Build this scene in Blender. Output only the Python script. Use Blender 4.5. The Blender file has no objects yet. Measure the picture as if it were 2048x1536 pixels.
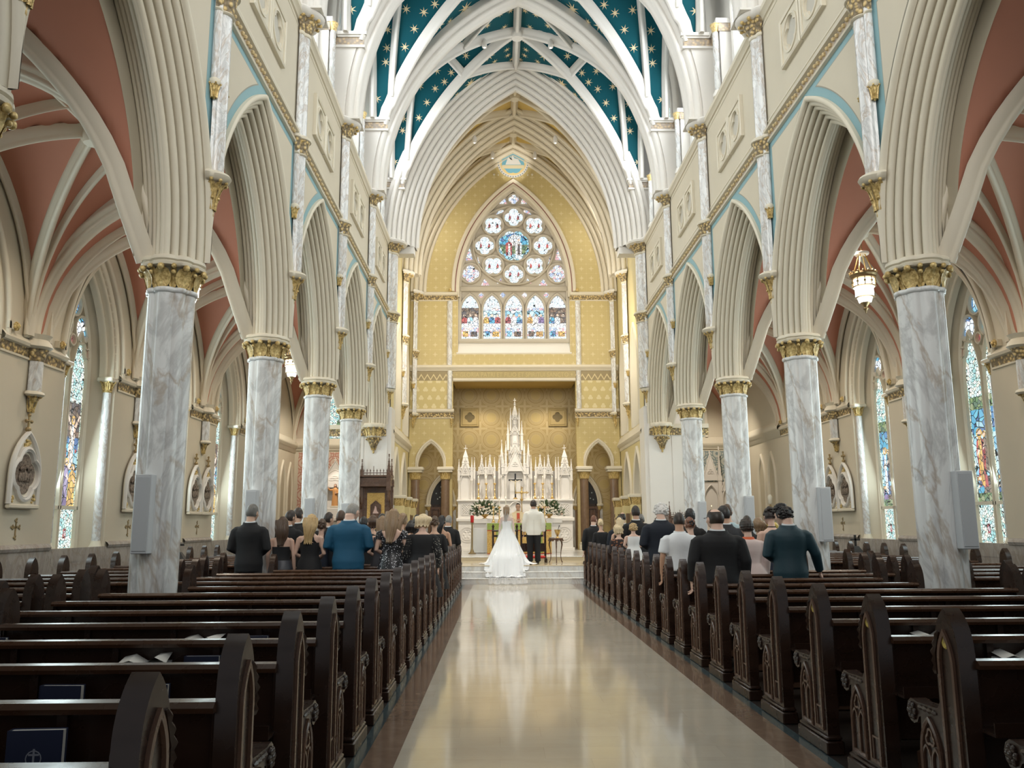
import bpy, math, random
import numpy as np
from mathutils import Vector, Matrix
PI = math.pi
sin, cos, sqrt = math.sin, math.cos, math.sqrt
SC = bpy.context.scene
COL = SC.collection
rnd = random.Random(7)

# ------------------------------------------------------------------ camera
AX = 0.6215                       # the camera stands this far left of the nave axis
cam_d = bpy.data.cameras.new('camera')
cam = bpy.data.objects.new('camera', cam_d)
COL.objects.link(cam)
_th, _yaw, _roll = 0.1683, 0.0160, -0.0054
_f = Vector((sin(_yaw) * cos(_th), cos(_yaw) * cos(_th), sin(_th)))
_r0 = Vector((cos(_yaw), -sin(_yaw), 0))
_u0 = _r0.cross(_f)
_r = _r0 * cos(_roll) + _u0 * sin(_roll)
_u = _u0 * cos(_roll) - _r0 * sin(_roll)
cam.matrix_world = Matrix(((_r.x, _u.x, -_f.x, -AX), (_r.y, _u.y, -_f.y, 0), (_r.z, _u.z, -_f.z, 1.57), (0, 0, 0, 1)))
cam_d.sensor_width = 36
cam_d.lens = 1661.66 / 2048 * 36
cam_d.clip_start = 0.05
SC.camera = cam
# ------------------------------------------------------------------ world, exposure
SC.view_settings.view_transform = 'Standard'
SC.view_settings.look = 'None'
SC.view_settings.gamma = 1
SC.view_settings.use_curve_mapping = False
SC.view_settings.exposure = 0.05
SC.cycles.max_bounces = 6
SC.cycles.diffuse_bounces = 3
SC.cycles.glossy_bounces = 3
SC.cycles.use_adaptive_sampling = True
SC.cycles.adaptive_threshold = 0.06
W = bpy.data.worlds.new('world')
SC.world = W
W.use_nodes = True
W.node_tree.nodes['Background'].inputs[0].default_value = (0.9, 0.95, 1.0, 1)
W.node_tree.nodes['Background'].inputs[1].default_value = 0.35

Y0, BAY = 10.05, 4.21            # first visible column, bay length
YC = [Y0 + BAY * i for i in range(-2, 5)]   # 1.63 5.84 10.05 14.26 18.47 22.68 26.89
YARCH = YC[-1]

def area(name, loc, target, sx, sy, power, col=(1, 1, 1), spread=180):
    d = bpy.data.lights.new(name, 'AREA')
    d.shape = 'RECTANGLE'; d.size = sx; d.size_y = sy
    d.energy = power; d.color = col
    d.spread = math.radians(spread)
    o = bpy.data.objects.new(name, d); COL.objects.link(o)
    o.location = loc
    o.rotation_euler = (Vector(target) - Vector(loc)).to_track_quat('-Z', 'Y').to_euler()
    return o

def spot(name, loc, target, power, angle=60, col=(1, .93, .82), r=.08, blend=.6):
    d = bpy.data.lights.new(name, 'SPOT')
    d.energy = power; d.color = col; d.spot_size = math.radians(angle); d.spot_blend = blend
    d.shadow_soft_size = r
    o = bpy.data.objects.new(name, d); COL.objects.link(o)
    o.location = loc
    o.rotation_euler = (Vector(target) - Vector(loc)).to_track_quat('-Z', 'Y').to_euler()
    return o

COOL, WARM = (.93, .97, 1.0), (1.0, .88, .70)
for i in range(6):               # daylight of the clerestory windows
    ym = YC[i] + BAY / 2
    for s in (-1, 1):
        area('clerestory_daylight', (s * 4.62, ym, 13.6), (0, ym, 11.2), 1.5, 4.0, 165 if i > 1 else 70, COOL)
for ym in (28.6, 31.7):          # chancel clerestory
    for s in (-1, 1):
        area('chancel_daylight', (s * 4.2, ym, 13.2), (0, ym, 11.5), 1.0, 3.0, 60, (1, .96, .88))
for i in range(1, 6):            # aisle windows
    ym = YC[i] + BAY / 2
    for s in (-1, 1):
        area('aisle_daylight', (s * 8.98, ym, 3.6), (0, ym, 2.2), 1.2, 4.4, (125 if s < 0 else 110) if i > 1 else 45, (.80, .97, 1.0))
area('east_daylight', (0, 32.7, 11.4), (0, 20, 6.0), 4.2, 5.0, 90, COOL)
for i in range(2, 6):            # downlights at the nave vault bosses
    ym = YC[i] + BAY / 2
    for s in (-1, 1):
        spot('vault_downlight', (s * 1.2, ym, 16.4), (s * 1.8, ym + 1.5, 0), 300 if i > 2 else 120, 70, WARM, .1)
for s in (-1, 1):                # lamps behind the chancel arch aimed at the altar and the east wall
    spot('altar_spot', (s * 3.3, 27.6, 9.5), (s * .9, 32.2, 2.6), 950, 42, (1, .92, .80), .12)
    spot('altar_spot', (s * 2.9, 27.7, 11.5), (s * -1.2, 24.6, 1.2), 900, 40, (1, .94, .86), .12)
    area('chancel_cove_light', (s * 3.2, 28.0, 9.0), (s * 1.0, 33, 8.0), .5, 2.5, 115, (1, .90, .72))
    spot('apse_downlight', (s * 1.5, 33.35, 7.0), (s * 1.3, 34.9, 3.2), 120, 100, (1, .86, .62), .15)
spot('medallion_spot', (0, 31.0, 14.6), (0, 32.9, 16.55), 170, 36, (1, .95, .85), .05)
area('rear_fill_light', (0, .5, 10.5), (0, 20, 8.0), 6.0, 5.0, 340, (1, .97, .92), 105)  # added frontal fill for the stone facing the camera; no rear window is modelled
for i in range(1, 6):            # lamps at the aisle vault bosses
    ym = YC[i] + BAY / 2
    for s in (-1, 1):
        spot('aisle_downlight', (s * 6.6, ym, 7.2), (s * 6.9, ym + .6, 0), 170 if i > 1 else 45, 130, (1, .86, .68), .1)
for s in (-1, 1):
    spot('transept_downlight', (s * 6.6, 29.3, 7.2), (s * 6.9, 32.0, 2.0), 560, 100, (1, .9, .76), .1)
spot('statue_spot', (-6.7, 31.6, 4.3), (-6.98, 32.7, 2.7), 60, 50, (1, .92, .8), .05)
# ------------------------------------------------------------------ mesh helpers
class MB:
    """collects faces, links them as one mesh object"""
    def __init__(s):
        s.v = []; s.f = []; s.m = []
    def add(s, vs, fs, mi=0):
        b = len(s.v)
        s.v.extend([tuple(p) for p in vs])
        s.f.extend([tuple(b + i for i in f) for f in fs])
        s.m.extend([mi] * len(fs))
    def mesh(s, name, mats, smooth=35):
        me = bpy.data.meshes.new(name)
        me.from_pydata(s.v, [], s.f)
        for m in (mats if isinstance(mats, (list, tuple)) else [mats]):
            me.materials.append(m)
        me.polygons.foreach_set('material_index', s.m)
        if smooth:
            me.polygons.foreach_set('use_smooth', [True] * len(s.f))
            me.set_sharp_from_angle(angle=math.radians(smooth))
        me.update()
        return me
    def build(s, name, mats, parent=None, smooth=35):
        return link(name, s.mesh(name, mats, smooth), parent)
    def xf(s, other, fn):            # append another MB through a point function
        s_b = len(s.v)
        s.v.extend([tuple(fn(*p)) for p in other.v])
        s.f.extend([tuple(s_b + i for i in f) for f in other.f])
        s.m.extend(other.m)

def link(name, me, parent=None):
    o = bpy.data.objects.new(name, me)
    COL.objects.link(o)
    if parent is not None:
        o.parent = parent
    return o

def tag(o, label, cat, group=None):
    o['label'] = label; o['category'] = cat
    if group: o['group'] = group
    return o

def thing(name, label, cat, loc=(0, 0, 0), rz=0, group=None, scale=None):
    o = bpy.data.objects.new(name, None); COL.objects.link(o)
    o.empty_display_size = .1
    o.location = loc; o.rotation_euler = (0, 0, rz)
    if scale: o.scale = scale
    return tag(o, label, cat, group)

def struct(mb, name, mats, smooth=35, parent=None, label=None):
    o = mb.build(name, mats, parent, smooth)
    if parent is None: o['kind'] = 'structure'
    if label: o['label'] = label
    return o

def dup(root, loc, rz=None, label=None, group=None, scale=None):
    r = root.copy(); COL.objects.link(r); r.location = loc
    if rz is not None: r.rotation_euler = (0, 0, rz)
    if scale: r.scale = scale
    if label: r['label'] = label
    if group: r['group'] = group
    for ch in list(root.children):
        c = ch.copy(); COL.objects.link(c); c.parent = r
        for g in list(ch.children):
            d = g.copy(); COL.objects.link(d); d.parent = c
    return r

ORD = ['first', 'second', 'third', 'fourth', 'fifth', 'sixth', 'seventh', 'eighth', 'ninth', 'tenth', 'eleventh', 'twelfth',
       'thirteenth', 'fourteenth', 'fifteenth', 'sixteenth', 'seventeenth', 'eighteenth', 'nineteenth', 'twentieth',
       'twenty-first', 'twenty-second', 'twenty-third', 'twenty-fourth', 'twenty-fifth']

def box(mb, x0, x1, y0, y1, z0, z1, mi=0, bev=0):
    x0, x1 = min(x0, x1), max(x0, x1)
    if bev <= 0:
        mb.add([(x0, y0, z0), (x1, y0, z0), (x1, y1, z0), (x0, y1, z0), (x0, y0, z1), (x1, y0, z1), (x1, y1, z1), (x0, y1, z1)],
               [(0, 3, 2, 1), (4, 5, 6, 7), (0, 1, 5, 4), (1, 2, 6, 5), (2, 3, 7, 6), (3, 0, 4, 7)], mi)
        return
    b = bev
    def ring(i, z):
        return [(x0 + i, y0 + i + b, z), (x0 + i + b, y0 + i, z), (x1 - i - b, y0 + i, z), (x1 - i, y0 + i + b, z),
                (x1 - i, y1 - i - b, z), (x1 - i - b, y1 - i, z), (x0 + i + b, y1 - i, z), (x0 + i, y1 - i - b, z)]
    loft(mb, [ring(b, z0), ring(0, z0 + b), ring(0, z1 - b), ring(b, z1)], mi, True, True)

def loft(mb, rings, mi=0, cap0=False, cap1=False, closed=True):
    n = len(rings[0])
    vs = [p for r in rings for p in r]
    fs = []
    for i in range(len(rings) - 1):
        for j in range(n if closed else n - 1):
            k = (j + 1) % n
            fs.append((i * n + j, i * n + k, (i + 1) * n + k, (i + 1) * n + j))
    if cap0: fs.append(tuple(reversed(range(n))))
    if cap1: fs.append(tuple((len(rings) - 1) * n + j for j in range(n)))
    mb.add(vs, fs, mi)

def lathe(mb, prof, n=20, c=(0, 0, 0), mi=0, ang0=0, ang1=2 * PI, sxy=(1, 1)):
    full = abs(ang1 - ang0 - 2 * PI) < 1e-6
    m = n if full else n + 1
    rings = [[(c[0] + sxy[0] * r * cos(ang0 + (ang1 - ang0) * j / n), c[1] + sxy[1] * r * sin(ang0 + (ang1 - ang0) * j / n), c[2] + z)
              for j in range(m)] for r, z in prof]
    loft(mb, rings, mi, prof[0][0] > 1e-4, prof[-1][0] > 1e-4, full)

def sphere(mb, c, r, n=10, m=6, mi=0):
    rx, ry, rz = r if isinstance(r, (tuple, list)) else (r, r, r)
    rings = []
    for i in range(m + 1):
        t = -PI / 2 + PI * i / m
        k = max(cos(t), 1e-3)
        rings.append([(c[0] + rx * k * cos(2 * PI * j / n), c[1] + ry * k * sin(2 * PI * j / n), c[2] + rz * sin(t)) for j in range(n)])
    loft(mb, rings, mi)

def tube(mb, pts, rad, n=8, mi=0, cap=True, flat=None):
    pts = [Vector(p) for p in pts]
    rs = rad if isinstance(rad, (list, tuple)) else [rad] * len(pts)
    rings = []
    up = None
    for i, p in enumerate(pts):
        t = (pts[min(i + 1, len(pts) - 1)] - pts[max(i - 1, 0)]).normalized()
        if up is None:
            up = Vector((0, 0, 1)) if abs(t.z) < .9 else Vector((0, 1, 0))
        a = t.cross(up)
        if a.length < 1e-4: a = t.orthogonal()
        a.normalize(); b = a.cross(t).normalized(); up = b
        r = rs[i]
        ra, rb = (r, r) if not isinstance(r, (tuple, list)) else r
        rings.append([tuple(p + a * (ra * cos(2 * PI * j / n)) + b * (rb * sin(2 * PI * j / n))) for j in range(n)])
    loft(mb, rings, mi, cap, cap)

def sweep(mb, path, B, prof, closed=False, mi=0, cap=True):
    """profile (a, b): a along the side normal T x B, b along the constant binormal B"""
    P = [Vector(p) for p in path]; B = Vector(B).normalized()
    n = len(P); rings = []
    for i in range(n):
        t0 = (P[i] - P[i - 1]) if (i > 0 or closed) else (P[1] - P[0])
        t1 = (P[(i + 1) % n] - P[i]) if (i < n - 1 or closed) else (P[-1] - P[-2])
        if t0.length < 1e-7: t0 = t1
        if t1.length < 1e-7: t1 = t0
        t0 = t0.normalized(); t1 = t1.normalized()
        n0 = t0.cross(B); n1 = t1.cross(B)
        nn = (n0 + n1)
        if nn.length < 1e-4: nn = n0
        nn.normalize()
        d = max(nn.dot(n0.normalized()) if n0.length > 1e-5 else 1, .35)
        rings.append([tuple(P[i] + nn * (a / d) + B * b) for a, b in prof])
    if closed: rings.append(rings[0])
    loft(mb, rings, mi, cap and not closed, cap and not closed)

def arcprof(ca, cb, r, a0, a1, n=5):
    return [(ca + r * cos(math.radians(a0 + (a1 - a0) * i / n)), cb + r * sin(math.radians(a0 + (a1 - a0) * i / n))) for i in range(n + 1)]

def arch_R(a, h): return (h * h + a * a) / (2 * a)

def arch_line(a, h, n=16, r=0, full=True):
    """pointed arch polyline (u, z) offset outward by r"""
    R = arch_R(a, h); c = R - a
    tm = math.acos(max(-1, min(1, c / (R + r))))
    right = [(-c + (R + r) * cos(tm * i / n), (R + r) * sin(tm * i / n)) for i in range(n + 1)]
    if not full: return right
    return [(-u, z) for u, z in right] + [(u, z) for u, z in reversed(right[:-1])]

def arch_z(u, a, h, r=0):
    R = arch_R(a, h); c = R - a; q = (R + r) ** 2 - (abs(u) + c) ** 2
    return sqrt(q) if q > 0 else 0.0

def arch_band(mb, a, h, prof, mapf, n=20, clamp=None, mi=0, mis=None, stilt=0):
    """moulded pointed arch: profile points (r outward, b depth); mapf(u, z, b) -> xyz"""
    rings = []
    for r, b in prof:
        L = arch_line(a, h, n, r)
        if stilt: L = [(L[0][0], -stilt)] + L + [(L[-1][0], -stilt)]
        if clamp: L = [(max(-clamp, min(clamp, u)), z) for u, z in L]
        rings.append([mapf(u, z, b) for u, z in L])
    if mis is None:
        loft(mb, rings, mi, closed=False)
    else:
        for k in range(len(rings) - 1):
            loft(mb, rings[k:k + 2], mis[k], closed=False)

def wall_holes(mb, mapf, u0, u1, z0, z1, holes, mi=0, extra=(), zf=None):
    """flat wall in (u, z) with holes given as (uc, a, zsill, zspring, rise): strips"""
    us = {u0, u1} | set(extra)
    for uc, a, zs, zp, h in holes:
        if h > 0:
            us |= {uc + u for u, z in arch_line(a, h, 14)}
        us |= {uc - a, uc + a}
    us = sorted(u for u in us if u0 - 1e-6 <= u <= u1 + 1e-6)
    for ua, ub in zip(us[:-1], us[1:]):
        if ub - ua < 1e-5: continue
        um = (ua + ub) / 2
        cuts = []
        for uc, a, zs, zp, h in holes:
            if abs(um - uc) < a:
                ta = zp + (arch_z(ua - uc, a, h) if h > 0 else 0); tb = zp + (arch_z(ub - uc, a, h) if h > 0 else 0)
                cuts.append((zs, zs, ta, tb))
        cuts.sort()
        la = lb = z0
        for ca, cb, ta, tb in cuts:
            if ca > la + 1e-5:
                mb.add([mapf(ua, la), mapf(ub, lb), mapf(ub, cb), mapf(ua, ca)], [(0, 1, 2, 3)], mi)
            la, lb = ta, tb
        za = zf(ua) if zf else z1; zb = zf(ub) if zf else z1
        mb.add([mapf(ua, la), mapf(ub, lb), mapf(ub, zb), mapf(ua, za)], [(0, 1, 2, 3)], mi)

def foil(n, R, rot=0, k=.52, m=10):
    """outline of an n-foil of outer radius R"""
    d = R * k; c = R - d
    pts = []
    N = n * m
    for i in range(N):
        th = 2 * PI * i / N
        best = 0
        for j in range(n):
            a = rot + 2 * PI * j / n
            dl = th - a
            q = c * c - (d * sin(dl)) ** 2
            if q >= 0:
                best = max(best, d * cos(dl) + sqrt(q))
        pts.append((best * cos(th), best * sin(th)))
    return pts

def fan(mb, pts, mi=0):
    n = len(pts)
    c = tuple(sum(p[k] for p in pts) / n for k in range(3))
    mb.add(list(pts) + [c], [(i, (i + 1) % n, n) for i in range(n)], mi)

def lancet(w, h, hs, n=8):
    """outline (u, z) of a pointed light: width w, total height h, straight part hs"""
    a = w / 2
    L = arch_line(a, h - hs, n)
    return [(-a, 0)] + [(u, z + hs) for u, z in L] + [(a, 0)]

def circ(R, n=24, cx=0, cy=0):
    return [(cx + R * cos(2 * PI * i / n), cy + R * sin(2 * PI * i / n)) for i in range(n)]

# ------------------------------------------------------------------ node helper
class E:
    def __init__(s, nt, sock): s.nt = nt; s.s = sock
    def _m(s, op, *o):
        n = s.nt.nodes.new('ShaderNodeMath'); n.operation = op
        for i, x in enumerate((s,) + o):
            if isinstance(x, E): s.nt.links.new(x.s, n.inputs[i])
            else: n.inputs[i].default_value = x
        return E(s.nt, n.outputs[0])
    def __add__(s, o): return s._m('ADD', o)
    def __radd__(s, o): return s._m('ADD', o)
    def __sub__(s, o): return s._m('SUBTRACT', o)
    def __rsub__(s, o): return (s * -1) + o
    def __mul__(s, o): return s._m('MULTIPLY', o)
    def __rmul__(s, o): return s._m('MULTIPLY', o)
    def __truediv__(s, o): return s._m('DIVIDE', o)
    def fract(s): return s._m('FRACT')
    def floor(s): return s._m('FLOOR')
    def abs(s): return s._m('ABSOLUTE')
    def sin(s): return s._m('SINE')
    def sqrt(s): return s._m('SQRT')
    def lt(s, o): return s._m('LESS_THAN', o)
    def gt(s, o): return s._m('GREATER_THAN', o)
    def max(s, o): return s._m('MAXIMUM', o)
    def min(s, o): return s._m('MINIMUM', o)
    def clamp(s): return s.max(0.0).min(1.0)
    def atan2(s, o): return s._m('ARCTAN2', o)

class NT:
    def __init__(s, nt):
        s.nt = nt
        s.tc = nt.nodes.new('ShaderNodeTexCoord')
        s._xyz = None
    def xyz(s, kind='Object'):
        if s._xyz is None:
            n = s.nt.nodes.new('ShaderNodeSeparateXYZ'); s.nt.links.new(s.tc.outputs[kind], n.inputs[0])
            s._xyz = [E(s.nt, n.outputs[i]) for i in range(3)]
        return s._xyz
    def vec(s, x, y, z):
        n = s.nt.nodes.new('ShaderNodeCombineXYZ')
        for i, c in enumerate((x, y, z)):
            if isinstance(c, E): s.nt.links.new(c.s, n.inputs[i])
            else: n.inputs[i].default_value = c
        return E(s.nt, n.outputs[0])
    def noise(s, scale, detail=3, rough=.5, dist=0, vec=None):
        n = s.nt.nodes.new('ShaderNodeTexNoise')
        n.inputs['Scale'].default_value = scale; n.inputs['Detail'].default_value = detail
        n.inputs['Roughness'].default_value = rough; n.inputs['Distortion'].default_value = dist
        s.nt.links.new(vec.s if vec else s.tc.outputs['Object'], n.inputs['Vector'])
        return E(s.nt, n.outputs['Fac'])
    def voro(s, scale, feature='F1', vec=None, out='Distance', rand=1):
        n = s.nt.nodes.new('ShaderNodeTexVoronoi'); n.feature = feature
        n.inputs['Scale'].default_value = scale
        n.inputs['Randomness'].default_value = rand
        s.nt.links.new(vec.s if vec else s.tc.outputs['Object'], n.inputs['Vector'])
        return E(s.nt, n.outputs[out])
    def mix(s, f, a, b):
        n = s.nt.nodes.new('ShaderNodeMix'); n.data_type = 'RGBA'
        for sock, x in ((n.inputs[0], f), (n.inputs[6], a), (n.inputs[7], b)):
            if isinstance(x, E): s.nt.links.new(x.s, sock)
            elif isinstance(x, (tuple, list)): sock.default_value = (*x[:3], 1)
            else: sock.default_value = x
        return E(s.nt, n.outputs[2])
    def ramp(s, f, stops, interp='LINEAR'):
        n = s.nt.nodes.new('ShaderNodeValToRGB'); n.color_ramp.interpolation = interp
        el = n.color_ramp.elements
        while len(el) < len(stops): el.new(.5)
        for e, (p, c) in zip(el, stops):
            e.position = p; e.color = (*c[:3], 1)
        s.nt.links.new(f.s, n.inputs[0])
        return E(s.nt, n.outputs[0])
    def bump(s, h, strength, dist=.02):
        n = s.nt.nodes.new('ShaderNodeBump'); n.inputs['Strength'].default_value = strength
        n.inputs['Distance'].default_value = dist
        s.nt.links.new(h.s, n.inputs['Height'])
        return E(s.nt, n.outputs[0])

def mat(name, col, rough=.55, metal=0, fn=None, emis=0, coat=0, alpha=None, spec=None):
    """fn(N) may return dict(color=, rough=, normal=, emis=, alpha=)"""
    m = bpy.data.materials.new(name); m.use_nodes = True
    nt = m.node_tree; p = nt.nodes['Principled BSDF']
    p.inputs['Base Color'].default_value = (*col, 1)
    p.inputs['Roughness'].default_value = rough; p.inputs['Metallic'].default_value = metal
    if spec is not None: p.inputs['Specular IOR Level'].default_value = spec
    if coat: p.inputs['Coat Weight'].default_value = coat; p.inputs['Coat Roughness'].default_value = .08
    if emis:
        p.inputs['Emission Color'].default_value = (*col, 1); p.inputs['Emission Strength'].default_value = emis
    if alpha is not None: p.inputs['Alpha'].default_value = alpha
    if fn:
        r = fn(NT(nt))
        for k, sk in (('color', 'Base Color'), ('rough', 'Roughness'), ('normal', 'Normal'), ('emis', 'Emission Color'), ('alpha', 'Alpha')):
            if k in r: nt.links.new(r[k].s, p.inputs[sk])
    m.diffuse_color = (*col, 1)
    return m
# ------------------------------------------------------------------ materials
def f_plaster(col, var=.06):
    def fn(N):
        n = N.noise(1.3, 4)
        c = N.mix(n, [c * (1 - var) for c in col], [min(1, c * (1 + var)) for c in col])
        return dict(color=c, normal=N.bump(N.noise(60, 2), .05, .01))
    return fn
CREAM = (.64, .575, .45); PALE = (.71, .65, .52); WHITE = (.78, .75, .70)
M_wall = mat('cream_plaster', CREAM, .6, fn=f_plaster(CREAM))
M_mould = mat('ivory_moulding', PALE, .5, fn=f_plaster(PALE, .04))
M_white = mat('white_plaster', WHITE, .5, fn=f_plaster(WHITE, .03))
M_ribs = mat('cream_rib_plaster', (.70, .635, .51), .5, fn=f_plaster((.70, .635, .51), .04))
M_salmon = mat('salmon_plaster', (.55, .235, .155), .75, fn=f_plaster((.55, .235, .155), .06))
M_teal = mat('deep_teal_paint', (.004, .088, .115), .75, fn=f_plaster((.004, .088, .115), .1), spec=.2)
M_star = mat('gilt_star_paint', (.80, .66, .40), .45)
M_band = mat('teal_band_paint', (.25, .43, .47), .6, fn=f_plaster((.25, .43, .47), .05))
M_line = mat('grey_gold_line_paint', (.36, .34, .27), .6)
M_dark_line = mat('dark_blue_line_paint', (.02, .03, .05), .5)
M_maroon = mat('maroon_line_paint', (.22, .07, .06), .6)
M_ochre = mat('golden_ochre_plaster', (.62, .44, .14), .6)

def f_marble(base, vein, warm, scale=1.0):
    def fn(N):
        x, y, z = N.xyz()
        v = N.vec(x * 1.0, y * 1.0, z * .42)
        w = N.noise(2.2 * scale, 6, .62, 1.4, v)
        t = ((w - .5).abs() * 16.0).min(1.0)              # thin sharp veins
        w2 = N.noise(1.1 * scale, 5, .6, 2.2, N.vec(x + 7.3, y, z * .5 + x))
        t2 = ((w2 - .5).abs() * 26.0).min(1.0)
        cl = N.noise(1.6 * scale, 4, .55, .6, v)
        c = N.mix(((cl - .35) * 2.2).clamp(), base, [b * .84 for b in base])
        c = N.mix((1.0 - t) * .5, c, vein)
        c = N.mix((1.0 - t2) * .62, c, warm)
        return dict(color=c)
    return fn
M_marble = mat('veined_white_marble', (.70, .70, .69), .22, fn=f_marble((.80, .81, .80), (.36, .36, .36), (.42, .33, .24), .62))
M_shaft = mat('grey_veined_marble', (.66, .66, .65), .22, fn=f_marble((.78, .785, .775), (.36, .36, .36), (.44, .34, .25), 1.8))
M_step = mat('grey_white_step_marble', (.66, .65, .62), .2, fn=f_marble((.80, .79, .76), (.55, .55, .55), (.6, .54, .46), .9))
M_altar = mat('white_carved_marble', (.79, .75, .70), .4, fn=f_plaster((.79, .75, .70), .03))
M_brown = mat('brown_marble', (.20, .125, .075), .18, fn=lambda N: dict(color=N.mix(N.noise(3, 6, .65, 1.5, N.vec(N.xyz()[0] * 3, N.xyz()[1] * 3, N.xyz()[2] * .8)), (.11, .065, .04), (.34, .23, .15))))

def f_gold(N):
    n = N.noise(26, 3, .6)
    return dict(color=N.mix(((n - .38) * 4).clamp(), (.42, .29, .10), (.80, .61, .27)), normal=N.bump(N.noise(45, 3), .5, .01))
M_gold = mat('gold_leaf', (.72, .54, .22), .36, .2, fn=f_gold)
M_olive = mat('dark_olive_ground', (.13, .12, .08), .6)
def f_frieze(N):       # gilded running foliage on a dark ground
    x, y, z = N.xyz()
    d = N.voro(15, 'F1', None, 'Distance')
    c = N.ramp(d, [(0, (.82, .64, .34)), (.36, (.62, .46, .20)), (.52, (.24, .18, .10)), (1, (.16, .13, .08))])
    return dict(color=c, normal=N.bump(1.0 - d, 1.0, .03))
M_frieze = mat('gilded_foliage_frieze', (.5, .37, .16), .45, .1, fn=f_frieze)
def f_frieze_pale(N):
    d = N.voro(13, 'F1', None, 'Distance')
    c = N.ramp(d, [(0, (.66, .52, .33)), (.4, (.52, .40, .26)), (.55, (.40, .33, .26)), (1, (.35, .30, .25))])
    return dict(color=c, normal=N.bump(1.0 - d, .8, .02))
M_frieze_p = mat('pale_gilt_foliage_frieze', (.5, .4, .27), .5, .1, fn=f_frieze_pale)

def f_wood(a, b, sc=1.0):
    def fn(N):
        x, y, z = N.xyz()
        n = N.noise(5 * sc, 5, .6, .8, N.vec(x * .35, y * 3, z * 1.2))
        return dict(color=N.mix(n, a, b), rough=N.noise(8, 3) * .25 + .16)
    return fn
M_wood = mat('dark_walnut', (.035, .016, .009), .28, fn=f_wood((.010, .005, .003), (.046, .021, .012)))
M_wood_mid = mat('walnut_rail', (.07, .03, .015), .25, fn=f_wood((.026, .011, .006), (.085, .038, .018)))
M_wood_br = mat('brown_oak', (.10, .055, .035), .4, fn=f_wood((.06, .03, .02), (.17, .095, .06)))
M_wood_lt = mat('honey_oak', (.36, .22, .11), .35, fn=f_wood((.27, .15, .07), (.45, .29, .15)))
M_brass = mat('polished_brass', (.72, .50, .20), .28, .85)
M_brass_dk = mat('aged_brass', (.36, .27, .14), .4, .7)
M_black = mat('black_metal', (.012, .012, .013), .45)
M_char = mat('charcoal_wood', (.03, .028, .026), .5)

def f_floor(N):
    x, y, z = N.xyz()
    br = N.nt.nodes.new('ShaderNodeTexBrick')
    br.inputs['Scale'].default_value = 1.0
    br.inputs['Mortar Size'].default_value = .0035
    br.inputs['Brick Width'].default_value = .62; br.inputs['Row Height'].default_value = .30
    br.inputs['Color1'].default_value = (.66, .58, .45, 1); br.inputs['Color2'].default_value = (.56, .49, .375, 1)
    br.inputs['Mortar'].default_value = (.54, .47, .36, 1)
    N.nt.links.new(N.tc.outputs['Object'], br.inputs['Vector'])
    c = N.mix(N.noise(3.1, 5, .6, 1.0), E(N.nt, br.outputs['Color']), (.68, .63, .53))
    wav = N.noise(1.0, 2, .5, 0, N.vec(x * .9, y * 13.0, 0.0))
    return dict(color=c, normal=N.bump(wav, .07, .006))
M_floor = mat('polished_beige_marble', (.56, .49, .37), .09, fn=f_floor, coat=.35)
M_border = mat('brown_marble_border', (.20, .13, .09), .1, fn=lambda N: dict(color=N.mix(N.noise(3.5, 6, .65, 1.5), (.13, .08, .055), (.33, .235, .17))))
M_border2 = mat('blue_grey_marble_border', (.06, .08, .09), .12, fn=lambda N: dict(color=N.mix(N.noise(6, 5, .6, 1), (.03, .055, .065), (.12, .15, .155))))
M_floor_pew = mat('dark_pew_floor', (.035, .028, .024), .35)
M_grey_marble = mat('pale_grey_wainscot_marble', (.40, .36, .32), .25, fn=f_marble((.44, .40, .36), (.25, .22, .2), (.3, .25, .2), 1.2))

def f_stencil(base, motif, sx=.40, u='x'):
    """diaper stencil: crosses on a lattice with smaller dots between"""
    def fn(N):
        x, y, z = N.xyz()
        uu = x + y if u == 'xy' else (y if u == 'y' else x)
        def cell(du, dz):
            a = ((uu / sx + du).fract() - .5).abs(); b = ((z / sx + dz).fract() - .5).abs()
            return a, b
        a, b = cell(.5, .5)
        big = (a + b).lt(.17).max((a.min(b)).lt(.028) * (a.max(b)).lt(.24))
        a2, b2 = cell(0, 0)
        small = (a2 * a2 + b2 * b2).sqrt().lt(.06).max((a2.min(b2)).lt(.012) * .6)
        k = (big * .75).max(small * .55)
        bb = N.mix(N.noise(.9, 3), [c * .94 for c in base], base)
        return dict(color=N.mix(k * .62, bb, motif))
    return fn
M_yellow = mat('yellow_stencilled_wall', (.56, .45, .21), .55, fn=f_stencil((.57, .455, .205), (.76, .67, .42), .40))
M_yellow_plain = mat('pale_yellow_wall', (.68, .57, .29), .55, fn=f_plaster((.68, .57, .29), .05))
def f_trefoil(N):
    x, y, z = N.xyz()
    s = .34
    row = (z / s).floor()
    a = ((x / s + row * .5).fract() - .5); b = ((z / s).fract() - .5)
    d = 9.0
    for j in range(3):
        ca, cb = .14 * sin(2 * PI * j / 3), .14 * cos(2 * PI * j / 3) - .02
        q = ((a - ca) * (a - ca) + (b - cb) * (b - cb)).sqrt()
        d = q.min(d)
    k = d.lt(.17) * .7
    return dict(color=N.mix(k, (.57, .46, .20), (.76, .67, .42)))
M_trefoil = mat('yellow_trefoil_wall', (.6, .48, .22), .55, fn=f_trefoil)
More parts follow.
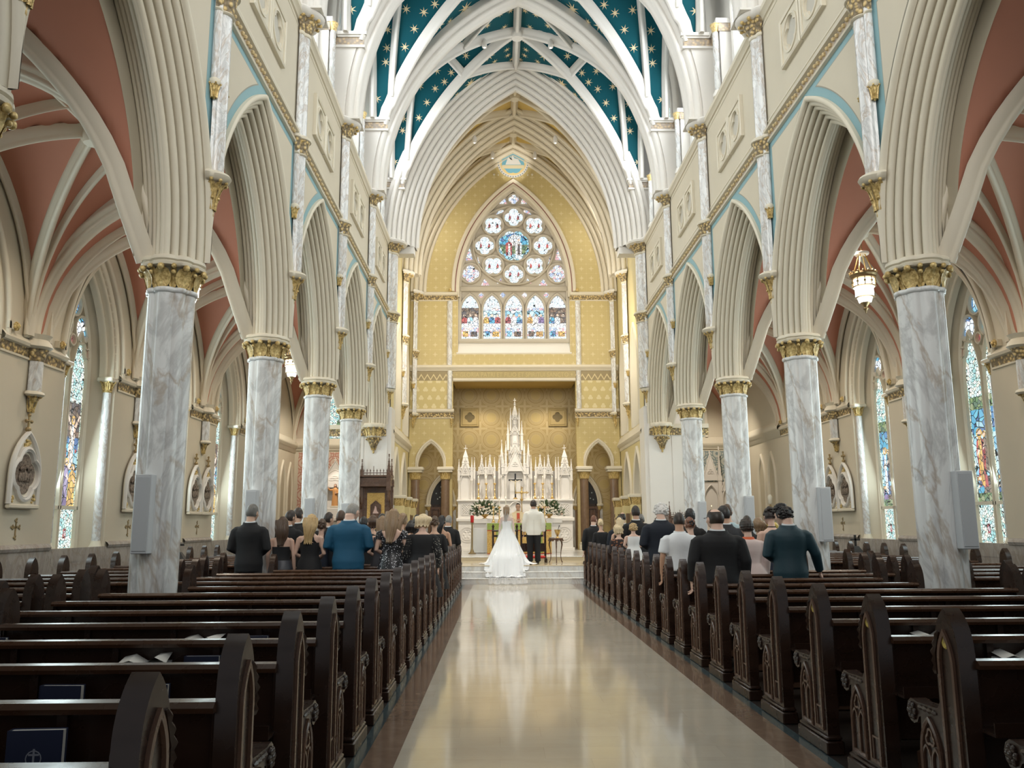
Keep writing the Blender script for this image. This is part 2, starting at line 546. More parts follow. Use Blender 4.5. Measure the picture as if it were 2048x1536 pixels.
def f_rosette(base, light):
    def fn(N):
        x, y, z = N.xyz()
        s = .945
        a = ((x / s + .5).fract() - .5) * s * 1.164; b = ((z / s + .066).fract() - .5) * s * 1.164
        d = (a * a + b * b).sqrt(); an = a.atan2(b)
        rays = ((an * 32 / (2 * PI)).fract() - .5).abs().lt(.26)
        k = (d.gt(.235) * d.lt(.26)).max(d.gt(.27) * d.lt(.37) * rays).max(d.gt(.43) * d.lt(.475)).max(d.gt(.50) * d.lt(.535))
        a2 = ((x / s).fract() - .5).abs(); b2 = ((z / s + .566).fract() - .5).abs()
        q = (a2.min(b2)).lt(.05) * (a2 + b2).lt(.34)
        k = k.max(q)
        inner = d.lt(.235)
        c = N.mix(inner * .6, base, (.66, .52, .22))
        return dict(color=N.mix(k * .5, c, light))
    return fn
M_rosette = mat('ochre_rosette_wall', (.47, .35, .15), .5, fn=f_rosette((.47, .345, .145), (.70, .58, .34)))
def f_rings(base, line, s=.62):
    def fn(N):
        x, y, z = N.xyz()
        k = None
        for du in (0, .5):
            a = ((x / s + du).fract() - .5); b = ((z / s + du).fract() - .5)
            d = (a * a + b * b).sqrt()
            r = (d.gt(.40) * d.lt(.46)).max(d.gt(.26) * d.lt(.31)).max(d.lt(.10))
            k = r if k is None else k.max(r)
        return dict(color=N.mix(k, base, line))
    return fn
M_redpat = mat('rose_ring_stencil_wall', (.5, .26, .2), .6, fn=f_rings((.64, .50, .40), (.50, .24, .18)))
M_bluepat = mat('grey_blue_ring_stencil_wall', (.3, .34, .33), .6, fn=f_rings((.50, .51, .45), (.20, .26, .27)))
def f_zig(N):
    x, y, z = N.xyz()
    t = ((x / .25).fract() - .5).abs() * .42
    k = ((z - 7.36 - t).abs()).lt(.035)
    return dict(color=N.mix(k, (.30, .23, .11), (.66, .54, .29)))
M_zig = mat('gilt_zigzag_band', (.3, .24, .1), .5, fn=f_zig)
M_dash = mat('dashed_olive_line_paint', (.33, .29, .16), .6)

# stained glass: lit from behind by the daylight outside
def f_glass(palette, scale, lead=.035, strength=1.0, white=.0):
    def fn(N):
        x, y, z = N.xyz()
        v = N.vec(x, y, z)
        col = N.voro(scale, 'F1', v, 'Color')
        sep = N.nt.nodes.new('ShaderNodeSeparateColor'); N.nt.links.new(col.s, sep.inputs[0])
        f = E(N.nt, sep.outputs[0])
        n = len(palette)
        c = N.ramp(f, [(i / n, p) for i, p in enumerate(palette)], 'CONSTANT')
        e = N.voro(scale, 'DISTANCE_TO_EDGE', v, 'Distance')
        k = e.lt(lead)
        c = N.mix(N.noise(9, 3) * .25, c, (.9, .95, 1))
        c = N.mix(k, c, (.01, .012, .015))
        return dict(color=N.mix(.85, c, (.02, .025, .03)), emis=c)
    return fn
def glass(name, palette, scale, strength, lead=.05):
    m = mat(name, (.3, .4, .4), .2, fn=f_glass(palette, scale, lead))
    m.node_tree.nodes['Principled BSDF'].inputs['Emission Strength'].default_value = strength
    return m
CL = [(.72, .92, .84), (.48, .76, .70), (.90, .96, .88), (.62, .82, .80), (.30, .62, .62), (.92, .90, .74)]
G_clear = glass('leaded_pale_glass', CL, 15, 1.15, .06)
G_border = glass('pale_green_border_glass', [(.55, .80, .68), (.85, .93, .80), (.45, .70, .60), (.9, .9, .7)], 16, 1.1)
G_blue = glass('blue_sky_glass', [(.02, .20, .48), (.03, .38, .62), (.10, .52, .70), (.02, .12, .35), (.35, .65, .75)], 7, 1.0)
G_sky = glass('pale_sky_glass', [(.30, .62, .75), (.55, .8, .85), (.2, .5, .7), (.7, .85, .9)], 7, 1.1)
G_red = glass('ruby_glass', [(.50, .02, .02), (.62, .05, .03), (.35, .01, .02)], 6, .9)
G_gold = glass('amber_glass', [(.75, .42, .03), (.85, .55, .08), (.55, .28, .03)], 8, 1.0)
G_skin = glass('flesh_glass', [(.80, .58, .42), (.88, .70, .55)], 5, 1.0)
G_green = glass('leaf_green_glass', [(.10, .25, .05), (.22, .35, .08), (.05, .14, .05), (.3, .36, .15)], 10, .9)
G_brown = glass('umber_glass', [(.14, .07, .03), (.25, .13, .06), (.08, .05, .05), (.30, .2, .12)], 9, .8)
G_violet = glass('violet_glass', [(.25, .15, .40), (.40, .3, .55), (.15, .08, .25)], 7, .9)
G_white = glass('white_robe_glass', [(.95, .95, .95), (.80, .88, .95), (.98, .95, .88)], 8, 1.05)
G_east = glass('bright_rose_glass', [(.95, .97, 1), (.85, .95, 1), (.98, .92, .90), (.75, .93, .98), (.70, .88, .98)], 13, 1.15, .035)
G_eastp = glass('pink_flecked_glass', [(.95, .97, 1), (.85, .45, .5), (.9, .9, .98), (.95, .75, .7), (.8, .95, 1), (.45, .55, .8)], 12, 1.05, .045)
GLASS = [G_clear, G_border, G_blue, G_sky, G_red, G_gold, G_skin, G_green, G_brown, G_violet, G_white, G_east, G_eastp]
GI = {k: i for i, k in enumerate('clear border blue sky red gold skin green brown violet white east eastp'.split())}
M_lamp = mat('glowing_opal_glass', (1, .95, .86), .3, emis=5)
M_bulb = mat('glowing_lamp_lens', (1, .94, .82), .3, emis=6)
M_flame = mat('candle_flame', (1, .75, .35), .4, emis=5)
M_wax = mat('ivory_wax', (.85, .80, .68), .5)
M_redglass = mat('red_votive_glass', (.45, .02, .02), .2, emis=.15)
M_speaker = mat('white_speaker_enamel', (.56, .58, .60), .4)
M_linen = mat('white_linen', (.85, .85, .84), .8)
M_paper = mat('white_paper', (.80, .78, .72), .8)
M_navy = mat('navy_book_cloth', (.012, .018, .05), .55)
M_redcush = mat('red_velvet', (.55, .035, .03), .8)
M_green_f = mat('green_brocade', (.30, .38, .08), .7, fn=lambda N: dict(color=N.mix(N.voro(30), (.42, .42, .10), (.20, .33, .06))))
M_gold_f = mat('gold_brocade', (.62, .40, .10), .6, fn=lambda N: dict(color=N.mix(N.voro(26), (.75, .50, .16), (.50, .28, .06))))
M_red_f = mat('red_braid', (.50, .07, .03), .7)
# ------------------------------------------------------------------ floors and steps
STEP0 = 22.95
def stepz(y):
    if y < STEP0: return 0.0
    if y < STEP0 + .26: return .16
    if y < STEP0 + .52: return .32
    if y < 26.3: return .48
    return .61
mb = MB()
def quad(mb, x0, x1, y0, y1, z, mi): mb.add([(x0, y0, z), (x1, y0, z), (x1, y1, z), (x0, y1, z)], [(0, 1, 2, 3)], mi)
quad(mb, -1.325, 1.325, -3, STEP0, 0, 0)
for s in (-1, 1):
    quad(mb, *sorted((s * 1.325, s * 1.55)), -3, STEP0, 0, 1)
    quad(mb, *sorted((s * 1.55, s * 1.63)), -3, STEP0, 0, 2)
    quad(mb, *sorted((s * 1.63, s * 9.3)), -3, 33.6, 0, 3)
quad(mb, -1.325, 1.325, STEP0, 35.4, 0, 0)
struct(mb, 'floor', [M_floor, M_border, M_border2, M_floor_pew])
mb = MB()
for k, (y, z) in enumerate(((STEP0, .16), (STEP0 + .26, .32), (STEP0 + .52, .48))):
    box(mb, -4.25, 4.25, y, 26.5, z - .16, z - .028, 0)
    box(mb, -4.25, 4.25, y - .018, 26.5, z - .028, z, 1 if k == 2 else 0, .006)
box(mb, -4.25, 4.25, 26.3, 35.4, .40, .58, 1); box(mb, -4.25, 4.25, 26.28, 35.4, .58, .61, 0, .006)
struct(mb, 'floor', [M_step, mat('cream_platform_marble', (.62, .52, .36), .15, coat=.2)])

# ------------------------------------------------------------------ nave arcade
A_AR, H_AR, Z_SP = 1.75, 2.95, 4.82
NX, NB = 4.30, 5.06              # nave face and aisle face of the arcade wall
XM = 4.68
def nave_profile():
    P = [(.43, .37), (.43, .435), (.405, .455), (.37, .45), (.345, .42), (.34, .385), (.36, .372)]
    rk = [.285, .225, .160, .092, .022]; bk = [.365, .290, .210, .130, .052]
    for k in range(5):
        P += arcprof(rk[k] + .036, bk[k] - .036, .044, 75, 215, 7)
        if k < 4: P += [(rk[k] + .034, bk[k + 1] - .020), (rk[k] + .016, bk[k + 1] - .024)]
    P += [(.030, .008)]
    return P
half = nave_profile()
ARP = half + [(r, -b) for r, b in reversed(half)]
hp = lambda r: sqrt((arch_R(A_AR, H_AR) + r) ** 2 - (arch_R(A_AR, H_AR) - A_AR) ** 2)
def plate_hole(mb, outer, inner, mapf, b0, b1, mi=0, mi_in=None):
    """plate between two outlines with equal counts, front at b1, sides down to b0"""
    n = len(inner)
    fo = [mapf(u, z, b1) for u, z in outer]; fi = [mapf(u, z, b1) for u, z in inner]
    bo = [mapf(u, z, b0) for u, z in outer]; bi = [mapf(u, z, b0) for u, z in inner]
    mb.add(bo + fo + fi + bi, [(k * n + i, k * n + (i + 1) % n, (k + 1) * n + (i + 1) % n, (k + 1) * n + i) for k in range(3) for i in range(n)], mi)
def square_at(inner, hw):
    out = []
    for u, z in inner:
        k = hw / max(abs(u), abs(z), 1e-6); out.append((u * k, z * k))
    return out

for s, side in ((-1, 'left'), (1, 'right')):
    wall = MB()
    Yend = YC[-1]
    holes = [((YC[i] + YC[i + 1]) / 2, A_AR + .38, 4.0, Z_SP, hp(.38)) for i in range(6)]
    f = lambda u, z: (s * NX, u, z)
    wall_holes(wall, f, YC[0], Yend, Z_SP, 8.42, holes, 1, extra=YC)
    wall_holes(wall, f, YC[0], Yend, 8.42, 11.0, [], 0)
    fb = lambda u, z: (s * NB, u, z)
    wall_holes(wall, fb, YC[0], Yend, Z_SP, 8.6, [((YC[i] + YC[i + 1]) / 2, 1.80, 4.0, 4.83, 2.84) for i in range(6)], 0, extra=YC)
    for i in range(6):
        for e in (-1, 1):
            yc = YC[i] if e < 0 else YC[i + 1]; ym = (YC[i] + YC[i + 1]) / 2
            for inset, off, mi in ((.15, .004, 3), (.17, .008, 2)):
                zt = 8.40 - inset; q0 = BAY / 2 - .16 - inset; rr = .41 + inset
                us = [q0 - q0 * k / 26 for k in range(27)]
                us = [u for u in us if Z_SP + arch_z(u, A_AR + rr, hp(rr)) < zt] 
                R_ = arch_R(A_AR, H_AR) + rr
                ue = sqrt(max(0, R_ ** 2 - (zt - Z_SP) ** 2)) - (arch_R(A_AR, H_AR) - A_AR)
                us.append(max(ue, .02))
                top = [(s * (NX - off), ym + e * u, zt) for u in us]
                bot = [(s * (NX - off), ym + e * u, min(zt, Z_SP + arch_z(u, A_AR + rr, hp(rr)))) for u in us]
                n = len(us)
                wall.add(top + bot, [(k, k + 1, n + k + 1, n + k) for k in range(n - 1)], mi)
    struct(wall, 'wall_' + side, [M_wall, M_band, M_wall, M_line])
    tr = MB()
    for i in range(6):
        ym = (YC[i] + YC[i + 1]) / 2
        arch_band(tr, A_AR, H_AR, ARP, lambda u, z, b: (s * (XM - b), ym + u, Z_SP + z), 26, BAY / 2)
    struct(tr, 'trim_1', [M_mould], 50)
    tr = MB()                     # string course with gilded foliage, cornice above
    def run(prof, mi, y0=YC[0], y1=Yend):
        loft(tr, [[(s * (NX - o), y, z) for o, z in prof] for y in (y0, y1)], mi, closed=False)
    run([(0, 8.36), (.05, 8.37), (.06, 8.40), (.035, 8.415)], 0)
    run([(.035, 8.415), (.03, 8.56)], 1)
    run([(.03, 8.56), (.09, 8.575), (.10, 8.61), (.07, 8.64), (.03, 8.66), (0, 8.68)], 0)
    run([(0, 10.76), (.03, 10.77), (.05, 10.81), (.10, 10.85), (.11, 10.92), (.08, 10.95), (-.02, 10.97), (-.05, 11.0), (-.50, 11.45)], 0)
    for z in (8.78, 10.66): run([(0, z), (.012, z + .006), (.012, z + .03), (0, z + .036)], 0)
    k = 0
    y = YC[1]
    while y < Yend:
        sphere(tr, (s * (NX - .045), y, 8.49 + .02 * (k % 2)), .036, 6, 4, 2); y += .12; k += 1
    struct(tr, 'trim_2', [M_mould, M_frieze_p, mat('dull_gilt_bead', (.58, .45, .24), .5)])
    tr = MB()                     # framed quatrefoil panels of the triforium
    for i in range(6):
        ym = (YC[i] + YC[i + 1]) / 2
        for d in (-.46, .46):
            m_ = lambda u, z, b: (s * (NX - b), ym + d + u, 9.67 + z)
            fo = foil(4, .285, 0, .5, 8)
            plate_hole(tr, square_at(fo, .40), fo, m_, 0, .045)
            sq = [(-.41, -.41), (.41, -.41), (.41, .41), (-.41, .41)]
            sweep(tr, [m_(u, z, .02) for u, z in sq], (s, 0, 0), [(-.035, .02), (-.035, -.045), (0, -.06), (.03, -.045), (.03, .02)], True)
            sweep(tr, [m_(u, z, .03) for u, z in circ(.31, 20)], (s, 0, 0), [(-.02, .02), (-.02, -.035), (.02, -.035), (.02, .02)], True)
            fan(tr, [m_(u, z, .004) for u, z in fo], 1)  # inner face coloured greyer to stand for the shade inside the recess
    struct(tr, 'trim_3', [M_mould, mat('shaded_recess_plaster', (.56, .53, .46), .6)])

# ------------------------------------------------------------------ clerestory, spurs and ledges
    cl = MB()
    CX = 4.78
    hol = [((YC[i] + YC[i + 1]) / 2, .95, 11.7, 14.2, 2.1) for i in range(6)]
    wall_holes(cl, lambda u, z: (s * CX, u, z), YC[0], Yend, 10.9, 17.9, hol, 0)
    for i in range(6):
        ym = (YC[i] + YC[i + 1]) / 2
        ol = [(u, z + 11.7) for u, z in lancet(1.9, 4.6, 2.5, 12)]
        for (ua, za), (ub, zb) in zip(ol[:-1], ol[1:]):
            cl.add([(s * CX, ym + ua, za), (s * CX, ym + ub, zb), (s * 5.05, ym + ub, zb), (s * 5.05, ym + ua, za)], [(0, 1, 2, 3)], 0)
    struct(cl, 'wall_clerestory_' + side, [M_white])
    for i in range(6):
        ym = (YC[i] + YC[i + 1]) / 2
        wn = MB()
        sweep(wn, [(s * (CX - .02), ym + u, 11.7 + z) for u, z in lancet(1.9, 4.6, 2.5, 12)], (-s, 0, 0), [(-.10, -.03), (-.10, .03), (-.03, .06), (.02, .03), (.02, -.03)])
        box(wn, s * 4.96, s * 5.04, ym - .05, ym + .05, 11.7, 15.4)
        sweep(wn, [(s * 5.0, ym + u, 15.3 + z) for u, z in circ(.42, 18)], (-s, 0, 0), [(-.05, -.02), (-.05, .05), (.05, .05), (.05, -.02)], True)
        w = struct(wn, 'window_%d' % (i + 1 + (6 if s > 0 else 0)), [M_white])
        for d in (-1, 1):
            g = MB(); fan(g, [(s * 5.02, ym + d * .48 + u, 11.75 + z) for u, z in lancet(.84, 3.6, 2.7)], 0)
            g.build('pane', [G_clear if i % 2 else G_sky], w)
        g = MB(); fan(g, [(s * 5.03, ym + u, 15.3 + z) for u, z in circ(.40, 18)], 0); g.build('pane', [G_blue], w)
    sp = MB()
    for i in range(7):
        y = YC[i]
        rg = []
        for k in range(9):
            z = 10.95 + 2.0 * k / 8
            xi = sqrt((arch_R(3.85, 6.05) + .36) ** 2 - (z - 10.95) ** 2) - (arch_R(3.85, 6.05) - 3.85)
            rg.append([(s * xi, y - .34, z), (s * xi, y + .34, z), (s * 4.8, y + .34, z), (s * 4.8, y - .34, z)])
        loft(sp, rg, 0, True, True)
        for z0, z1, o, mi in ((12.74, 12.80, .045, 0), (12.80, 13.0, .02, 1), (13.0, 13.05, .05, 0), (13.05, 13.13, .085, 0)):
            box(sp, s * (3.82 - o), s * 4.78, y - .34 - o, y + .34 + o, z0, z1, mi)
        for e in (-1, 1):         # ledge returns to the marble jamb shafts
            ya, yb = y + e * .34, y + e * .98
            box(sp, s * 4.50, s * 4.8, min(ya, yb), max(ya, yb), 10.95, 13.05, 0)
            box(sp, s * 4.47, s * 4.78, min(ya, yb + e * .015), max(ya, yb + e * .015), 12.80, 13.0, 1)
            box(sp, s * 4.42, s * 4.78, min(ya, yb + e * .03), max(ya, yb + e * .03), 13.0, 13.12, 0)
    struct(sp, 'trim_4', [M_white, M_frieze_p])
    for i in range(1, 7):
        y = YC[i]
        for e in (-1, 1):
            t = thing('clerestory_shaft', 'slender marble shaft in the clerestory, on the %s side of the %s %s pier'
                      % ('near' if e < 0 else 'far', ORD[i - 1], side), 'column', (s * 4.42, y + e * .90, 11.2), group=None)
            b = MB(); lathe(b, [(.12, 0), (.12, .06), (.085, .12), (.075, .16)], 12); b.build('base', [M_white], t)
            b = MB(); lathe(b, [(.072, .16), (.072, 1.62)], 12); b.build('shaft', [M_shaft], t)
            b = MB(); lathe(b, [(.075, 1.60), (.08, 1.66), (.12, 1.80)], 12); b.build('capital', [M_gold], t)

# ------------------------------------------------------------------ nave and chancel vaults
Z_V = 10.95
PA, PH = 4.30, 6.60
def P_n(x): return Z_V + arch_z(x, PA, PH)
class Bay:
    def __init__(s, y0, y1, P, qs, qh, pad=.34, xmax=4.30):
        s.y0, s.y1, s.ym = y0, y1, (y0 + y1) / 2
        s.P = P; s.qa = (y1 - y0) / 2 - pad; s.qs = qs; s.qh = qh; s.xmax = xmax
    def Q(s, y): return s.qs + arch_z(min(abs(y - s.ym), s.qa), s.qa, s.qh)
    def z(s, x, y): return max(s.P(x), s.Q(y))
    def groin(s, x):             # |y - ym| where the two vaults meet
        zz = s.P(x) - s.qs
        if zz <= 0: return s.qa
        R = arch_R(s.qa, s.qh)
        if zz >= s.qh: return 0
        return max(0, min(s.qa, sqrt(R * R - zz * zz) - (R - s.qa)))
def rib(mb, pts, prof, mi=0):
    P = [Vector(p) for p in pts]
    plan = Vector((P[-1].x - P[0].x, P[-1].y - P[0].y, 0)).normalized()
    rings = []
    for i, p in enumerate(P):
        t = (P[min(i + 1, len(P) - 1)] - P[max(i - 1, 0)]).normalized()
        h = Vector((t.x, t.y, 0))
        h = (h.normalized() + plan * .3).normalized() if h.length > .05 else plan
        side = h.cross(Vector((0, 0, 1)))
        up = side.cross(t).normalized()
        rings.append([tuple(p + side * a + up * b) for a, b in prof])
    loft(mb, rings, mi, True, True)
def ribprof(w, d): return [(-w, .06), (-w, -d * .25), (-w * .55, -d * .45), (-w * .5, -d * .62)] + arcprof(0, -d * .7, w * .5, 180, 360, 6)[:] + [(w * .5, -d * .62), (w * .55, -d * .45), (w, -d * .25), (w, .06)]
def vault_grid(mb, bay, mi, nx=44, ny=36, x0=-1, x1=1):
    xs = [bay.xmax * math.copysign(1 - (1 - abs(t)) ** 1.7, t) for t in np.linspace(x0, x1, nx + 1)]
    ys = [bay.ym + (bay.qa + .25) * math.copysign(1 - (1 - abs(t)) ** 1.6, t) for t in np.linspace(-1, 1, ny + 1)]
    vs = [(x, y, bay.z(x, y)) for x in xs for y in ys]
    fs = [(i * (ny + 1) + j, (i + 1) * (ny + 1) + j, (i + 1) * (ny + 1) + j + 1, i * (ny + 1) + j + 1) for i in range(nx) for j in range(ny)]
    mb.add(vs, fs, mi)
def bay_ribs(mb, bay, w=.125, d=.26, nodex=1.75, lat=True, mi=0):
    off = -.02
    pr = ribprof(w, d); prs = ribprof(w * .8, d * .85)
    pts_all = []
    def put(pts, p):
        rib(mb, pts, p, mi); pts_all.extend(pts)
    X0 = 3.86
    for sx in (-1, 1):
        for sy in (-1, 1):
            D = []
            for k in range(29):
                x = X0 * (1 - (k / 28) ** 1.25)
                y = bay.ym + sy * bay.groin(x)
                D.append((sx * x, y, max(bay.P(x), bay.Q(y)) + off))
            D = [(sx * 3.98, bay.ym + sy * (bay.qa + .13), bay.qs - .1)] + D
            put(D, pr)
            yn = bay.groin(nodex)
            N = (sx * nodex, bay.ym + sy * yn)
            for tgt in ((0.0, bay.ym + sy * (bay.qa + .30)), (sx * 3.15, bay.ym)):
                L = []
                for k in range(13):
                    t = k / 12
                    x = N[0] + (tgt[0] - N[0]) * t; y = N[1] + (tgt[1] - N[1]) * t
                    L.append((x, y, bay.z(x, y) + off))
                put(L, prs)
            if lat:              # tierceron beside the wall panel
                L = []
                for k in range(21):
                    t = 1 - (1 - k / 20) ** 1.5
                    y = bay.ym + sy * bay.qa * (1 - t); x = 3.72 - .57 * t
                    L.append((sx * x, y, bay.z(x, y) + off))
                put(L, prs)
                L = []
                for k in range(21):
                    t = 1 - (1 - k / 20) ** 1.5
                    y = bay.ym + sy * bay.qa * (1 - t)
                    L.append((sx * 4.22, y, bay.z(4.22, y) + off))
                put(L, prs)
    for sx in (-1, 1):
        put([(sx * 3.9 * k / 12, bay.ym, bay.z(3.9 * k / 12, bay.ym) + off) for k in range(13)], prs)
    put([(0, bay.y0 + .1 + (bay.y1 - bay.y0 - .2) * k / 8, bay.P(0) + off - .03) for k in range(9)], pr)
    b = bay.P(0) - .22
    lathe(mb, [(.0, -.16), (.17, -.15), (.22, -.08), (.24, 0), (.22, .1), (.2, .3)], 16, (0, bay.ym, b), mi)
    return pts_all
def star(mb, c, n, up, r, mi, npt=7, rot=0):
    n = Vector(n).normalized(); a = n.cross(Vector(up)).normalized(); b = a.cross(n)
    pts = []
    for i in range(npt * 2):
        q = r if i % 2 == 0 else r * .26
        an = rot + PI * i / npt
        pts.append(tuple(Vector(c) + a * (q * cos(an)) + b * (q * sin(an))))
    fan(mb, pts, mi)
def put_stars(mb, bay, ribs, count, mi, seed):
    R = np.array(ribs); rr = random.Random(seed); got = []
    tries = 0
    while len(got) < count and tries < 6000:
        tries += 1
        if rr.random() < .62:     # on the side cells: choose x and height
            x = rr.uniform(.15, 4.15); z = rr.uniform(bay.qs + .3, bay.qs + bay.qh - .05)
            Rq = arch_R(bay.qa, bay.qh)
            dy = sqrt(max(0, Rq * Rq - (z - bay.qs) ** 2)) - (Rq - bay.qa)
            y = bay.ym + rr.choice((-1, 1)) * dy
        else:
            y = bay.ym + rr.uniform(-1, 1) * bay.qa; z = rr.uniform(13.3, 17.3)
            Rp = arch_R(PA, PH)
            x = sqrt(max(0, Rp * Rp - (z - Z_V) ** 2)) - (Rp - PA)
        if x < .1 or x > 4.2: continue
        z = bay.z(x, y)
        e = .01
        nx = -(bay.z(x + e, y) - bay.z(x - e, y)) / (2 * e); ny = -(bay.z(x, y + e) - bay.z(x, y - e)) / (2 * e)
        n = Vector((-nx, -ny, -1)).normalized()
        p = np.array((x, y, z))
        big = len(got) % 6 == 0
        if np.min(np.linalg.norm(R - p, axis=1)) < (.33 if big else .20): continue
        if any(np.linalg.norm(p - q) < (.36 + (.10 if b or big else 0)) for q, b in got): continue
        got.append((p, big))
        for sx in (-1, 1):
            c = Vector((sx * x, y, z)) + Vector((sx * n.x, n.y, n.z)) * .012
            star(mb, c, (sx * n.x, n.y, n.z), (0, 0, 1), (.27 if big else .145), mi, 8 if big else 7, rr.random())
bays = [Bay(YC[i], YC[i + 1], P_n, 13.12, 4.42) for i in range(6)]
for i, b in enumerate(bays):
    rb = MB(); pts = bay_ribs(rb, b)
    struct(rb, 'trim_5', [M_white], 50)
    vm = MB(); vault_grid(vm, b, 0)
    if i > 1: put_stars(vm, b, pts, 88, 1, 3)
    struct(vm, 'ceiling', [M_teal, M_star], 60)
CH = [Bay(YARCH + .35, 30.2, P_n, 12.3, 4.9, .25), Bay(30.2, 33.0, P_n, 12.3, 4.9, .25)]
for b in CH:
    rb = MB(); bay_ribs(rb, b, .14, .30, 1.6, True)
    struct(rb, 'trim_6', [M_ribs], 50)
    vm = MB(); vault_grid(vm, b, 0, 36, 24)
    struct(vm, 'ceiling', [M_ochre], 60)
def rolls(rs, b0, b1, rad):
    out = []
    n = len(rs)
    for k, r in enumerate(rs):
        b = b0 + (b1 - b0) * k / max(1, n - 1)
        out += [(r + rad * 1.15, b + rad * .4)] + arcprof(r, b, rad, 100, -80 - 90, 7) + [(r - rad * 1.0, b + rad * .9)]
    return out
TA, TH = 3.85, 6.05
TP = [(.55, -.34), (.30, -.34), (.28, -.30), (.24, -.30)] + arcprof(.17, -.25, .06, 60, -130 + 360 - 360, 6) + [(.12, -.17), (.10, -.17)] + arcprof(.04, -.10, .05, 90, 180, 4)
TP = [(.58, -.30), (.34, -.30), (.30, -.34), (.24, -.34), (.20, -.30), (.17, -.24)] + arcprof(.11, -.20, .055, 300, 180, 6) + [(.05, -.14), (.03, -.12), (0, -.08)]
TP = TP + [(r, -b) for r, b in reversed(TP)]
for i in range(6):
    tr = MB()
    arch_band(tr, TA, TH, TP, lambda u, z, b: (u, YC[i] + b, Z_V + z), 30)
    for e in (-1, 1): box(tr, e * 3.86, e * 4.42, YC[i] - .33, YC[i] + .33, 10.955, 11.0)
    struct(tr, 'trim_7', [M_white], 50)
# chancel arch: many orders
def orders(rmax, b0, b1, n, rad):
    out = [(rmax + .12, b0), (rmax + .02, b0)]
    for k in range(n):
        r = rmax - rad - (rmax - rad) * k / (n - 1); b = b0 + (b1 - b0) * k / (n - 1)
        out += arcprof(r, b, rad, 20, -140 - 60, 8)
        if k < n - 1: out += [(r - rad * 1.25, b + rad * .4)]
    return out
for nm, y, a, rmax, b0, b1, n, rad, m, h in (('trim_8', YARCH, 3.42, .95, -.42, .5, 7, .075, M_white, 5.95), ('trim_8', 30.2, 3.62, .55, -.26, .26, 4, .075, M_ribs, 6.0), ('trim_8', 32.9, 3.66, .42, -.20, .12, 3, .08, M_ribs, 6.0)):
    tr = MB()
    arch_band(tr, a, h, orders(rmax, b0, b1, n, rad), lambda u, z, b: (u, y + b, Z_V + z), 34)
    arch_band(tr, a, h, [(0.03, b1 - .02), (.02, b1 + .3), (.5, b1 + .3)], lambda u, z, b: (u, y + b, Z_V + z), 34)
    # dashed painted line on the flat face
    if n > 3:
        R = arch_R(a, h); rr = rmax * .40 + .02
        bb = b0 + (b1 - b0) * .62 - rad * .6
        L = arch_line(a, h, 60, rr)
        for q in range(0, len(L) - 1, 2):
            (ua, za), (ub, zb) = L[q], L[q + 1]
            d = Vector((ub - ua, 0, zb - za)); nn = Vector((d.z, 0, -d.x)).normalized() * .018
            tr.add([(ua - nn.x, y + bb - .05, Z_V + za - nn.z), (ub - nn.x, y + bb - .05, Z_V + zb - nn.z), (ub + nn.x, y + bb - .05, Z_V + zb + nn.z), (ua + nn.x, y + bb - .05, Z_V + za + nn.z)], [(0, 1, 2, 3)], 1)
    struct(tr, nm, [m, M_dash], 50)
# ------------------------------------------------------------------ clustered columns
def cluster(n_big=4, rb=.138, db=.148, rs=.082, ds=.198, m=64):
    """radius function samples of a clustered pier: four big half rounds and four small ones"""
    L = [(db * cos(PI / 2 * k), db * sin(PI / 2 * k), rb) for k in range(4)] + [(ds * cos(PI / 4 + PI / 2 * k), ds * sin(PI / 4 + PI / 2 * k), rs) for k in range(4)]
    out = []
    for i in range(m):
        th = 2 * PI * i / m; dx, dy = cos(th), sin(th); best = .1
        for cx, cy, r in L:
            p = cx * dx + cy * dy; q = r * r - (cx * cx + cy * cy - p * p)
            if q > 0: best = max(best, p + sqrt(q))
        out.append((th, best))
    return out
CL_OUT = cluster()
def cluster_loft(mb, prof, c=(0, 0, 0), mi=0, outline=CL_OUT, round_=0.0, cap0=True, cap1=True):
    """prof: (scale, extra, z); extra pushes the outline outward"""
    rings = [[(c[0] + (r * s + e) * cos(t), c[1] + (r * s + e) * sin(t), c[2] + z) for t, r in outline] for s, e, z in prof]
    loft(mb, rings, mi, cap0, cap1)
def leaf(mb, c, ang, r0, z0, r1, z1, w, mi=0, knob=.0, kmi=None):
    """upright leaf hugging a bell and curling out at the tip"""
    ca, sa = cos(ang), sin(ang); rows = []
    for k in range(6):
        t = k / 5
        r = r0 + (r1 - r0) * t ** 2.2 + .012; z = z0 + (z1 - z0) * min(1, t * 1.06)
        if k == 5: z -= (z1 - z0) * .08
        ww = w * (.35 + .9 * sin(PI * min(.92, t * .8 + .12)))
        row = []
        for q in (-1, -.45, 0, .45, 1):
            rr = r + (.016 if q == 0 else (-.004 if abs(q) < .9 else .004))
            row.append((c[0] + rr * ca - q * ww * sa, c[1] + rr * sa + q * ww * ca, c[2] + z))
        rows.append(row)
    loft(mb, rows, mi, closed=False)
    if knob:
        sphere(mb, (c[0] + (r1 + .02) * ca, c[1] + (r1 + .02) * sa, c[2] + z1 - knob * .3), knob, 7, 5, mi if kmi is None else kmi)

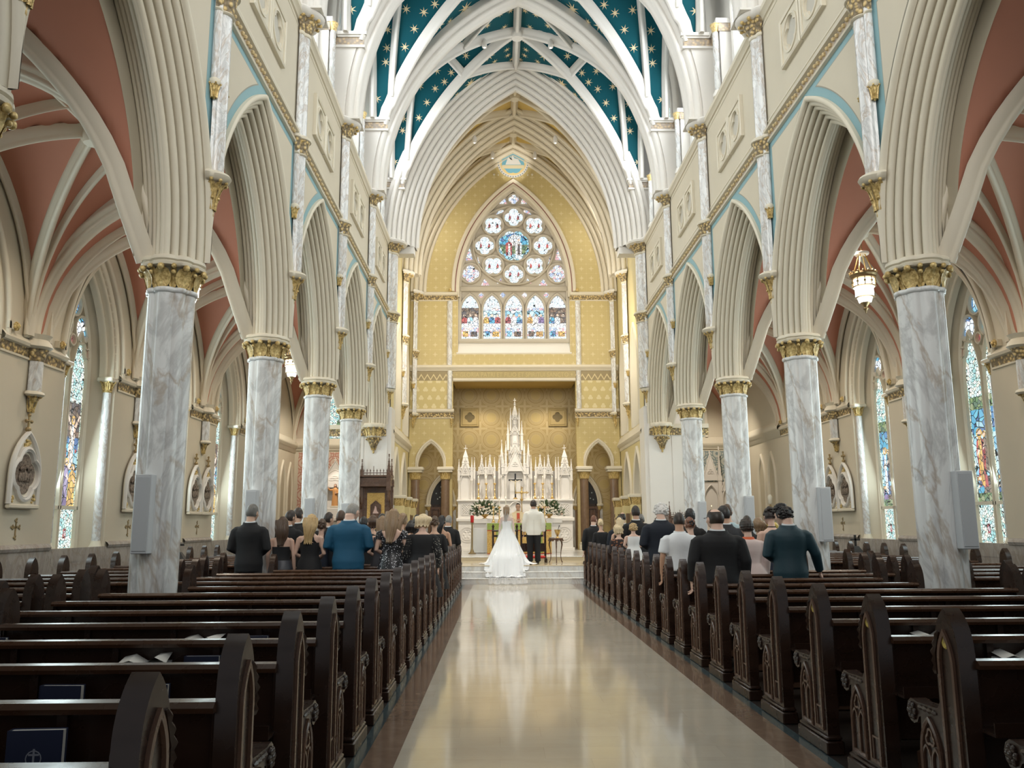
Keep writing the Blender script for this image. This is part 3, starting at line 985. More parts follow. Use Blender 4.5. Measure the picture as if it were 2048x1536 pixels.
def column_parts(root):
    b = MB()
    cluster_loft(b, [(1.22, .10, 0), (1.22, .10, .10), (1.1, .07, .16), (1.12, .075, .20), (1.05, .02, .28), (1.0, .0, .33)])
    b.build('base', [M_marble], root, 50)
    b = MB(); cluster_loft(b, [(1.0, -.006, .30), (1.0, 0, 4.38)])
    b.build('shaft', [M_marble], root, 40)
    b = MB(); cluster_loft(b, [(1, .0, 4.375), (1, .022, 4.385), (1, .03, 4.41), (1, .022, 4.435), (1, .0, 4.445)])
    b.build('necking', [M_marble], root, 50)
    b = MB()
    cluster_loft(b, [(.92, -.01, 4.43), (.95, .0, 4.52), (1.0, .02, 4.62), (1.06, .045, 4.70)], mi=1)
    for k in range(8):
        a = PI / 8 * 0 + PI / 4 * k
        rr = CL_OUT[int(round(a / (2 * PI) * 64)) % 64][1]
        leaf(b, (0, 0, 4.44), a, rr - .012, 0, rr + .075, .24, .078, 0, .042)
        a2 = a + PI / 8; rr = CL_OUT[int(round(a2 / (2 * PI) * 64)) % 64][1]
        leaf(b, (0, 0, 4.44), a2, rr - .006, 0, rr + .07, .18, .046, 0, .028)
        leaf(b, (0, 0, 4.44), a2, rr - .010, .1, rr + .095, .25, .03, 0, .032)
    b.build('capital', [M_gold, M_olive], root, 50)
    b = MB(); cluster_loft(b, [(1.06, .04, 4.68), (1.08, .075, 4.70), (1.06, .088, 4.735), (1.02, .075, 4.755), (1.04, .095, 4.77), (1.02, .095, 4.81), (1.0, .07, 4.83)])
    b.build('abacus', [M_mould], root, 50)
root = None
names = {2: 'nearest', 3: 'second', 4: 'third', 5: 'fourth and farthest', 1: 'foremost'}
for s, side in ((-1, 'left'), (1, 'right')):
    for i in range(1, 6):
        lab = ('white veined marble column with gilded leaf capital, %s column in view of the %s arcade' % (names[i], side)) if i > 1 else \
            'white veined marble column of the %s arcade mostly outside the frame, only its arch springing in view' % side
        if root is None:
            root = thing('arcade_column', lab, 'column', (s * XM, YC[i], 0), group='marble arcade columns')
            column_parts(root); c = root
        else: c = dup(root, (s * XM, YC[i], 0), None, lab)
# white line speakers on the columns
sp0 = None
for s, side in ((-1, 'left'), (1, 'right')):
    for i in range(2, 6):
        lab = 'tall white box loudspeaker on the %s marble column of the %s arcade' % (names[i], side)
        loc = (s * XM + (-.02 if s < 0 else .12), YC[i] - .345, 1.27)
        if sp0 is None:
            sp0 = thing('column_speaker', lab, 'speaker', loc, group='column loudspeakers')
            b = MB(); box(b, -.095, .095, -.07, .07, 0, .90, 0, .008); b.build('cabinet', [M_speaker], sp0)
            b = MB(); box(b, -.08, .08, -.078, -.068, .03, .87, 0, .003); b.build('grille', [mat('pale_grey_grille', (.50, .52, .54), .5)], sp0)
            b = MB(); box(b, -.05, .05, .068, .11, .3, .6, 0); b.build('bracket', [M_speaker], sp0)
        else: dup(sp0, loc, None, lab)
# end responds: corbelled capital on the chancel arch pier
for s, side in ((-1, 'left'), (1, 'right')):
    t = thing('corbel_capital', 'large gilded leaf corbel under the last arch on the pale %s chancel pier' % side, 'corbel', (s * XM, YARCH - .02, 0), group='chancel pier corbels')
    b = MB(); cluster_loft(b, [(1.06, .04, 4.68), (1.08, .075, 4.70), (1.06, .088, 4.735), (1.04, .095, 4.77), (1.02, .095, 4.81), (1.0, .07, 4.83)]); b.build('abacus', [M_mould], t, 50)
    b = MB(); cluster_loft(b, [(.80, -.02, 4.40), (.92, -.01, 4.46), (1.0, .02, 4.62), (1.06, .045, 4.70)], mi=1)
    for k in range(12):
        a = 2 * PI * k / 12 + .13; rr = CL_OUT[int(round(a / (2 * PI) * 64)) % 64][1]
        leaf(b, (0, 0, 4.42), a, rr - .03, 0, rr + .06, .27, .055, 0, .028)
    b.build('capital', [M_gold, M_frieze], t, 50)
    b = MB(); cluster_loft(b, [(.82, -.01, 4.38), (.86, .01, 4.40), (.86, .012, 4.43), (.82, -.005, 4.45)]); b.build('necking', [M_mould], t)
    b = MB(); cluster_loft(b, [(.05, 0, 3.95), (.22, 0, 4.02), (.45, 0, 4.15), (.66, 0, 4.28), (.80, -.01, 4.39)], mi=1)
    for k in range(8):
        a = 2 * PI * k / 8
        leaf(b, (0, 0, 3.98), a, .03, 0, .22, .36, .075, 0, .025)
    sphere(b, (0, 0, 3.93), (.035, .035, .06), 8, 6, 0)
    b.build('pendant', [M_gold, M_frieze], t, 50)

# ------------------------------------------------------------------ marble wall shafts of the nave
def half_shaft(mb, prof, big=.115, small=.062, off=.13, mi=0, m=30):
    """three-quarter cluster: a big round with small rounds left and right; front is -x"""
    out = []
    L = [(-.03, 0, big), (0, -off, small), (0, off, small)]
    for i in range(m + 1):
        th = PI / 2 + PI * i / m; dx, dy = cos(th), sin(th); best = .02
        for cx, cy, r in L:
            p = cx * dx + cy * dy; q = r * r - (cx * cx + cy * cy - p * p)
            if q > 0: best = max(best, p + sqrt(q))
        out.append((th, best))
    rings = [[((r * k + e) * cos(t), (r * k + e) * sin(t), z) for t, r in out] for k, e, z in prof]
    loft(mb, rings, mi, True, True)
def half_leaves(b, z0, z1, rad, n, w, flare, knob):
    for k in range(n):
        a = PI / 2 + PI * (k + .5) / n
        leaf(b, (0, 0, z0), a, rad, 0, rad + flare, z1 - z0, w, 0, knob)
def wall_shaft_parts(t, wide=1.0, zc=5.97, zring=8.45, ztop=10.95, small_corbel=True):
    W_ = wide
    b = MB()
    half_shaft(b, [(.15, 0, zc - .50), (.5, 0, zc - .36), (.85, .01, zc - .18), (1.1, .02, zc - .10)], .10, .05, .08, mi=1)
    half_leaves(b, zc - .46, zc - .09, .05, 5, .045, .115, .026)
    half_leaves(b, zc - .52, zc - .30, .02, 3, .03, .06, .02)
    sphere(b, (-.02, 0, zc - .52), (.03, .03, .05), 7, 5, 0)
    b.build('corbel', [M_gold, M_frieze], t, 50)
    b = MB(); half_shaft(b, [(1.0, .0, zc - .11), (1.15, .03, zc - .08), (1.2, .05, zc - .03), (1.15, .04, zc), (1.0, .01, zc + .03)], .13, .06, .11); b.build('corbel_cap', [M_mould], t, 50)
    b = MB(); half_shaft(b, [(1, 0, zc + .02), (1, 0, zring - .02)], .115 * W_, .03, .10 * W_); b.build('lower_shaft', [M_shaft], t, 50)
    if small_corbel:
        for e in (-1, 1):
            c_ = (-.02, e * .15 * W_, 0)
            b = MB(); lathe(b, [(.055, zc + 1.25), (.055, zring - .05)], 12, c_); b.build('side_shaft', [M_shaft], t, 50)
            b = MB(); lathe(b, [(.005, zc + .98), (.03, zc + 1.02), (.05, zc + 1.1), (.062, zc + 1.18)], 12, c_)
            for k in range(6): leaf(b, (c_[0], c_[1], zc + 1.0), 2 * PI * k / 6, .02, 0, .06, .18, .025, 0, .014)
            b.build('side_corbel', [M_gold], t, 50)
            b = MB(); lathe(b, [(.06, zc + 1.17), (.078, zc + 1.2), (.075, zc + 1.24), (.055, zc + 1.26)], 12, c_); b.build('side_cap', [M_mould], t, 50)
    b = MB()
    half_shaft(b, [(1, .01, zring - .28), (1, .03, zring - .26), (1, .015, zring - .24)], .12 * W_, .07, .14 * W_)
    half_shaft(b, [(1, .03, zring), (1.1, .07, zring + .02), (1.1, .075, zring + .06), (1.05, .04, zring + .09), (1, .0, zring + .12)], .12 * W_, .07, .14 * W_)
    b.build('ring_moulding', [M_mould], t, 50)
    b = MB(); half_shaft(b, [(1, .0, zring - .24), (1, .02, zring - .14), (1.05, .05, zring + .01)], .12 * W_, .07, .14 * W_, mi=1)
    half_leaves(b, zring - .22, zring - .01, .10 * W_, 7, .03, .06, .024)
    b.build('ring_foliage', [M_gold, M_frieze], t, 50)
    b = MB(); half_shaft(b, [(1, 0, zring + .10), (1, 0, ztop - .40)], .115 * W_, .072, .14 * W_); b.build('upper_shaft', [M_shaft], t, 50)
    b = MB(); half_shaft(b, [(1, 0, ztop - .44), (1, .02, ztop - .42), (1, .022, ztop - .38), (1, 0, ztop - .36)], .12 * W_, .075, .14 * W_); b.build('necking', [M_mould], t, 50)
    b = MB(); half_shaft(b, [(1, 0, ztop - .38), (1.02, .03, ztop - .25), (1.15, .12, ztop - .09)], .12 * W_, .07, .14 * W_, mi=1)
    half_leaves(b, ztop - .37, ztop - .09, .11 * W_, 6, .046, .19, .038)
    half_leaves(b, ztop - .37, ztop - .2, .12 * W_, 5, .03, .05, .02)
    b.build('capital', [M_gold, M_frieze], t, 50)
    b = MB()
    half_shaft(b, [(1.15, .10, ztop - .11), (1.25, .18, ztop - .07), (1.25, .20, ztop - .01), (1.22, .18, ztop + .02)], .13 * W_, .08, .15 * W_)
    b.build('abacus', [M_white], t, 50)
ws = None
for s, side in ((-1, 'left'), (1, 'right')):
    for i in range(1, 7):
        if i < 6:
            lab = 'grey marble wall shaft on gilded corbel above the %s %s column' % ({1: 'out-of-frame', 2: 'nearest', 3: 'second', 4: 'third', 5: 'farthest'}[i], side)
        else: lab = 'broad cluster of grey marble shafts on the %s chancel arch pier' % side
        loc, rz = (s * 4.27, YC[i] - (.0 if i < 6 else .0), 0), (0 if s > 0 else PI)
        if i == 6:
            t = thing('wall_shaft', lab, 'column', loc, rz); wall_shaft_parts(t, 2.1)
        elif ws is None:
            ws = thing('wall_shaft', lab, 'column', loc, rz, 'marble wall shafts of the nave'); wall_shaft_parts(ws)
        else: dup(ws, loc, rz, lab)
# pier of the chancel arch
for s in (-1, 1):
    b = MB(); box(b, s * 4.25, s * 5.35, YARCH, YARCH + .95, 0, 11.0, 0)
    box(b, s * 4.12, s * 4.30, YARCH + .05, YARCH + .95, 0, 5.4, 0)
    box(b, s * 3.5, s * 4.4, YARCH + .3, YARCH + .75, 10.7, 10.96, 0)
    box(b, s * 4.2, s * 5.4, YARCH - .04, YARCH + 1.0, 0, .35, 0, .02)
    box(b, s * 5.0, s * 5.7, YARCH - .015, YARCH + .9, 0, 8.6, 0)
    struct(b, 'wall_pier_' + ('left' if s < 0 else 'right'), [M_white])
    b = MB(); box(b, s * 4.28, s * 6.2, YARCH - .05, YARCH + .02, 4.44, 4.66, 0); box(b, s * 4.28, s * 6.2, YARCH - .10, YARCH + .02, 4.66, 4.8, 1)
    struct(b, 'trim_9', [M_frieze, M_mould])
# wall above the chancel arch
b = MB()
wall_holes(b, lambda u, z: (u, YARCH + .48, z), -4.9, 4.9, 10.96, 18.2, [(0, 3.42 + .9, 10.9, Z_V, sqrt((arch_R(3.42, 5.95) + .9) ** 2 - (arch_R(3.42, 5.95) - 3.42) ** 2))])
struct(b, 'wall_chancel_arch', [M_white])

# ------------------------------------------------------------------ aisles
AW, GX = 8.70, 9.18
ZA = 4.85
def aisle_z(x, y, ym):
    P = arch_z(min(1.7995, abs(x - 6.88)), 1.80, 2.85); Q = arch_z(min(1.7995, abs(y - ym)), 1.80, 2.85)
    return ZA + max(P, Q)
WIN_NO = 13
def fig(mb, x0, z0, h, w, robe, s, ym, X, skin='skin', halo='gold', under=None):
    """a standing robed figure of coloured glass"""
    f = lambda u, z, o: (s * (X - o), ym + x0 + u * w, z0 + z * h)
    body = [(-.5, 0), (-.42, .35), (-.5, .6), (-.36, .80), (-.12, .86), (.12, .86), (.36, .80), (.5, .58), (.38, .35), (.5, 0)]
    fan(mb, [f(u, z, .004) for u, z in body], GI[robe])
    if under: fan(mb, [f(u, z, .006) for u, z in [(-.18, .02), (-.14, .84), (.14, .84), (.3, .4), (.16, .02)]], GI[under])
    fan(mb, [f(.34 * cos(a), .93 + .085 * sin(a), .006) for a in np.linspace(0, 2 * PI, 14, False)], GI[halo])
    fan(mb, [f(.20 * cos(a), .925 + .055 * sin(a), .009) for a in np.linspace(0, 2 * PI, 12, False)], GI[skin])
    fan(mb, [f(u, z, .008) for u, z in [(.05, .62), (.38, .52), (.42, .58), (.12, .70)]], GI[skin])
def rect(mb, u0, u1, z0, z1, off, g, s, ym, X):
    mb.add([(s * (X - off), ym + u0, z0), (s * (X - off), ym + u1, z0), (s * (X - off), ym + u1, z1), (s * (X - off), ym + u0, z1)], [(0, 1, 2, 3)], GI[g])
def lancet_glass(mb, uc, s, ym, X, kind, seed):
    r = random.Random(seed); w = .60
    def y_(u): return u + uc
    rect(mb, uc - .30, uc + .30, 1.16, 1.93, 0, 'clear', s, ym, X)
    for u in (-.30, .26): rect(mb, uc + u, uc + u + .04, 1.16, 4.4, .003, 'border', s, ym, X)
    rect(mb, uc - .05, uc + .05, 1.36, 1.55, .004, 'red', s, ym, X); rect(mb, uc - .018, uc + .018, 1.40, 1.5, .006, 'white', s, ym, X)
    rect(mb, uc - .26, uc + .26, 1.98, 2.5, 0, 'brown' if s > 0 else 'green', s, ym, X)
    rect(mb, uc - .26, uc + .26, 2.5, 3.35, 0, 'sky' if s > 0 else 'blue', s, ym, X)
    rect(mb, uc - .26, uc + .26, 3.35, 4.05, 0, 'blue' if s > 0 else 'brown', s, ym, X)
    fan(mb, [(s * X, ym + uc + u, 4.05 + z) for u, z in lancet(.60, 1.35, .36)], GI['clear'])
    if s > 0:
        rect(mb, uc - .27, uc + .27, 3.86, 4.12, .003, 'green', s, ym, X)
        fig(mb, uc + .02, 2.28, 1.18, .32, kind[0], s, ym, X, under=kind[1])
        fig(mb, uc - .15, 2.6, .80, .2, 'brown', s, ym, X)
        fig(mb, uc + .13, 1.99, .5, .24, 'blue' if kind[0] != 'blue' else 'violet', s, ym, X)
        rect(mb, uc - .26, uc + .26, 1.98, 2.16, .007, 'green', s, ym, X)
    else:
        rect(mb, uc - .035, uc + .035, 2.7, 4.1, .003, 'brown', s, ym, X); rect(mb, uc - .26, uc + .26, 3.72, 3.80, .003, 'brown', s, ym, X)
        fig(mb, uc, 2.72, 1.05, .20, 'skin', s, ym, X, under='white')
        for e in (-1, 1):
            fan(mb, [(s * (X - .008), ym + uc + e * u, z) for u, z in [(.03, 3.55), (.22, 3.82), (.25, 3.80), (.08, 3.46)]], GI['skin'])
        fig(mb, uc + .12, 1.99, .82, .30, kind[0], s, ym, X); fig(mb, uc - .14, 2.0, .92, .26, kind[1], s, ym, X)
        for k in range(4): rect(mb, uc - .25 + k * .13, uc - .17 + k * .13, 2.95 + .1 * (k % 2), 3.12 + .1 * (k % 3), .002, ('red', 'white', 'violet', 'red')[k], s, ym, X)
HOOD = [(.16, 0), (.16, .05), (.19, .085), (.24, .085), (.27, .05), (.27, 0)]
for s, side in ((-1, 'left'), (1, 'right')):
    wl = MB()
    hol = [((YC[i] + YC[i + 1]) / 2, 1.02, .92, 4.66, 2.18) for i in range(6)]
    wall_holes(wl, lambda u, z: (s * AW, u, z), YC[0] - 4, YARCH + 6.2, 0, 8.4, hol, 0)
    box(wl, s * AW, s * (AW - .03), YC[0] - 4, YARCH + 6, 0, 1.18, 1)
    # windows are cut through the wainscot
    struct(wl, 'wall_aisle_' + side, [M_wall, M_grey_marble])
    for i in range(6):
        ym = (YC[i] + YC[i + 1]) / 2
        wn = MB()
        m_ = lambda u, z, b=0: (s * (AW - b), ym + u, z)
        # sloping sill, arch mouldings, dark painted line, hood with label stops
        wn.add([m_(-1.0, .93, .032), m_(1.0, .93, .032), (s * GX, ym + .75, 1.12), (s * GX, ym - .75, 1.12)], [(0, 1, 2, 3)], 1)
        A_ = [(s * AW, ym + u, .92 + z) for u, z in lancet(2.04, 5.92, 3.74, 14)]; B_ = [(s * GX, ym + u, 1.10 + z) for u, z in lancet(1.50, 5.42, 3.56, 14)]
        A_.append(A_[0]); B_.append(B_[0])
        loft(wn, [A_, B_], 3, closed=False)
        box(wn, s * (AW - .035), s * (AW - .02), ym - 1.02, ym + 1.02, .93, 1.19, 1)
        arch_band(wn, 1.02, 2.18, [(-.20, -.26), (-.19, -.20)] + arcprof(-.145, -.17, .04, 180, 40, 5) + [(-.10, -.12), (-.09, -.09)] + arcprof(-.05, -.06, .04, 180, 40, 5) + [(0, 0), (.03, .03), (.08, .03), (.085, 0)], lambda u, z, b: m_(u, 4.66 + z, b), 22, None, 0)
        arch_band(wn, 1.02, 2.18, [(.085, .004), (.125, .004)], lambda u, z, b: m_(u, 4.66 + z, b), 22, None, 2)
        arch_band(wn, 1.02, 2.18, HOOD, lambda u, z, b: m_(u, 4.66 + z, b), 22, None, 0)
        for e in (-1, 1):
            box(wn, s * AW, s * (AW - .085), ym + e * 1.18, ym + e * 1.46, 4.80, 4.92, 0) if e > 0 else box(wn, s * AW, s * (AW - .085), ym + e * 1.46, ym + e * 1.18, 4.80, 4.92, 0)
        # stone tracery
        G = lambda u, z, b=0: (s * (GX + .04 - b), ym + u, z)
        fan(wn, [G(u, 1.10 + z) for u, z in lancet(1.50, 5.42, 3.56, 14)], 0)
        fr = [(-.035, 0), (-.035, .06), (-.015, .10), (.015, .10), (.035, .06), (.035, 0)]
        sweep(wn, [G(u, 1.10 + z) for u, z in lancet(1.50, 5.42, 3.56, 14)], (-s, 0, 0), [(-.06, 0), (-.06, .08), (0, .12), (.05, .08), (.05, 0)], True)
        for d in (-.36, .36):
            sweep(wn, [G(d + u, 1.14 + z) for u, z in lancet(.64, 4.34, 3.32, 10)], (-s, 0, 0), fr, True)
        tr_c = [(-.34, 5.55, .27), (.34, 5.55, .27), (0, 6.02, .23), (-.62, 5.10, .10), (.62, 5.10, .10), (0, 5.28, .1)]
        for cu, cz, r in tr_c:
            sweep(wn, [G(cu + u, cz + z) for u, z in circ(r + .01, 18)], (-s, 0, 0), fr, True)
        box(wn, s * (GX + .04), s * (GX - .06), ym - .72, ym + .72, 1.92, 1.99, 0)
        w = struct(wn, 'window_%d' % WIN_NO, [M_mould, M_grey_marble, M_dark_line, M_wall], 50); WIN_NO += 1
        K = [('red', 'white'), ('white', 'red'), ('gold', 'violet'), ('violet', 'white'), ('red', 'gold'), ('blue', 'white')]
        for d in (-.36, .36):
            g = MB(); lancet_glass(g, d, s, ym, GX - .0, K[(i + (d > 0) + (3 if s < 0 else 0) + (2 if s < 0 and d > 0 else 0)) % 6] if s > 0 else (('gold', 'violet') if d > 0 else ('blue', 'red')), i)
            g.build('stained_glass_light', GLASS, w)
        g = MB()
        for cu, cz, r in tr_c:
            X = GX + .005
            fan(g, [(s * X, ym + cu + u, cz + z) for u, z in circ(r, 18)], GI['blue' if r > .15 else 'red'])
            if r > .15: fan(g, [(s * (X - .005), ym + cu + u, cz + z) for u, z in foil(4, r * .78, PI / 4)], GI['white' if r > .25 else 'sky'])
        g.build('tracery_glass', GLASS, w)
        for e in (-1, 1):         # marble jamb shafts
            t = thing('window_jamb_shaft', 'slim grey marble shaft on the %s side of the %s window of the %s aisle' % ('near' if e < 0 else 'far', ORD[i], side), 'column', (s * (AW + .12), ym + e * .93, 0), group=None)
            b = MB(); lathe(b, [(.15, .95), (.15, 1.10), (.125, 1.13), (.13, 1.18), (.095, 1.25), (.085, 1.3)], 14); b.build('base', [M_mould], t)
            b = MB(); lathe(b, [(.082, 1.28), (.082, 4.36)], 14); b.build('shaft', [M_shaft], t)
            b = MB(); lathe(b, [(.08, 4.34), (.1, 4.36), (.085, 4.38), (.10, 4.48), (.135, 4.56)], 14)
            for k in range(6): leaf(b, (0, 0, 4.38), 2 * PI * k / 6, .08, 0, .14, .18, .035, 0, .02)
            b.build('capital', [M_gold], t)
            b = MB(); box(b, -.16, .16, -.16, .16, 4.56, 4.66, 0, .02); b.build('abacus', [M_mould], t)
    # frieze, dado moulding
    tr = MB()
    for i in range(7):
        ya = (YC[i - 1] + YC[i]) / 2 + 1.10 if i > 0 else YC[0] - 3
        yb = (YC[i] + YC[i + 1]) / 2 - 1.10 if i < 6 else YARCH + .3
        loft(tr, [[(s * (AW - o), y, z) for o, z in [(.0, 4.40), (.03, 4.41), (.03, 4.44), (.015, 4.45)]] for y in (ya, yb)], 0, closed=False)
        loft(tr, [[(s * (AW - o), y, z) for o, z in [(.015, 4.45), (.035, 4.60)]] for y in (ya, yb)], 1, closed=False)
        loft(tr, [[(s * (AW - o), y, z) for o, z in [(.035, 4.60), (.08, 4.62), (.10, 4.67), (.07, 4.71), (.04, 4.74), (0, 4.78)]] for y in (ya, yb)], 0, closed=False)
        loft(tr, [[(s * (AW - o), y, z) for o, z in [(.03, 1.16), (.055, 1.17), (.07, 1.22), (.05, 1.26), (.0, 1.29)]] for y in (ya, yb)], 2, closed=False)
        if 0 < i < 7:
            for e, yy in ((-1, ya), (1, yb)):
                leaf_b = tr
                for k in range(7):
                    a = 2 * PI * k / 7
                    sphere(tr, (s * (AW - .10), (yy + .27 if e < 0 else yy - .27) + .05 * cos(a) * 0 + (.05 * cos(a)), 4.86 + .05 * sin(a)), .03, 6, 4, 3)
                sphere(tr, (s * (AW - .13), yy + .27 if e < 0 else yy - .27, 4.86), .038, 6, 4, 3)
    struct(tr, 'trim_10', [M_mould, M_frieze, M_grey_marble, M_gold])
    # vault
    vm = MB(); rb = MB()
    for i in range(7):
        ym = (YC[i] + YC[i + 1]) / 2 if i < 6 else YARCH + 3.05
        ky = 1.0 if i < 6 else 6.1 / BAY
        n = 26
        xs = [6.88 + 1.82 * math.copysign(1 - (1 - abs(t)) ** 1.7, t) for t in np.linspace(-1, 1, n + 1)]
        ys = [2.1 * math.copysign(1 - (1 - abs(t)) ** 1.7, t) for t in np.linspace(-1, 1, n + 1)]
        vm.add([(s * x, ym + y * ky, aisle_z(x, y, 0)) for x in xs for y in ys], [(a * (n + 1) + b, (a + 1) * (n + 1) + b, (a + 1) * (n + 1) + b + 1, a * (n + 1) + b + 1) for a in range(n) for b in range(n)], 0)
        pr = ribprof(.085, .17); prs = ribprof(.065, .13)
        def put(pl, p):
            L = [(s * x, ym + (y - ym) * ky, aisle_z(x, y, ym) - .01) for x, y in pl]
            if L[0][2] < ZA + .5:
                q0 = L[0]
                yc_ = ym + (ky * BAY / 2 if q0[1] > ym else -ky * BAY / 2)
                near = abs(q0[0]) < 5.3
                L = [(s * 4.93 if near else q0[0], yc_ + (q0[1] - yc_) * (.6 if near else 1), ZA - .05)] + [q for q in L if q[2] > ZA + .3]
            rib(rb, L, p)
        ts = [1 - (1 - k / 24) ** 1.6 for k in range(25)]
        for ex in (-1, 1):
            for ey in (-1, 1):
                put([(6.88 + ex * 1.88 * (1 - t), ym + ey * 1.86 * (1 - t)) for t in ts], pr)
                if ex > 0: put([(6.88 + ex * 1.88 * (1 - t), ym + ey * (1.88 - 1.03 * t)) for t in ts], prs)
            put([(6.88 + ex * 1.8 * k / 10, ym) for k in range(11)], prs)
            put([(6.88, ym + ex * 2.0 * k / 10) for k in range(11)], prs)
            if ex > 0:
                put([(6.88 + ex * 1.76, ym - 1.8 * (1 - t)) for t in ts], prs); put([(6.88 + ex * 1.76, ym + 1.8 * (1 - t)) for t in ts], prs)
        lathe(rb, [(0, -.30), (.15, -.29), (.20, -.22), (.20, -.1), (.16, 0)], 16, (s * 6.88, ym, ZA + 2.86))
    for i in range(7):            # transverse arches of the aisle
        arch_band(rb, 1.78, 2.50, [(r * .6, b) for r, b in TP], lambda u, z, b: (s * (6.86 + u), YC[i] + b * .55, ZA - .04 + z), 20, 1.90)
    struct(vm, 'ceiling', [M_salmon], 60)
    struct(rb, 'trim_11', [M_ribs], 50)
    rsp = None
    for i in range(1, 6):
        lab = 'short marble wall respond on gilded corbel, %s from the entrance in the %s aisle' % (ORD[i - 1], side)
        loc, rz = (s * (AW - .032), YC[i], 0), (0 if s > 0 else PI)
        if rsp is None:
            rsp = thing('aisle_respond', lab, 'column', loc, rz, 'aisle wall responds')
            b = MB(); half_shaft(b, [(.15, 0, 3.48), (.5, 0, 3.6), (1.05, .01, 3.80)], .09, .05, .07, mi=1); half_leaves(b, 3.52, 3.80, .04, 5, .04, .09, .02); b.build('corbel', [M_gold, M_frieze], rsp, 50)
            b = MB(); half_shaft(b, [(1.05, .01, 3.79), (1.15, .035, 3.82), (1.1, .03, 3.86), (1, .0, 3.88)], .12, .06, .1); b.build('corbel_cap', [M_mould], rsp, 50)
            b = MB(); half_shaft(b, [(1, 0, 3.87), (1, 0, 4.42)], .115, .05, .1); b.build('shaft', [M_shaft], rsp, 50)
            b = MB(); half_shaft(b, [(1, .0, 4.40), (1.0, .02, 4.50), (1.1, .05, 4.62)], .12, .06, .1, mi=1); half_leaves(b, 4.42, 4.62, .1, 7, .03, .06, .022); b.build('capital', [M_gold, M_frieze], rsp, 50)
            b = MB(); half_shaft(b, [(1.1, .04, 4.61), (1.2, .08, 4.65), (1.15, .06, 4.72), (1.05, .02, 4.78), (1.3, .04, 4.86)], .13, .07, .12); b.build('abacus', [M_mould], rsp, 50)
        else: dup(rsp, loc, rz, lab)
    # lamps at the bosses
    for i in range(1, 6):
        ym = (YC[i] + YC[i + 1]) / 2
        t = thing('recessed_spotlight', 'small spotlight on the vault boss in the %s bay of the %s aisle' % (ORD[i], side), 'light', (s * 6.62, ym - .13, ZA + 2.62), group=None)
        b = MB(); lathe(b, [(.045, -.02), (.075, -.02), (.08, .0), (.08, .06), (.06, .10)], 14); b.build('housing', [M_white], t)
        b = MB(); lathe(b, [(.055, -.018), (.001, -.03)], 14); b.build('lens', [M_bulb], t)
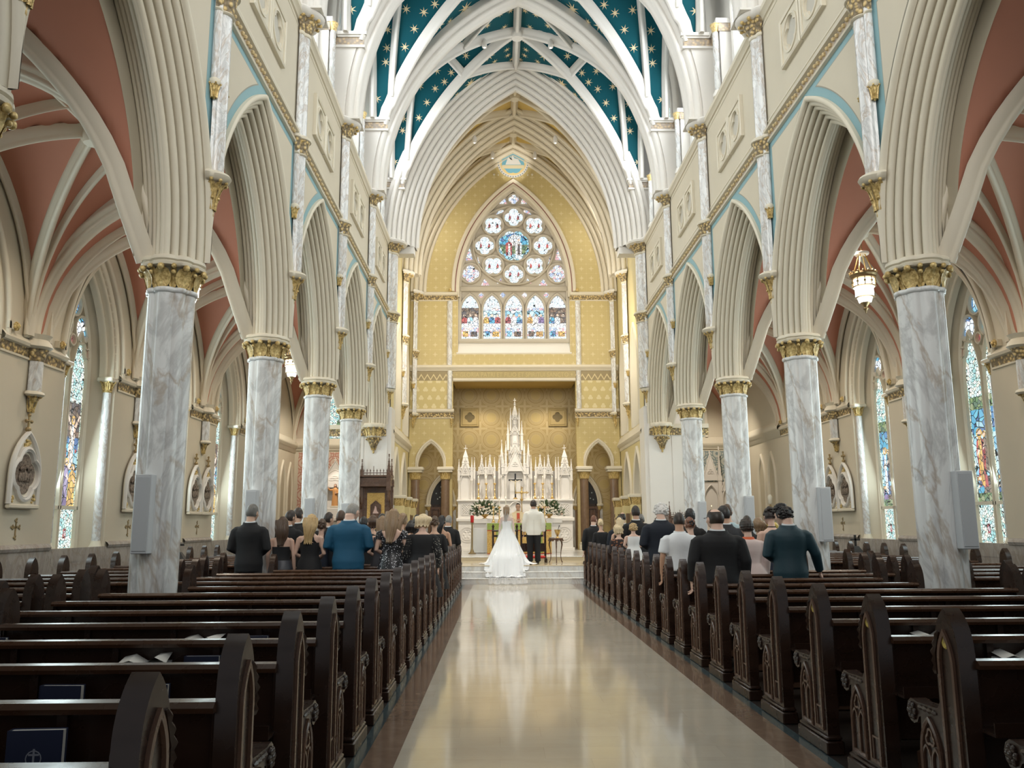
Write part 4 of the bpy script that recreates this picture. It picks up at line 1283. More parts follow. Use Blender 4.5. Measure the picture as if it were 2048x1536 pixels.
# ------------------------------------------------------------------ chancel
YE = 33.0
FZ = .61
for s, side in ((-1, 'left'), (1, 'right')):
    XC = 4.22
    b = MB()
    wall_holes(b, lambda u, z: (s * XC, u, z), YARCH + .5, YE, FZ - .3, 4.62, [(28.9, .75, FZ, 2.55, 1.55), (31.2, .75, FZ, 2.55, 1.55)], 0)
    wall_holes(b, lambda u, z: (s * XC, u, z), YARCH + .5, YE, 4.62, 18, [(31.65, .72, 5.0, 7.0, 1.6), (29.0, .72, 5.0, 7.0, 1.6)], 0)
    struct(b, 'wall_chancel_' + side, [M_yellow_plain, M_yellow])
    b = MB()
    box(b, s * (XC + .75), s * (XC + .8), YARCH + .5, YE, FZ - .3, 4.6, 0)
    box(b, s * (XC + .30), s * (XC + .35), YARCH + .5, YE, 4.62, 9, 0)
    struct(b, 'wall_ambulatory_' + side, [M_yellow_plain])
    b = MB()
    loft(b, [[(s * (XC - o), y, z) for o, z in [(0, 4.42), (.03, 4.44), (.04, 4.54), (.10, 4.58), (.14, 4.66), (.12, 4.70), (0, 4.98)]] for y in (YARCH + .6, YE)], 0, closed=False)
    for yc in (28.9, 31.2):
        arch_band(b, .75, 1.55, [(-.12, -.3), (-.12, -.2)] + arcprof(-.07, -.16, .04, 180, 30, 5) + [(-.02, -.06), (0, 0), (.0, .05), (.06, .08), (.13, .08), (.15, .03), (.15, 0)], lambda u, z, q: (s * (XC - q), yc + u, 2.55 + z), 16, .98, 0)
    for yc in (31.65, 29.0):
        arch_band(b, .72, 1.6, [(-.1, -.3), (-.1, -.1), (0, 0), (0, .05), (.10, .06), (.12, 0)], lambda u, z, q: (s * (XC - q), yc + u, 7.0 + z), 16, None, 0, stilt=2.0)
    struct(b, 'trim_12', [M_ribs], 50)
    for k, yc in enumerate((28.14, 30.05, 32.1)):
        t = thing('arcade_post', '%s yellow pier inlaid with brown marble in the low arcade, %s of the altar' % (('nearest', 'middle', 'farthest')[k], side), 'column', (s * (XC - .26), yc, FZ), group=None)
        c = MB(); box(c, -.16, .16, -.18, .18, 0, 1.62, 0, .01); box(c, -.2, .2, -.22, .22, 0, .14, 0, .01); c.build('shaft', [M_yellow_plain], t)
        c = MB(); box(c, -.17, -.155, -.07, .07, .25, 1.35, 0) if s > 0 else box(c, .155, .17, -.07, .07, .25, 1.35, 0); c.build('side_inlay', [M_brown], t)
        c = MB(); box(c, -.07, .07, -.195, -.178, .25, 1.35, 0); c.build('front_inlay', [M_brown], t)
        c = MB(); lathe(c, [(.20, 1.60), (.22, 1.64), (.21, 1.70), (.25, 1.86)], 4, (0, 0, 0), 0, PI / 4, PI / 4 + 2 * PI)
        for q in range(4):
            for d in (-.08, 0.0, .08):
                a = q * PI / 2
                leaf(c, (-d * sin(a), d * cos(a), 1.64), a, .16, 0, .2, .22, .035, 0, .018)
        c.build('capital', [M_gold], t)
        c = MB(); box(c, -.23, .23, -.25, .25, 1.86, 1.97, 0, .02); c.build('abacus', [M_mould], t)
    t = dup(ws, (s * 4.16, 30.2, 0), 0 if s > 0 else PI, 'marble wall shaft on gilded corbel inside the chancel, %s of the altar' % side)
    t = dup(ws, (s * 4.05, 32.86, 0), 0 if s > 0 else PI, 'marble shaft in the %s corner of the yellow east wall' % side)

# ------------------------------------------------------------------ east wall
b = MB()
f = lambda u, z: (u, YE, z)
wall_holes(b, f, -4.3, 4.3, FZ - .3, 5.8, [(0, 2.47, FZ - .3, 5.8, 0), (-3.33, .50, FZ - .3, 3.87, .92), (3.33, .50, FZ - .3, 3.87, .92)], 0)
wall_holes(b, f, -4.3, 4.3, 5.8, 7.32, [(0, 2.47, 5.8, 7.32, 0)], 1)
wall_holes(b, f, -4.3, 4.3, 7.32, 7.80, [], 2)
wall_holes(b, f, -4.3, 4.3, 7.80, 18.2, [(0, 2.28, 8.46, 11.15, 4.45)], 0)
for u in (-2.47, 2.47): b.add([(u, YE, FZ), (u, YE + .35, FZ), (u, YE + .35, 7.4), (u, YE, 7.4)], [(0, 1, 2, 3)], 0)
b.add([(-2.47, YE, 7.32), (2.47, YE, 7.32), (2.47, 35.2, 7.32), (-2.47, 35.2, 7.32)], [(0, 1, 2, 3)], 3)
box(b, -4.3, 4.3, YE + .30, YE + .34, 5.0, 18, 0) if False else None
struct(b, 'wall_east', [M_yellow, M_trefoil, M_zig, M_ochre])
b = MB()
box(b, -4.4, 4.4, 35.0, 35.1, 0, 7.6, 0)
for s in (-1, 1): box(b, s * 4.2, s * 4.3, YE, 35.05, 0, 7.6, 0)
box(b, -4.3, 4.3, YE + .1, 35.1, 7.5, 7.6, 1)
struct(b, 'wall_apse', [M_rosette, M_ochre])
b = MB()
def hrun(y0off, prof, u0, u1, mi): loft(b, [[(u, YE - o, z) for o, z in prof] for u in (u0, u1)], mi, closed=False)
# lintel with mouldings
hrun(0, [(0, 7.70), (.05, 7.72), (.06, 7.76), (.13, 7.80), (.16, 7.86), (.13, 7.92), (.10, 7.95), (0, 7.97)], -4.2, 4.2, 0)
hrun(0, [(0, 7.28), (.05, 7.29), (.08, 7.34), (.06, 7.40), (.03, 7.42), (0, 7.43)], -2.47, 2.47, 0)
b.add([(-2.47, YE - .012, 7.43), (2.47, YE - .012, 7.43), (2.47, YE - .012, 7.70), (-2.47, YE - .012, 7.70)], [(0, 1, 2, 3)], 3)
for s in (-1, 1):
    for z0, ua, ub in ((5.78, 2.42, 4.2), (10.62, 2.30, 4.2)):
        q0, q1 = sorted((s * ua, s * ub))
        hrun(0, [(0, z0), (.03, z0 + .01), (.04, z0 + .04), (.02, z0 + .05)], q0, q1, 0)
        hrun(0, [(.02, z0 + .05), (.035, z0 + .23)], q0, q1, 1)
        hrun(0, [(.035, z0 + .23), (.09, z0 + .25), (.12, z0 + .31), (.10, z0 + .36), (0, z0 + .40)], q0, q1, 0)
        b.add([(s * ua, YE - o, z0 + z) for o, z in ((0, 0), (.1, .05), (.12, .31), (0, .4))], [(0, 1, 2, 3)], 0)
    # gilded bracket under the frieze
    for d in range(5): sphere(b, (s * 2.52, YE - .05, 5.74 - .07 * d), .06 - .008 * d, 7, 5, 2)
    for ua, z0, z1, rr in ((2.62, 7.95, 10.62, .11), (2.60, 6.16, 7.72, .10)):
        loft(b, [[(s * ua + rr * cos(a), YE - .0 - rr * sin(a), z) for a in np.linspace(0, PI, 9)] for z in (z0, z1)], 4, closed=False)
    # side arches
    arch_band(b, .50, .92, [(0, -.2), (0, .03), (.04, .06), (.06, .03), (.07, .03), (.09, .06), (.14, .06), (.16, .02), (.16, 0)], lambda u, z, q: (s * 3.33 + u, YE - q, 3.87 + z), 16, .60, 0)
    # window hood stop
    lathe(b, [(.0, 0), (.06, .02), (.07, .08), (.05, .14)], 8, (s * 2.60, YE - .08, 11.0), 2)
arch_band(b, 2.28, 4.45, [(-.06, -.2), (-.05, -.05)] + arcprof(0, -.02, .05, 200, 60, 5) + [(.05, .02), (.10, .02)], lambda u, z, q: (u, YE - q, 11.15 + z), 26, None, 0, stilt=.35)
arch_band(b, 2.28, 4.45, [(.10, .022), (.135, .022)], lambda u, z, q: (u, YE - q, 11.15 + z), 26, None, 5, stilt=.35)
arch_band(b, 2.28, 4.45, [(.135, .022), (.15, .06), (.19, .10), (.25, .10), (.29, .05), (.29, 0)], lambda u, z, q: (u, YE - q, 11.15 + z), 26, None, 0, stilt=.12)
# white surround and sloping sill
for s in (-1, 1): b.add([(s * 2.28, YE, 8.45), (s * 2.28, YE, 11.2), (s * 2.26, YE + .35, 11.2), (s * 2.26, YE + .35, 8.98)], [(0, 1, 2, 3)], 0)
b.add([(-2.34, YE - .02, 8.45), (2.34, YE - .02, 8.45), (2.26, YE + .30, 9.0), (-2.26, YE + .30, 9.0)], [(0, 1, 2, 3)], 6)
b.add([(-2.34, YE - .02, 8.45), (2.34, YE - .02, 8.45), (2.34, YE, 8.40), (-2.34, YE, 8.40)], [(0, 1, 2, 3)], 0)
for s in (-1, 1): b.add([(s * 2.34, YE - .02, 8.45), (s * 2.34, YE - .02, 9.0), (s * 2.28, YE + .3, 9.0)], [(0, 1, 2)], 6)
struct(b, 'trim_13', [M_ribs, M_frieze, M_gold, mat('olive_gold_ground', (.42, .33, .15), .55), M_shaft, M_maroon, M_white], 50)
# inscription on the lintel
fc = bpy.data.curves.new('lettering', 'FONT'); fc.body = '+ GLORIA PATRI ET FILIO ET SPIRITUI SANCTO +'; fc.size = .245; fc.align_x = 'CENTER'; fc.extrude = .004
fo = bpy.data.objects.new('lettering', fc); COL.objects.link(fo)
me = bpy.data.meshes.new_from_object(fo.evaluated_get(bpy.context.evaluated_depsgraph_get()))
COL.objects.unlink(fo); bpy.data.objects.remove(fo)
xs = [v.co.x for v in me.vertices]; k = 4.75 / (max(xs) - min(xs))
for v in me.vertices: v.co.x *= k
me.materials.clear(); me.materials.append(mat('gilt_lettering', (.55, .45, .20), .5))
ins = link('lintel_inscription', me); ins.location = (0, YE - .016, 7.475); ins.rotation_euler = (PI / 2, 0, 0)
ins.parent = bpy.data.objects['wall_east']

# brown marble columns of the side arches
bc = None
for s, side in ((-1, 'left'), (1, 'right')):
    for u, nm in ((2.74, 'beside the reredos'), (3.93, 'against the chancel wall')):
        lab = 'brown marble column with gilded capital %s, %s of the altar' % (nm, side)
        loc = (s * u, YE + .02, FZ)
        if bc is None:
            bc = thing('brown_marble_column', lab, 'column', loc, group='brown marble columns')
            c = MB(); box(c, -.24, .24, -.24, .24, 0, .2, 0, .015); lathe(c, [(.23, .2), (.22, .26), (.18, .3)], 20); c.build('base', [M_mould], bc)
            c = MB(); lathe(c, [(.175, .28), (.17, 2.75)], 20); c.build('shaft', [M_brown], bc)
            c = MB(); lathe(c, [(.17, 2.74), (.2, 2.76), (.18, 2.79), (.2, 2.9), (.25, 3.03)], 20)
            for q in range(12): leaf(c, (0, 0, 2.78), 2 * PI * q / 12, .18, 0, .24, .24, .05, 0, .02)
            c.build('capital', [M_gold], bc)
            c = MB(); box(c, -.29, .29, -.27, .27, 3.02, 3.10, 0, .02); box(c, -.33, .33, -.30, .30, 3.10, 3.24, 0, .03); c.build('abacus', [M_ribs], bc)
        else: dup(bc, loc, None, lab)
# doors behind
for s, side, n in ((-1, 'left', 1), (1, 'right', 2)):
    X0 = s * 3.05; Y_ = 35.0
    d = MB()
    ol = [(X0 + u, Y_ - .02, FZ + z) for u, z in lancet(.86, 2.84, 1.82, 10)]
    fan(d, ol, 0)
    root_ = struct(d, 'door_%d' % n, [M_black])
    d = MB()
    box(d, X0 - .43, X0 - .01, Y_ - .07, Y_ - .025, FZ, FZ + 1.72, 0, .006); d.build('door_leaf', [M_wood_br], root_)
    d = MB(); box(d, X0 + .01, X0 + .43, Y_ - .07, Y_ - .025, FZ, FZ + 1.72, 0, .006); d.build('door_leaf', [M_wood_br], root_)
    for e in (-1, 1):
        d = MB()
        for z0, z1 in ((.15, .75), (.85, 1.6)):
            sweep(d, [(X0 + e * .22 + u, Y_ - .072, FZ + z) for u, z in ((-.13, z0), (.13, z0), (.13, z1), (-.13, z1))], (0, -1, 0), [(-.015, 0), (-.015, .012), (.015, .012), (.015, 0)], True)
        d.build('panel_moulding', [M_wood], root_)
    d = MB(); box(d, X0 - .43, X0 + .43, Y_ - .06, Y_ - .02, FZ + 1.70, FZ + 1.82, 0); d.build('transom', [M_wood], root_)
    d = MB()
    for (u, z) in ((-.14, 2.05), (.14, 2.05), (0, 2.32), (-.2, 2.28), (.2, 2.28), (0, 2.55), (-.05, 2.12), (.26, 2.0)):
        sphere(d, (X0 + u, Y_ - .025, FZ + z), (.03, .008, .03), 7, 4, 0)
    d.build('glazed_rosettes', [mat('pale_leaded_glass', (.35, .40, .40), .2)], root_)
    d = MB(); tube(d, [(X0 + .05, Y_ - .09, FZ + .9), (X0 + .05, Y_ - .11, FZ + .95), (X0 + .05, Y_ - .09, FZ + 1.1)], .012, 6); d.build('door_handle', [M_brass], root_)
    d = MB()
    arch_band(d, .43, 1.02, [(0, 0), (0, .10), (.05, .13), (.08, .10), (.10, .10), (.13, .14), (.17, .14), (.2, .10), (.2, 0)], lambda u, z, q: (X0 + u, Y_ - q, FZ + 1.82 + z), 14)
    for e in (-1, 1):
        box(d, *sorted((X0 + e * .43, X0 + e * .63)), Y_ - .10, Y_ - .01, FZ, FZ + 1.6, 2)
        lathe(d, [(.05, 0), (.05, 1.58)], 10, (X0 + e * .47, Y_ - .13, FZ), 1)
        lathe(d, [(.05, 1.56), (.07, 1.62), (.09, 1.72)], 10, (X0 + e * .50, Y_ - .12, FZ), 3)
        box(d, *sorted((X0 + e * .40, X0 + e * .66)), Y_ - .2, Y_ - .01, FZ + 1.72, FZ + 1.82, 0, .015)
    d.build('door_surround', [M_mould, M_brown, M_marble, M_gold], root_, 50)
M_vent = mat('dull_ochre_plate', (.46, .35, .16), .6)
# square vents with quatrefoils
for s, side in ((-1, 'left'), (1, 'right')):
    t = thing('wall_vent', 'square quatrefoil vent high in the patterned recess, %s of the altar spire' % side, 'vent', (s * 1.86, 34.96, 6.08), group='quatrefoil vents')
    fo_ = foil(4, .215, 0, .5, 8)
    c = MB(); plate_hole(c, square_at(fo_, .37), fo_, lambda u, z, q: (u, -q, z), -.03, .02); c.build('face_plate', [M_vent], t)
    c = MB()
    for h in (.37, .30): sweep(c, [(u, -.02, z) for u, z in ((-h, -h), (h, -h), (h, h), (-h, h))], (0, -1, 0), [(-.02, 0), (-.02, .015), (0, .025), (.02, .015), (.02, 0)], True)
    c.build('frame', [M_vent], t)
    c = MB(); fan(c, [(u, .012, z) for u, z in fo_]); c.build('grille', [mat('bronze_mesh', (.16, .12, .05), .6)], t)
# medallion in the gable
t = thing('gable_medallion', 'round painted blue and gold medallion in the gable above the east window', 'medallion', (0, YE - .02, 16.62))
c = MB(); fan(c, [(u, -.02, z) for u, z in circ(.66, 40)]); c.build('border', [M_white], t)
c = MB()
for k in range(36):
    a = 2 * PI * k / 36
    box(c, .62 * cos(a) - .022, .62 * cos(a) + .022, -.035, -.022, .62 * sin(a) - .022, .62 * sin(a) + .022)
o = c.build('dotted_rim', [mat('slate_blue_paint', (.18, .26, .34), .6)], t)
c = MB(); fan(c, [(u, -.028, z) for u, z in circ(.55, 36)]); c.build('field', [mat('gold_field_paint', (.85, .66, .30), .5)], t)
c = MB(); fan(c, [(u, -.034, z + .02) for u, z in foil(8, .50, PI / 8, .55, 6)]); c.build('blue_foil', [mat('sky_blue_paint', (.20, .50, .66), .5)], t)
for pts in ([(-.32, -.08), (-.20, .28), (-.10, .14), (-.02, .34), (.06, .2), (.22, .16), (.34, -.08)],):
    c = MB(); fan(c, [(u, -.040, z) for u, z in pts]); c.build('white_shape', [M_linen], t)
c = MB(); fan(c, [(u, -.042, z) for u, z in ((-.46, -.26), (.46, -.26), (.46, -.10), (-.46, -.10))]); c.build('scroll_band', [mat('cream_scroll_paint', (.80, .72, .50), .6)], t)
for e in (-1, 1):
    c = MB(); sphere(c, (e * .80, -.03, -.52), (.05, .04, .05), 8, 5); sphere(c, (e * .62, -.03, -.54), (.035, .03, .035), 8, 5); c.build('lamp_bracket', [M_mould], t)

# ------------------------------------------------------------------ east window
wn = MB()
Gm = lambda u, z, q=0: (u, YE + .32 - q, z)
ol = [(u, 9.0 + z) for u, z in lancet(4.52, 6.58, 2.15, 26)]
fan(wn, [Gm(u, z) for u, z in ol], 0)
fr = [(-.05, 0), (-.05, .06), (-.02, .12), (.02, .12), (.05, .06), (.05, 0)]
frs = [(-.03, 0), (-.03, .05), (0, .08), (.03, .05), (.03, 0)]
def ring(pts, p=fr): sweep(wn, [Gm(u, z) for u, z in pts], (0, -1, 0), p, True)
ring(ol, [(-.08, 0), (-.08, .12), (.0, .16), (.10, .1), (.1, 0)])
LU = [-1.80 + .90 * k for k in range(5)]
for u in LU: ring([(u + a, 9.05 + z) for a, z in lancet(.80, 1.95, 1.28, 10)])
box(wn, -2.25, 2.25, YE + .18, YE + .34, 11.10, 11.32, 0, .03)
RC = (0.02, 13.10)
ring([(RC[0] + a, RC[1] + z) for a, z in circ(1.70, 48)])
ring([(RC[0] + a, RC[1] + z) for a, z in circ(.72, 28)])
Q8 = [(RC[0] + 1.22 * sin(2 * PI * k / 8), RC[1] + 1.24 * cos(2 * PI * k / 8), .435) for k in range(8)]
QC = [(-1.79, 11.88, .42), (1.83, 11.88, .42)]
QT = [(.02, 15.14, .24)]
for u, z, r in Q8 + QC + QT: ring([(u + a, z + q) for a, q in circ(r, 24)], frs if r < .3 else fr)
wroot = struct(wn, 'window_30', [mat('warm_grey_tracery_stone', (.52, .47, .39), .6)], 50)
def pane(outl, g, off=.01, nm='stained_glass_light', extra=()):
    m = MB(); fan(m, [Gm(u, z, off) for u, z in outl], GI[g])
    for o2, g2, of2 in extra: fan(m, [Gm(u, z, off + of2) for u, z in o2], GI[g2])
    return m.build(nm, GLASS, wroot)
for k, u in enumerate(LU):       # a table scene with seated figures in coloured robes
    ex = []
    R4 = lambda a0, a1, z0, z1: [(u + a0, z0), (u + a1, z0), (u + a1, z1), (u + a0, z1)]
    ex.append((R4(-.35, .35, 9.72, 10.42), 'brown' if k in (0, 4) else 'eastp', .001))
    ex.append((R4(-.35, .35, 10.05, 10.30), 'sky' if k in (1, 2, 3) else 'brown', .002))
    ex.append((R4(-.35, .35, 9.62, 9.76), 'white', .004))
    ex.append((R4(-.35, .35, 9.22, 9.58), 'eastp', .001))
    ex.append((R4(-.30, -.08, 9.20, 9.44), ('gold', 'blue', 'sky', 'brown', 'blue')[k], .003))
    ex.append((R4(.02, .30, 9.20, 9.42), ('brown', 'gold', 'brown', 'gold', 'gold')[k], .003))
    cols = (('red', 'sky', 'white'), ('gold', 'blue', 'red'), ('red', 'white', 'blue'), ('gold', 'white', 'violet'), ('blue', 'white', 'brown'))[k]
    for j, g in enumerate(cols):
        uc = u - .23 + .23 * j
        ex.append(([(uc - .13, 9.76), (uc - .10, 9.98), (uc, 10.06), (uc + .10, 9.98), (uc + .13, 9.76)], g, .005))
        ex.append(([(uc + .055 * cos(a), 10.09 + .065 * sin(a)) for a in np.linspace(0, 2 * PI, 10, False)], 'skin', .007))
    pane([(u + a, 9.08 + z) for a, z in lancet(.70, 1.86, 1.24, 10)], 'east', .01, 'stained_glass_light', ex)
for k, (u, z, r) in enumerate(Q8):
    rot = PI / 4 if k % 2 else 0
    ex = [([(u + e * .17 + a, z + q) for a, q in ((-.05, -.08), (0, .12), (.06, .02), (.05, -.1))], 'red', .004) for e in (-1, 1)]
    ex += [([(u + e * .17 + a, z + q) for a, q in ((-.06, -.16), (-.03, -.07), (.06, -.09))], 'green', .004) for e in (-1, 1)]
    pane([(u + a, z + q) for a, q in foil(4, r * .90, rot, .5, 8)], 'east', .01, 'quatrefoil_light', ex)
ex = [([(RC[0] + a, RC[1] + q) for a, q in ((-.62, .02), (-.5, .4), (0, .55), (.5, .4), (.62, .02))], 'blue', .002),
      ([(RC[0] + a, RC[1] + q) for a, q in ((-.6, .05), (-.45, -.35), (.45, -.35), (.6, .05))], 'green', .002),
      ([(RC[0] + a, RC[1] + q) for a, q in ((-.25, -.02), (-.2, .4), (.02, .5), (.3, .42), (.25, 0))], 'white', .003)]
for du, g1, g2 in ((-.2, 'red', 'white'), (.2, 'white', 'brown')):
    ex += [([(RC[0] + du + a, RC[1] + q) for a, q in ((-.13, -.42), (-.15, .08), (0, .2), (.13, .08), (.12, -.42))], g1, .005),
           ([(RC[0] + du + .05 * cos(a), RC[1] + .25 + .065 * sin(a)) for a in np.linspace(0, 2 * PI, 10, False)], 'skin', .007),
           ([(RC[0] + du + a, RC[1] + q) for a, q in ((-.05, -.4), (-.03, .1), (.05, .05), (.06, -.4))], g2, .006)]
ex += [([(RC[0] + a, RC[1] + q) for a, q in ((-.01, -.64), (.01, -.64), (.01, .64), (-.01, .64))], 'brown', .009), ([(RC[0] + a, RC[1] + q) for a, q in ((-.64, -.01), (.64, -.01), (.64, .01), (-.64, .01))], 'brown', .009)]
pane([(RC[0] + a, RC[1] + q) for a, q in foil(8, .66, PI / 8, .62, 6)], 'sky', .01, 'central_light', ex)
for u, z, r in QC + QT: pane([(u + a, z + q) for a, q in foil(4, r * .88, 0, .5, 8)], 'eastp', .01, 'quatrefoil_light')
for s in (-1, 1):
    for tri in ([(2.12, 12.45), (1.72, 12.48), (1.86, 13.1)], [(1.62, 13.55), (1.45, 13.9), (1.70, 14.0 - .1)], [(.55, 14.72), (.75, 14.46), (.36, 14.60)], [(.30, 14.95), (.62, 14.95), (.36, 15.2)],
                [(1.02, 11.38), (1.38, 11.38), (1.22, 11.66)], [(1.36, 12.05), (1.55, 12.3), (1.50, 12.62)], [(.5, 11.48), (.72, 11.46), (.55, 11.7)]):
        pane([(s * u + .02, z) for u, z in tri], 'eastp', .02, 'tracery_light')
for u in (-1.35, -.45, .45, 1.35): pane([(u + a, 10.96 + q) for a, q in foil(4, .11, 0, .5, 5)], 'eastp', .02, 'tracery_light')
# ------------------------------------------------------------------ white gothic reredos
def pinnacle(mb, x, y, z, w, hs, ht, mi=0):
    """square shaft hs tall, spire ht tall with crockets and a finial"""
    box(mb, x - w, x + w, y - w, y + w, z, z + hs, mi)
    box(mb, x - w * 1.25, x + w * 1.25, y - w * 1.25, y + w * 1.25, z + hs * .92, z + hs, mi)
    for e in (-1, 1):             # little gables at the spire foot
        mb.add([(x - w * 1.1, y + e * w * 1.2, z + hs), (x + w * 1.1, y + e * w * 1.2, z + hs), (x, y + e * w * 1.2, z + hs + w * 2.6)], [(0, 1, 2)], mi)
    lathe(mb, [(w * 1.25, hs), (w * .16, hs + ht * .86), (w * .5, hs + ht * .88), (w * .2, hs + ht * .92), (w * .5, hs + ht * .95), (.002, hs + ht)], 4, (x, y, z), mi, PI / 4, PI / 4 + 2 * PI)
    n = 3
    for k in range(n):
        t = (k + 1) / (n + 1); r = w * 1.25 * (1 - t * .9)
        for q in range(4):
            a = PI / 4 + q * PI / 2
            sphere(mb, (x + r * cos(a), y + r * sin(a), z + hs + ht * .86 * t), w * .24, 5, 3, mi)
def gable(mb, x, y, z, w, h, th, mi=0):
    """steep gable plate with crockets, trefoil and cross"""
    mb.add([(x - w, y, z), (x + w, y, z), (x, y, z + h), (x - w, y + th, z), (x + w, y + th, z), (x, y + th, z + h)],
           [(0, 1, 2), (5, 4, 3), (0, 2, 5, 3), (1, 4, 5, 2), (0, 3, 4, 1)], mi)
    for e in (-1, 1):
        tube(mb, [(x + e * w * 1.06, y - .01, z - .02), (x, y - .01, z + h * 1.03)], .022, 5, mi)
        for k in range(4):
            t = (k + .7) / 5
            sphere(mb, (x + e * w * 1.06 * (1 - t) + e * .02, y, z + h * t + .015), .026, 5, 4, mi)
    tube(mb, [(x, y, z + h), (x, y, z + h + .14)], .016, 5, mi)
    box(mb, x - .05, x + .05, y - .014, y + .014, z + h + .07, z + h + .10, mi)
    sphere(mb, (x, y, z + h + .15), .022, 5, 4, mi)
    for k in range(3):
        a = PI / 2 + 2 * PI * k / 3
        sweep(mb, [(x + .055 * w / .25 * cos(a) + q * w / .25, y - .004, z + h * .34 + .055 * sin(a) + r) for q, r in circ(.045, 9)], (0, -1, 0), [(-.01, 0), (-.01, .015), (.01, .015), (.01, 0)], True, mi)
def niche(mb, x, y, z, w, h, hs, depth, mi=0, frame=.05):
    """recessed pointed niche standing in front of plane y (opening faces -y)"""
    ol = lancet(w, h, hs, 8)
    A = [(x + u, y, z + q) for u, q in ol]; B = [(x + u * .94, y + depth, z + q * .985) for u, q in ol]
    loft(mb, [A, B], mi, closed=False); fan(mb, B, mi)
    sweep(mb, [(x + u, y - .005, z + q) for u, q in ol], (0, -1, 0), [(-frame, 0), (-frame, .02), (-frame * .4, .05), (0, .03), (0, -.02)], False, mi)
RX = .0
rr = thing('reredos', 'tall white carved gothic reredos with central spire behind the altar', 'reredos', (0, 32.0, FZ))
b = MB()
box(b, -2.24, 2.24, .02, .85, 0, .12, 0, .01); box(b, -2.18, 2.18, .06, .85, .12, 1.10, 0); box(b, -2.26, 2.26, -.02, .85, 1.10, 1.24, 0, .03)
for u in (-1.85, -1.1, 1.1, 1.85):
    for h in (.28, .20): sweep(b, [(u + a, .058, .62 + q) for a, q in circ(h, 20)], (0, -1, 0), [(-.02, 0), (-.02, .02), (.02, .02), (.02, 0)], True)
    for k in range(6): sphere(b, (u + .12 * cos(k * PI / 3), .06, .62 + .12 * sin(k * PI / 3)), (.05, .02, .05), 6, 4)
b.build('altar_base', [M_altar], rr)
b = MB()
box(b, -2.2, 2.2, .16, .85, 1.24, 1.92, 0); box(b, -2.26, 2.26, .08, .85, 1.86, 1.94, 0, .02)
for u in (-1.88, 1.88):
    sweep(b, [(u + a, .155, 1.56 + q) for a, q in ((-.18, -.2), (.18, -.2), (.18, .2), (-.18, .2))], (0, -1, 0), [(-.015, 0), (-.015, .02), (.015, .02), (.015, 0)], True)
    for d in (-.09, .0, .09):
        tube(b, [(u - .17 + max(0, d) + (.0 if d <= 0 else 0), .15, 1.38 - min(0, d)), (u + .17 + min(0, d), .15, 1.74 - max(0, d))], .014, 5)
        tube(b, [(u + .17 - max(0, d), .15, 1.38 - min(0, d)), (u - .17 - min(0, d), .15, 1.74 - max(0, d))], .014, 5)
for u0, u1 in ((-1.6, -.6), (.6, 1.6)):
    for z in (1.36, 1.74): box(b, u0, u1, .14, .17, z, z + .02)
b.build('gradine', [M_altar], rr)
b = MB(); niche(b, 0, .14, 1.26, .42, .56, .30, .06); tube(b, [(0, .12, 1.42), (0, .12, 1.62)], .012, 5); b.build('tabernacle', [M_altar], rr)
# plain back screen
b = MB(); box(b, -2.15, 2.15, .55, .80, 1.94, 3.05, 0); b.build('back_screen', [M_altar], rr)
for s in (-1, 1):
    X = s * 1.93
    b = MB()
    box(b, X - .27, X + .27, .42, .80, 1.94, 3.0, 0)
    niche(b, X, .40, 1.98, .36, .98, .62, .08)
    for e in (-1, 1):
        lathe(b, [(.05, 1.94), (.05, 2.0), (.035, 2.04), (.035, 2.55), (.05, 2.6), (.055, 2.66)], 8, (X + e * .25, .36, 0))
        box(b, X + e * .25 - .05, X + e * .25 + .05, .30, .42, 2.66, 2.72)
        pinnacle(b, X + e * .25, .36, 2.72, .045, .36, .42)
    gable(b, X, .34, 2.86, .21, .50, .06)
    box(b, X - .2, X + .2, .38, .70, 2.9, 3.2, 0)
    lathe(b, [(.24, 3.15), (.18, 3.32), (.20, 3.34), (.13, 3.55), (.15, 3.57), (.02, 3.86)], 4, (X, .5, 0), 0, PI / 4, PI / 4 + 2 * PI)
    tube(b, [(X, .5, 3.8), (X, .5, 4.06)], .016, 5); box(b, X - .07, X + .07, .485, .515, 3.92, 3.95)
    b.build('end_tower', [M_altar], rr, 40)
    for k, u in enumerate((1.30, .98)):
        b = MB(); X = s * u
        niche(b, X, .44, 1.98, .24, 1.0, .74, .10, 0, .04)
        gable(b, X, .38, 2.92, .15, .40, .05)
        box(b, X - .13, X + .13, .40, .6, 2.9, 3.2, 0)
        lathe(b, [(.15, 3.1), (.05, 3.45), (.06, 3.47), (.01, 3.62)], 4, (X, .5, 0), 0, PI / 4, PI / 4 + 2 * PI)
        tube(b, [(X, .5, 3.5), (X, .5, 3.7)], .012, 5); box(b, X - .045, X + .045, .49, .51, 3.62, 3.645)
        b.build('niche_canopy', [M_altar], rr, 40)
    for u in (1.58, 1.14, .80, .62, 1.68):
        b = MB(); X = s * u
        lathe(b, [(.045, 1.94), (.045, 2.0), (.03, 2.03), (.03, 2.68), (.05, 2.74)], 8, (X, .38, 0))
        pinnacle(b, X, .38, 2.74, .038, .42, .42 if u != .62 else .5)
        b.build('pinnacle', [M_altar], rr, 40)
    b = MB(); X = s * .47
    box(b, X - .10, X + .10, .34, .7, 1.94, 2.9, 0); niche(b, X, .33, 2.1, .12, .75, .6, .05, 0, .025); pinnacle(b, X, .36, 2.9, .06, .30, .55)
    b.build('inner_buttress', [M_altar], rr, 40)
b = MB()
niche(b, 0, .32, 1.96, .66, 1.25, .78, .16, 0, .07)
gable(b, 0, .26, 3.02, .33, .78, .06)
for e in (-1, 1): pinnacle(b, e * .36, .30, 2.9, .05, .4, .5)
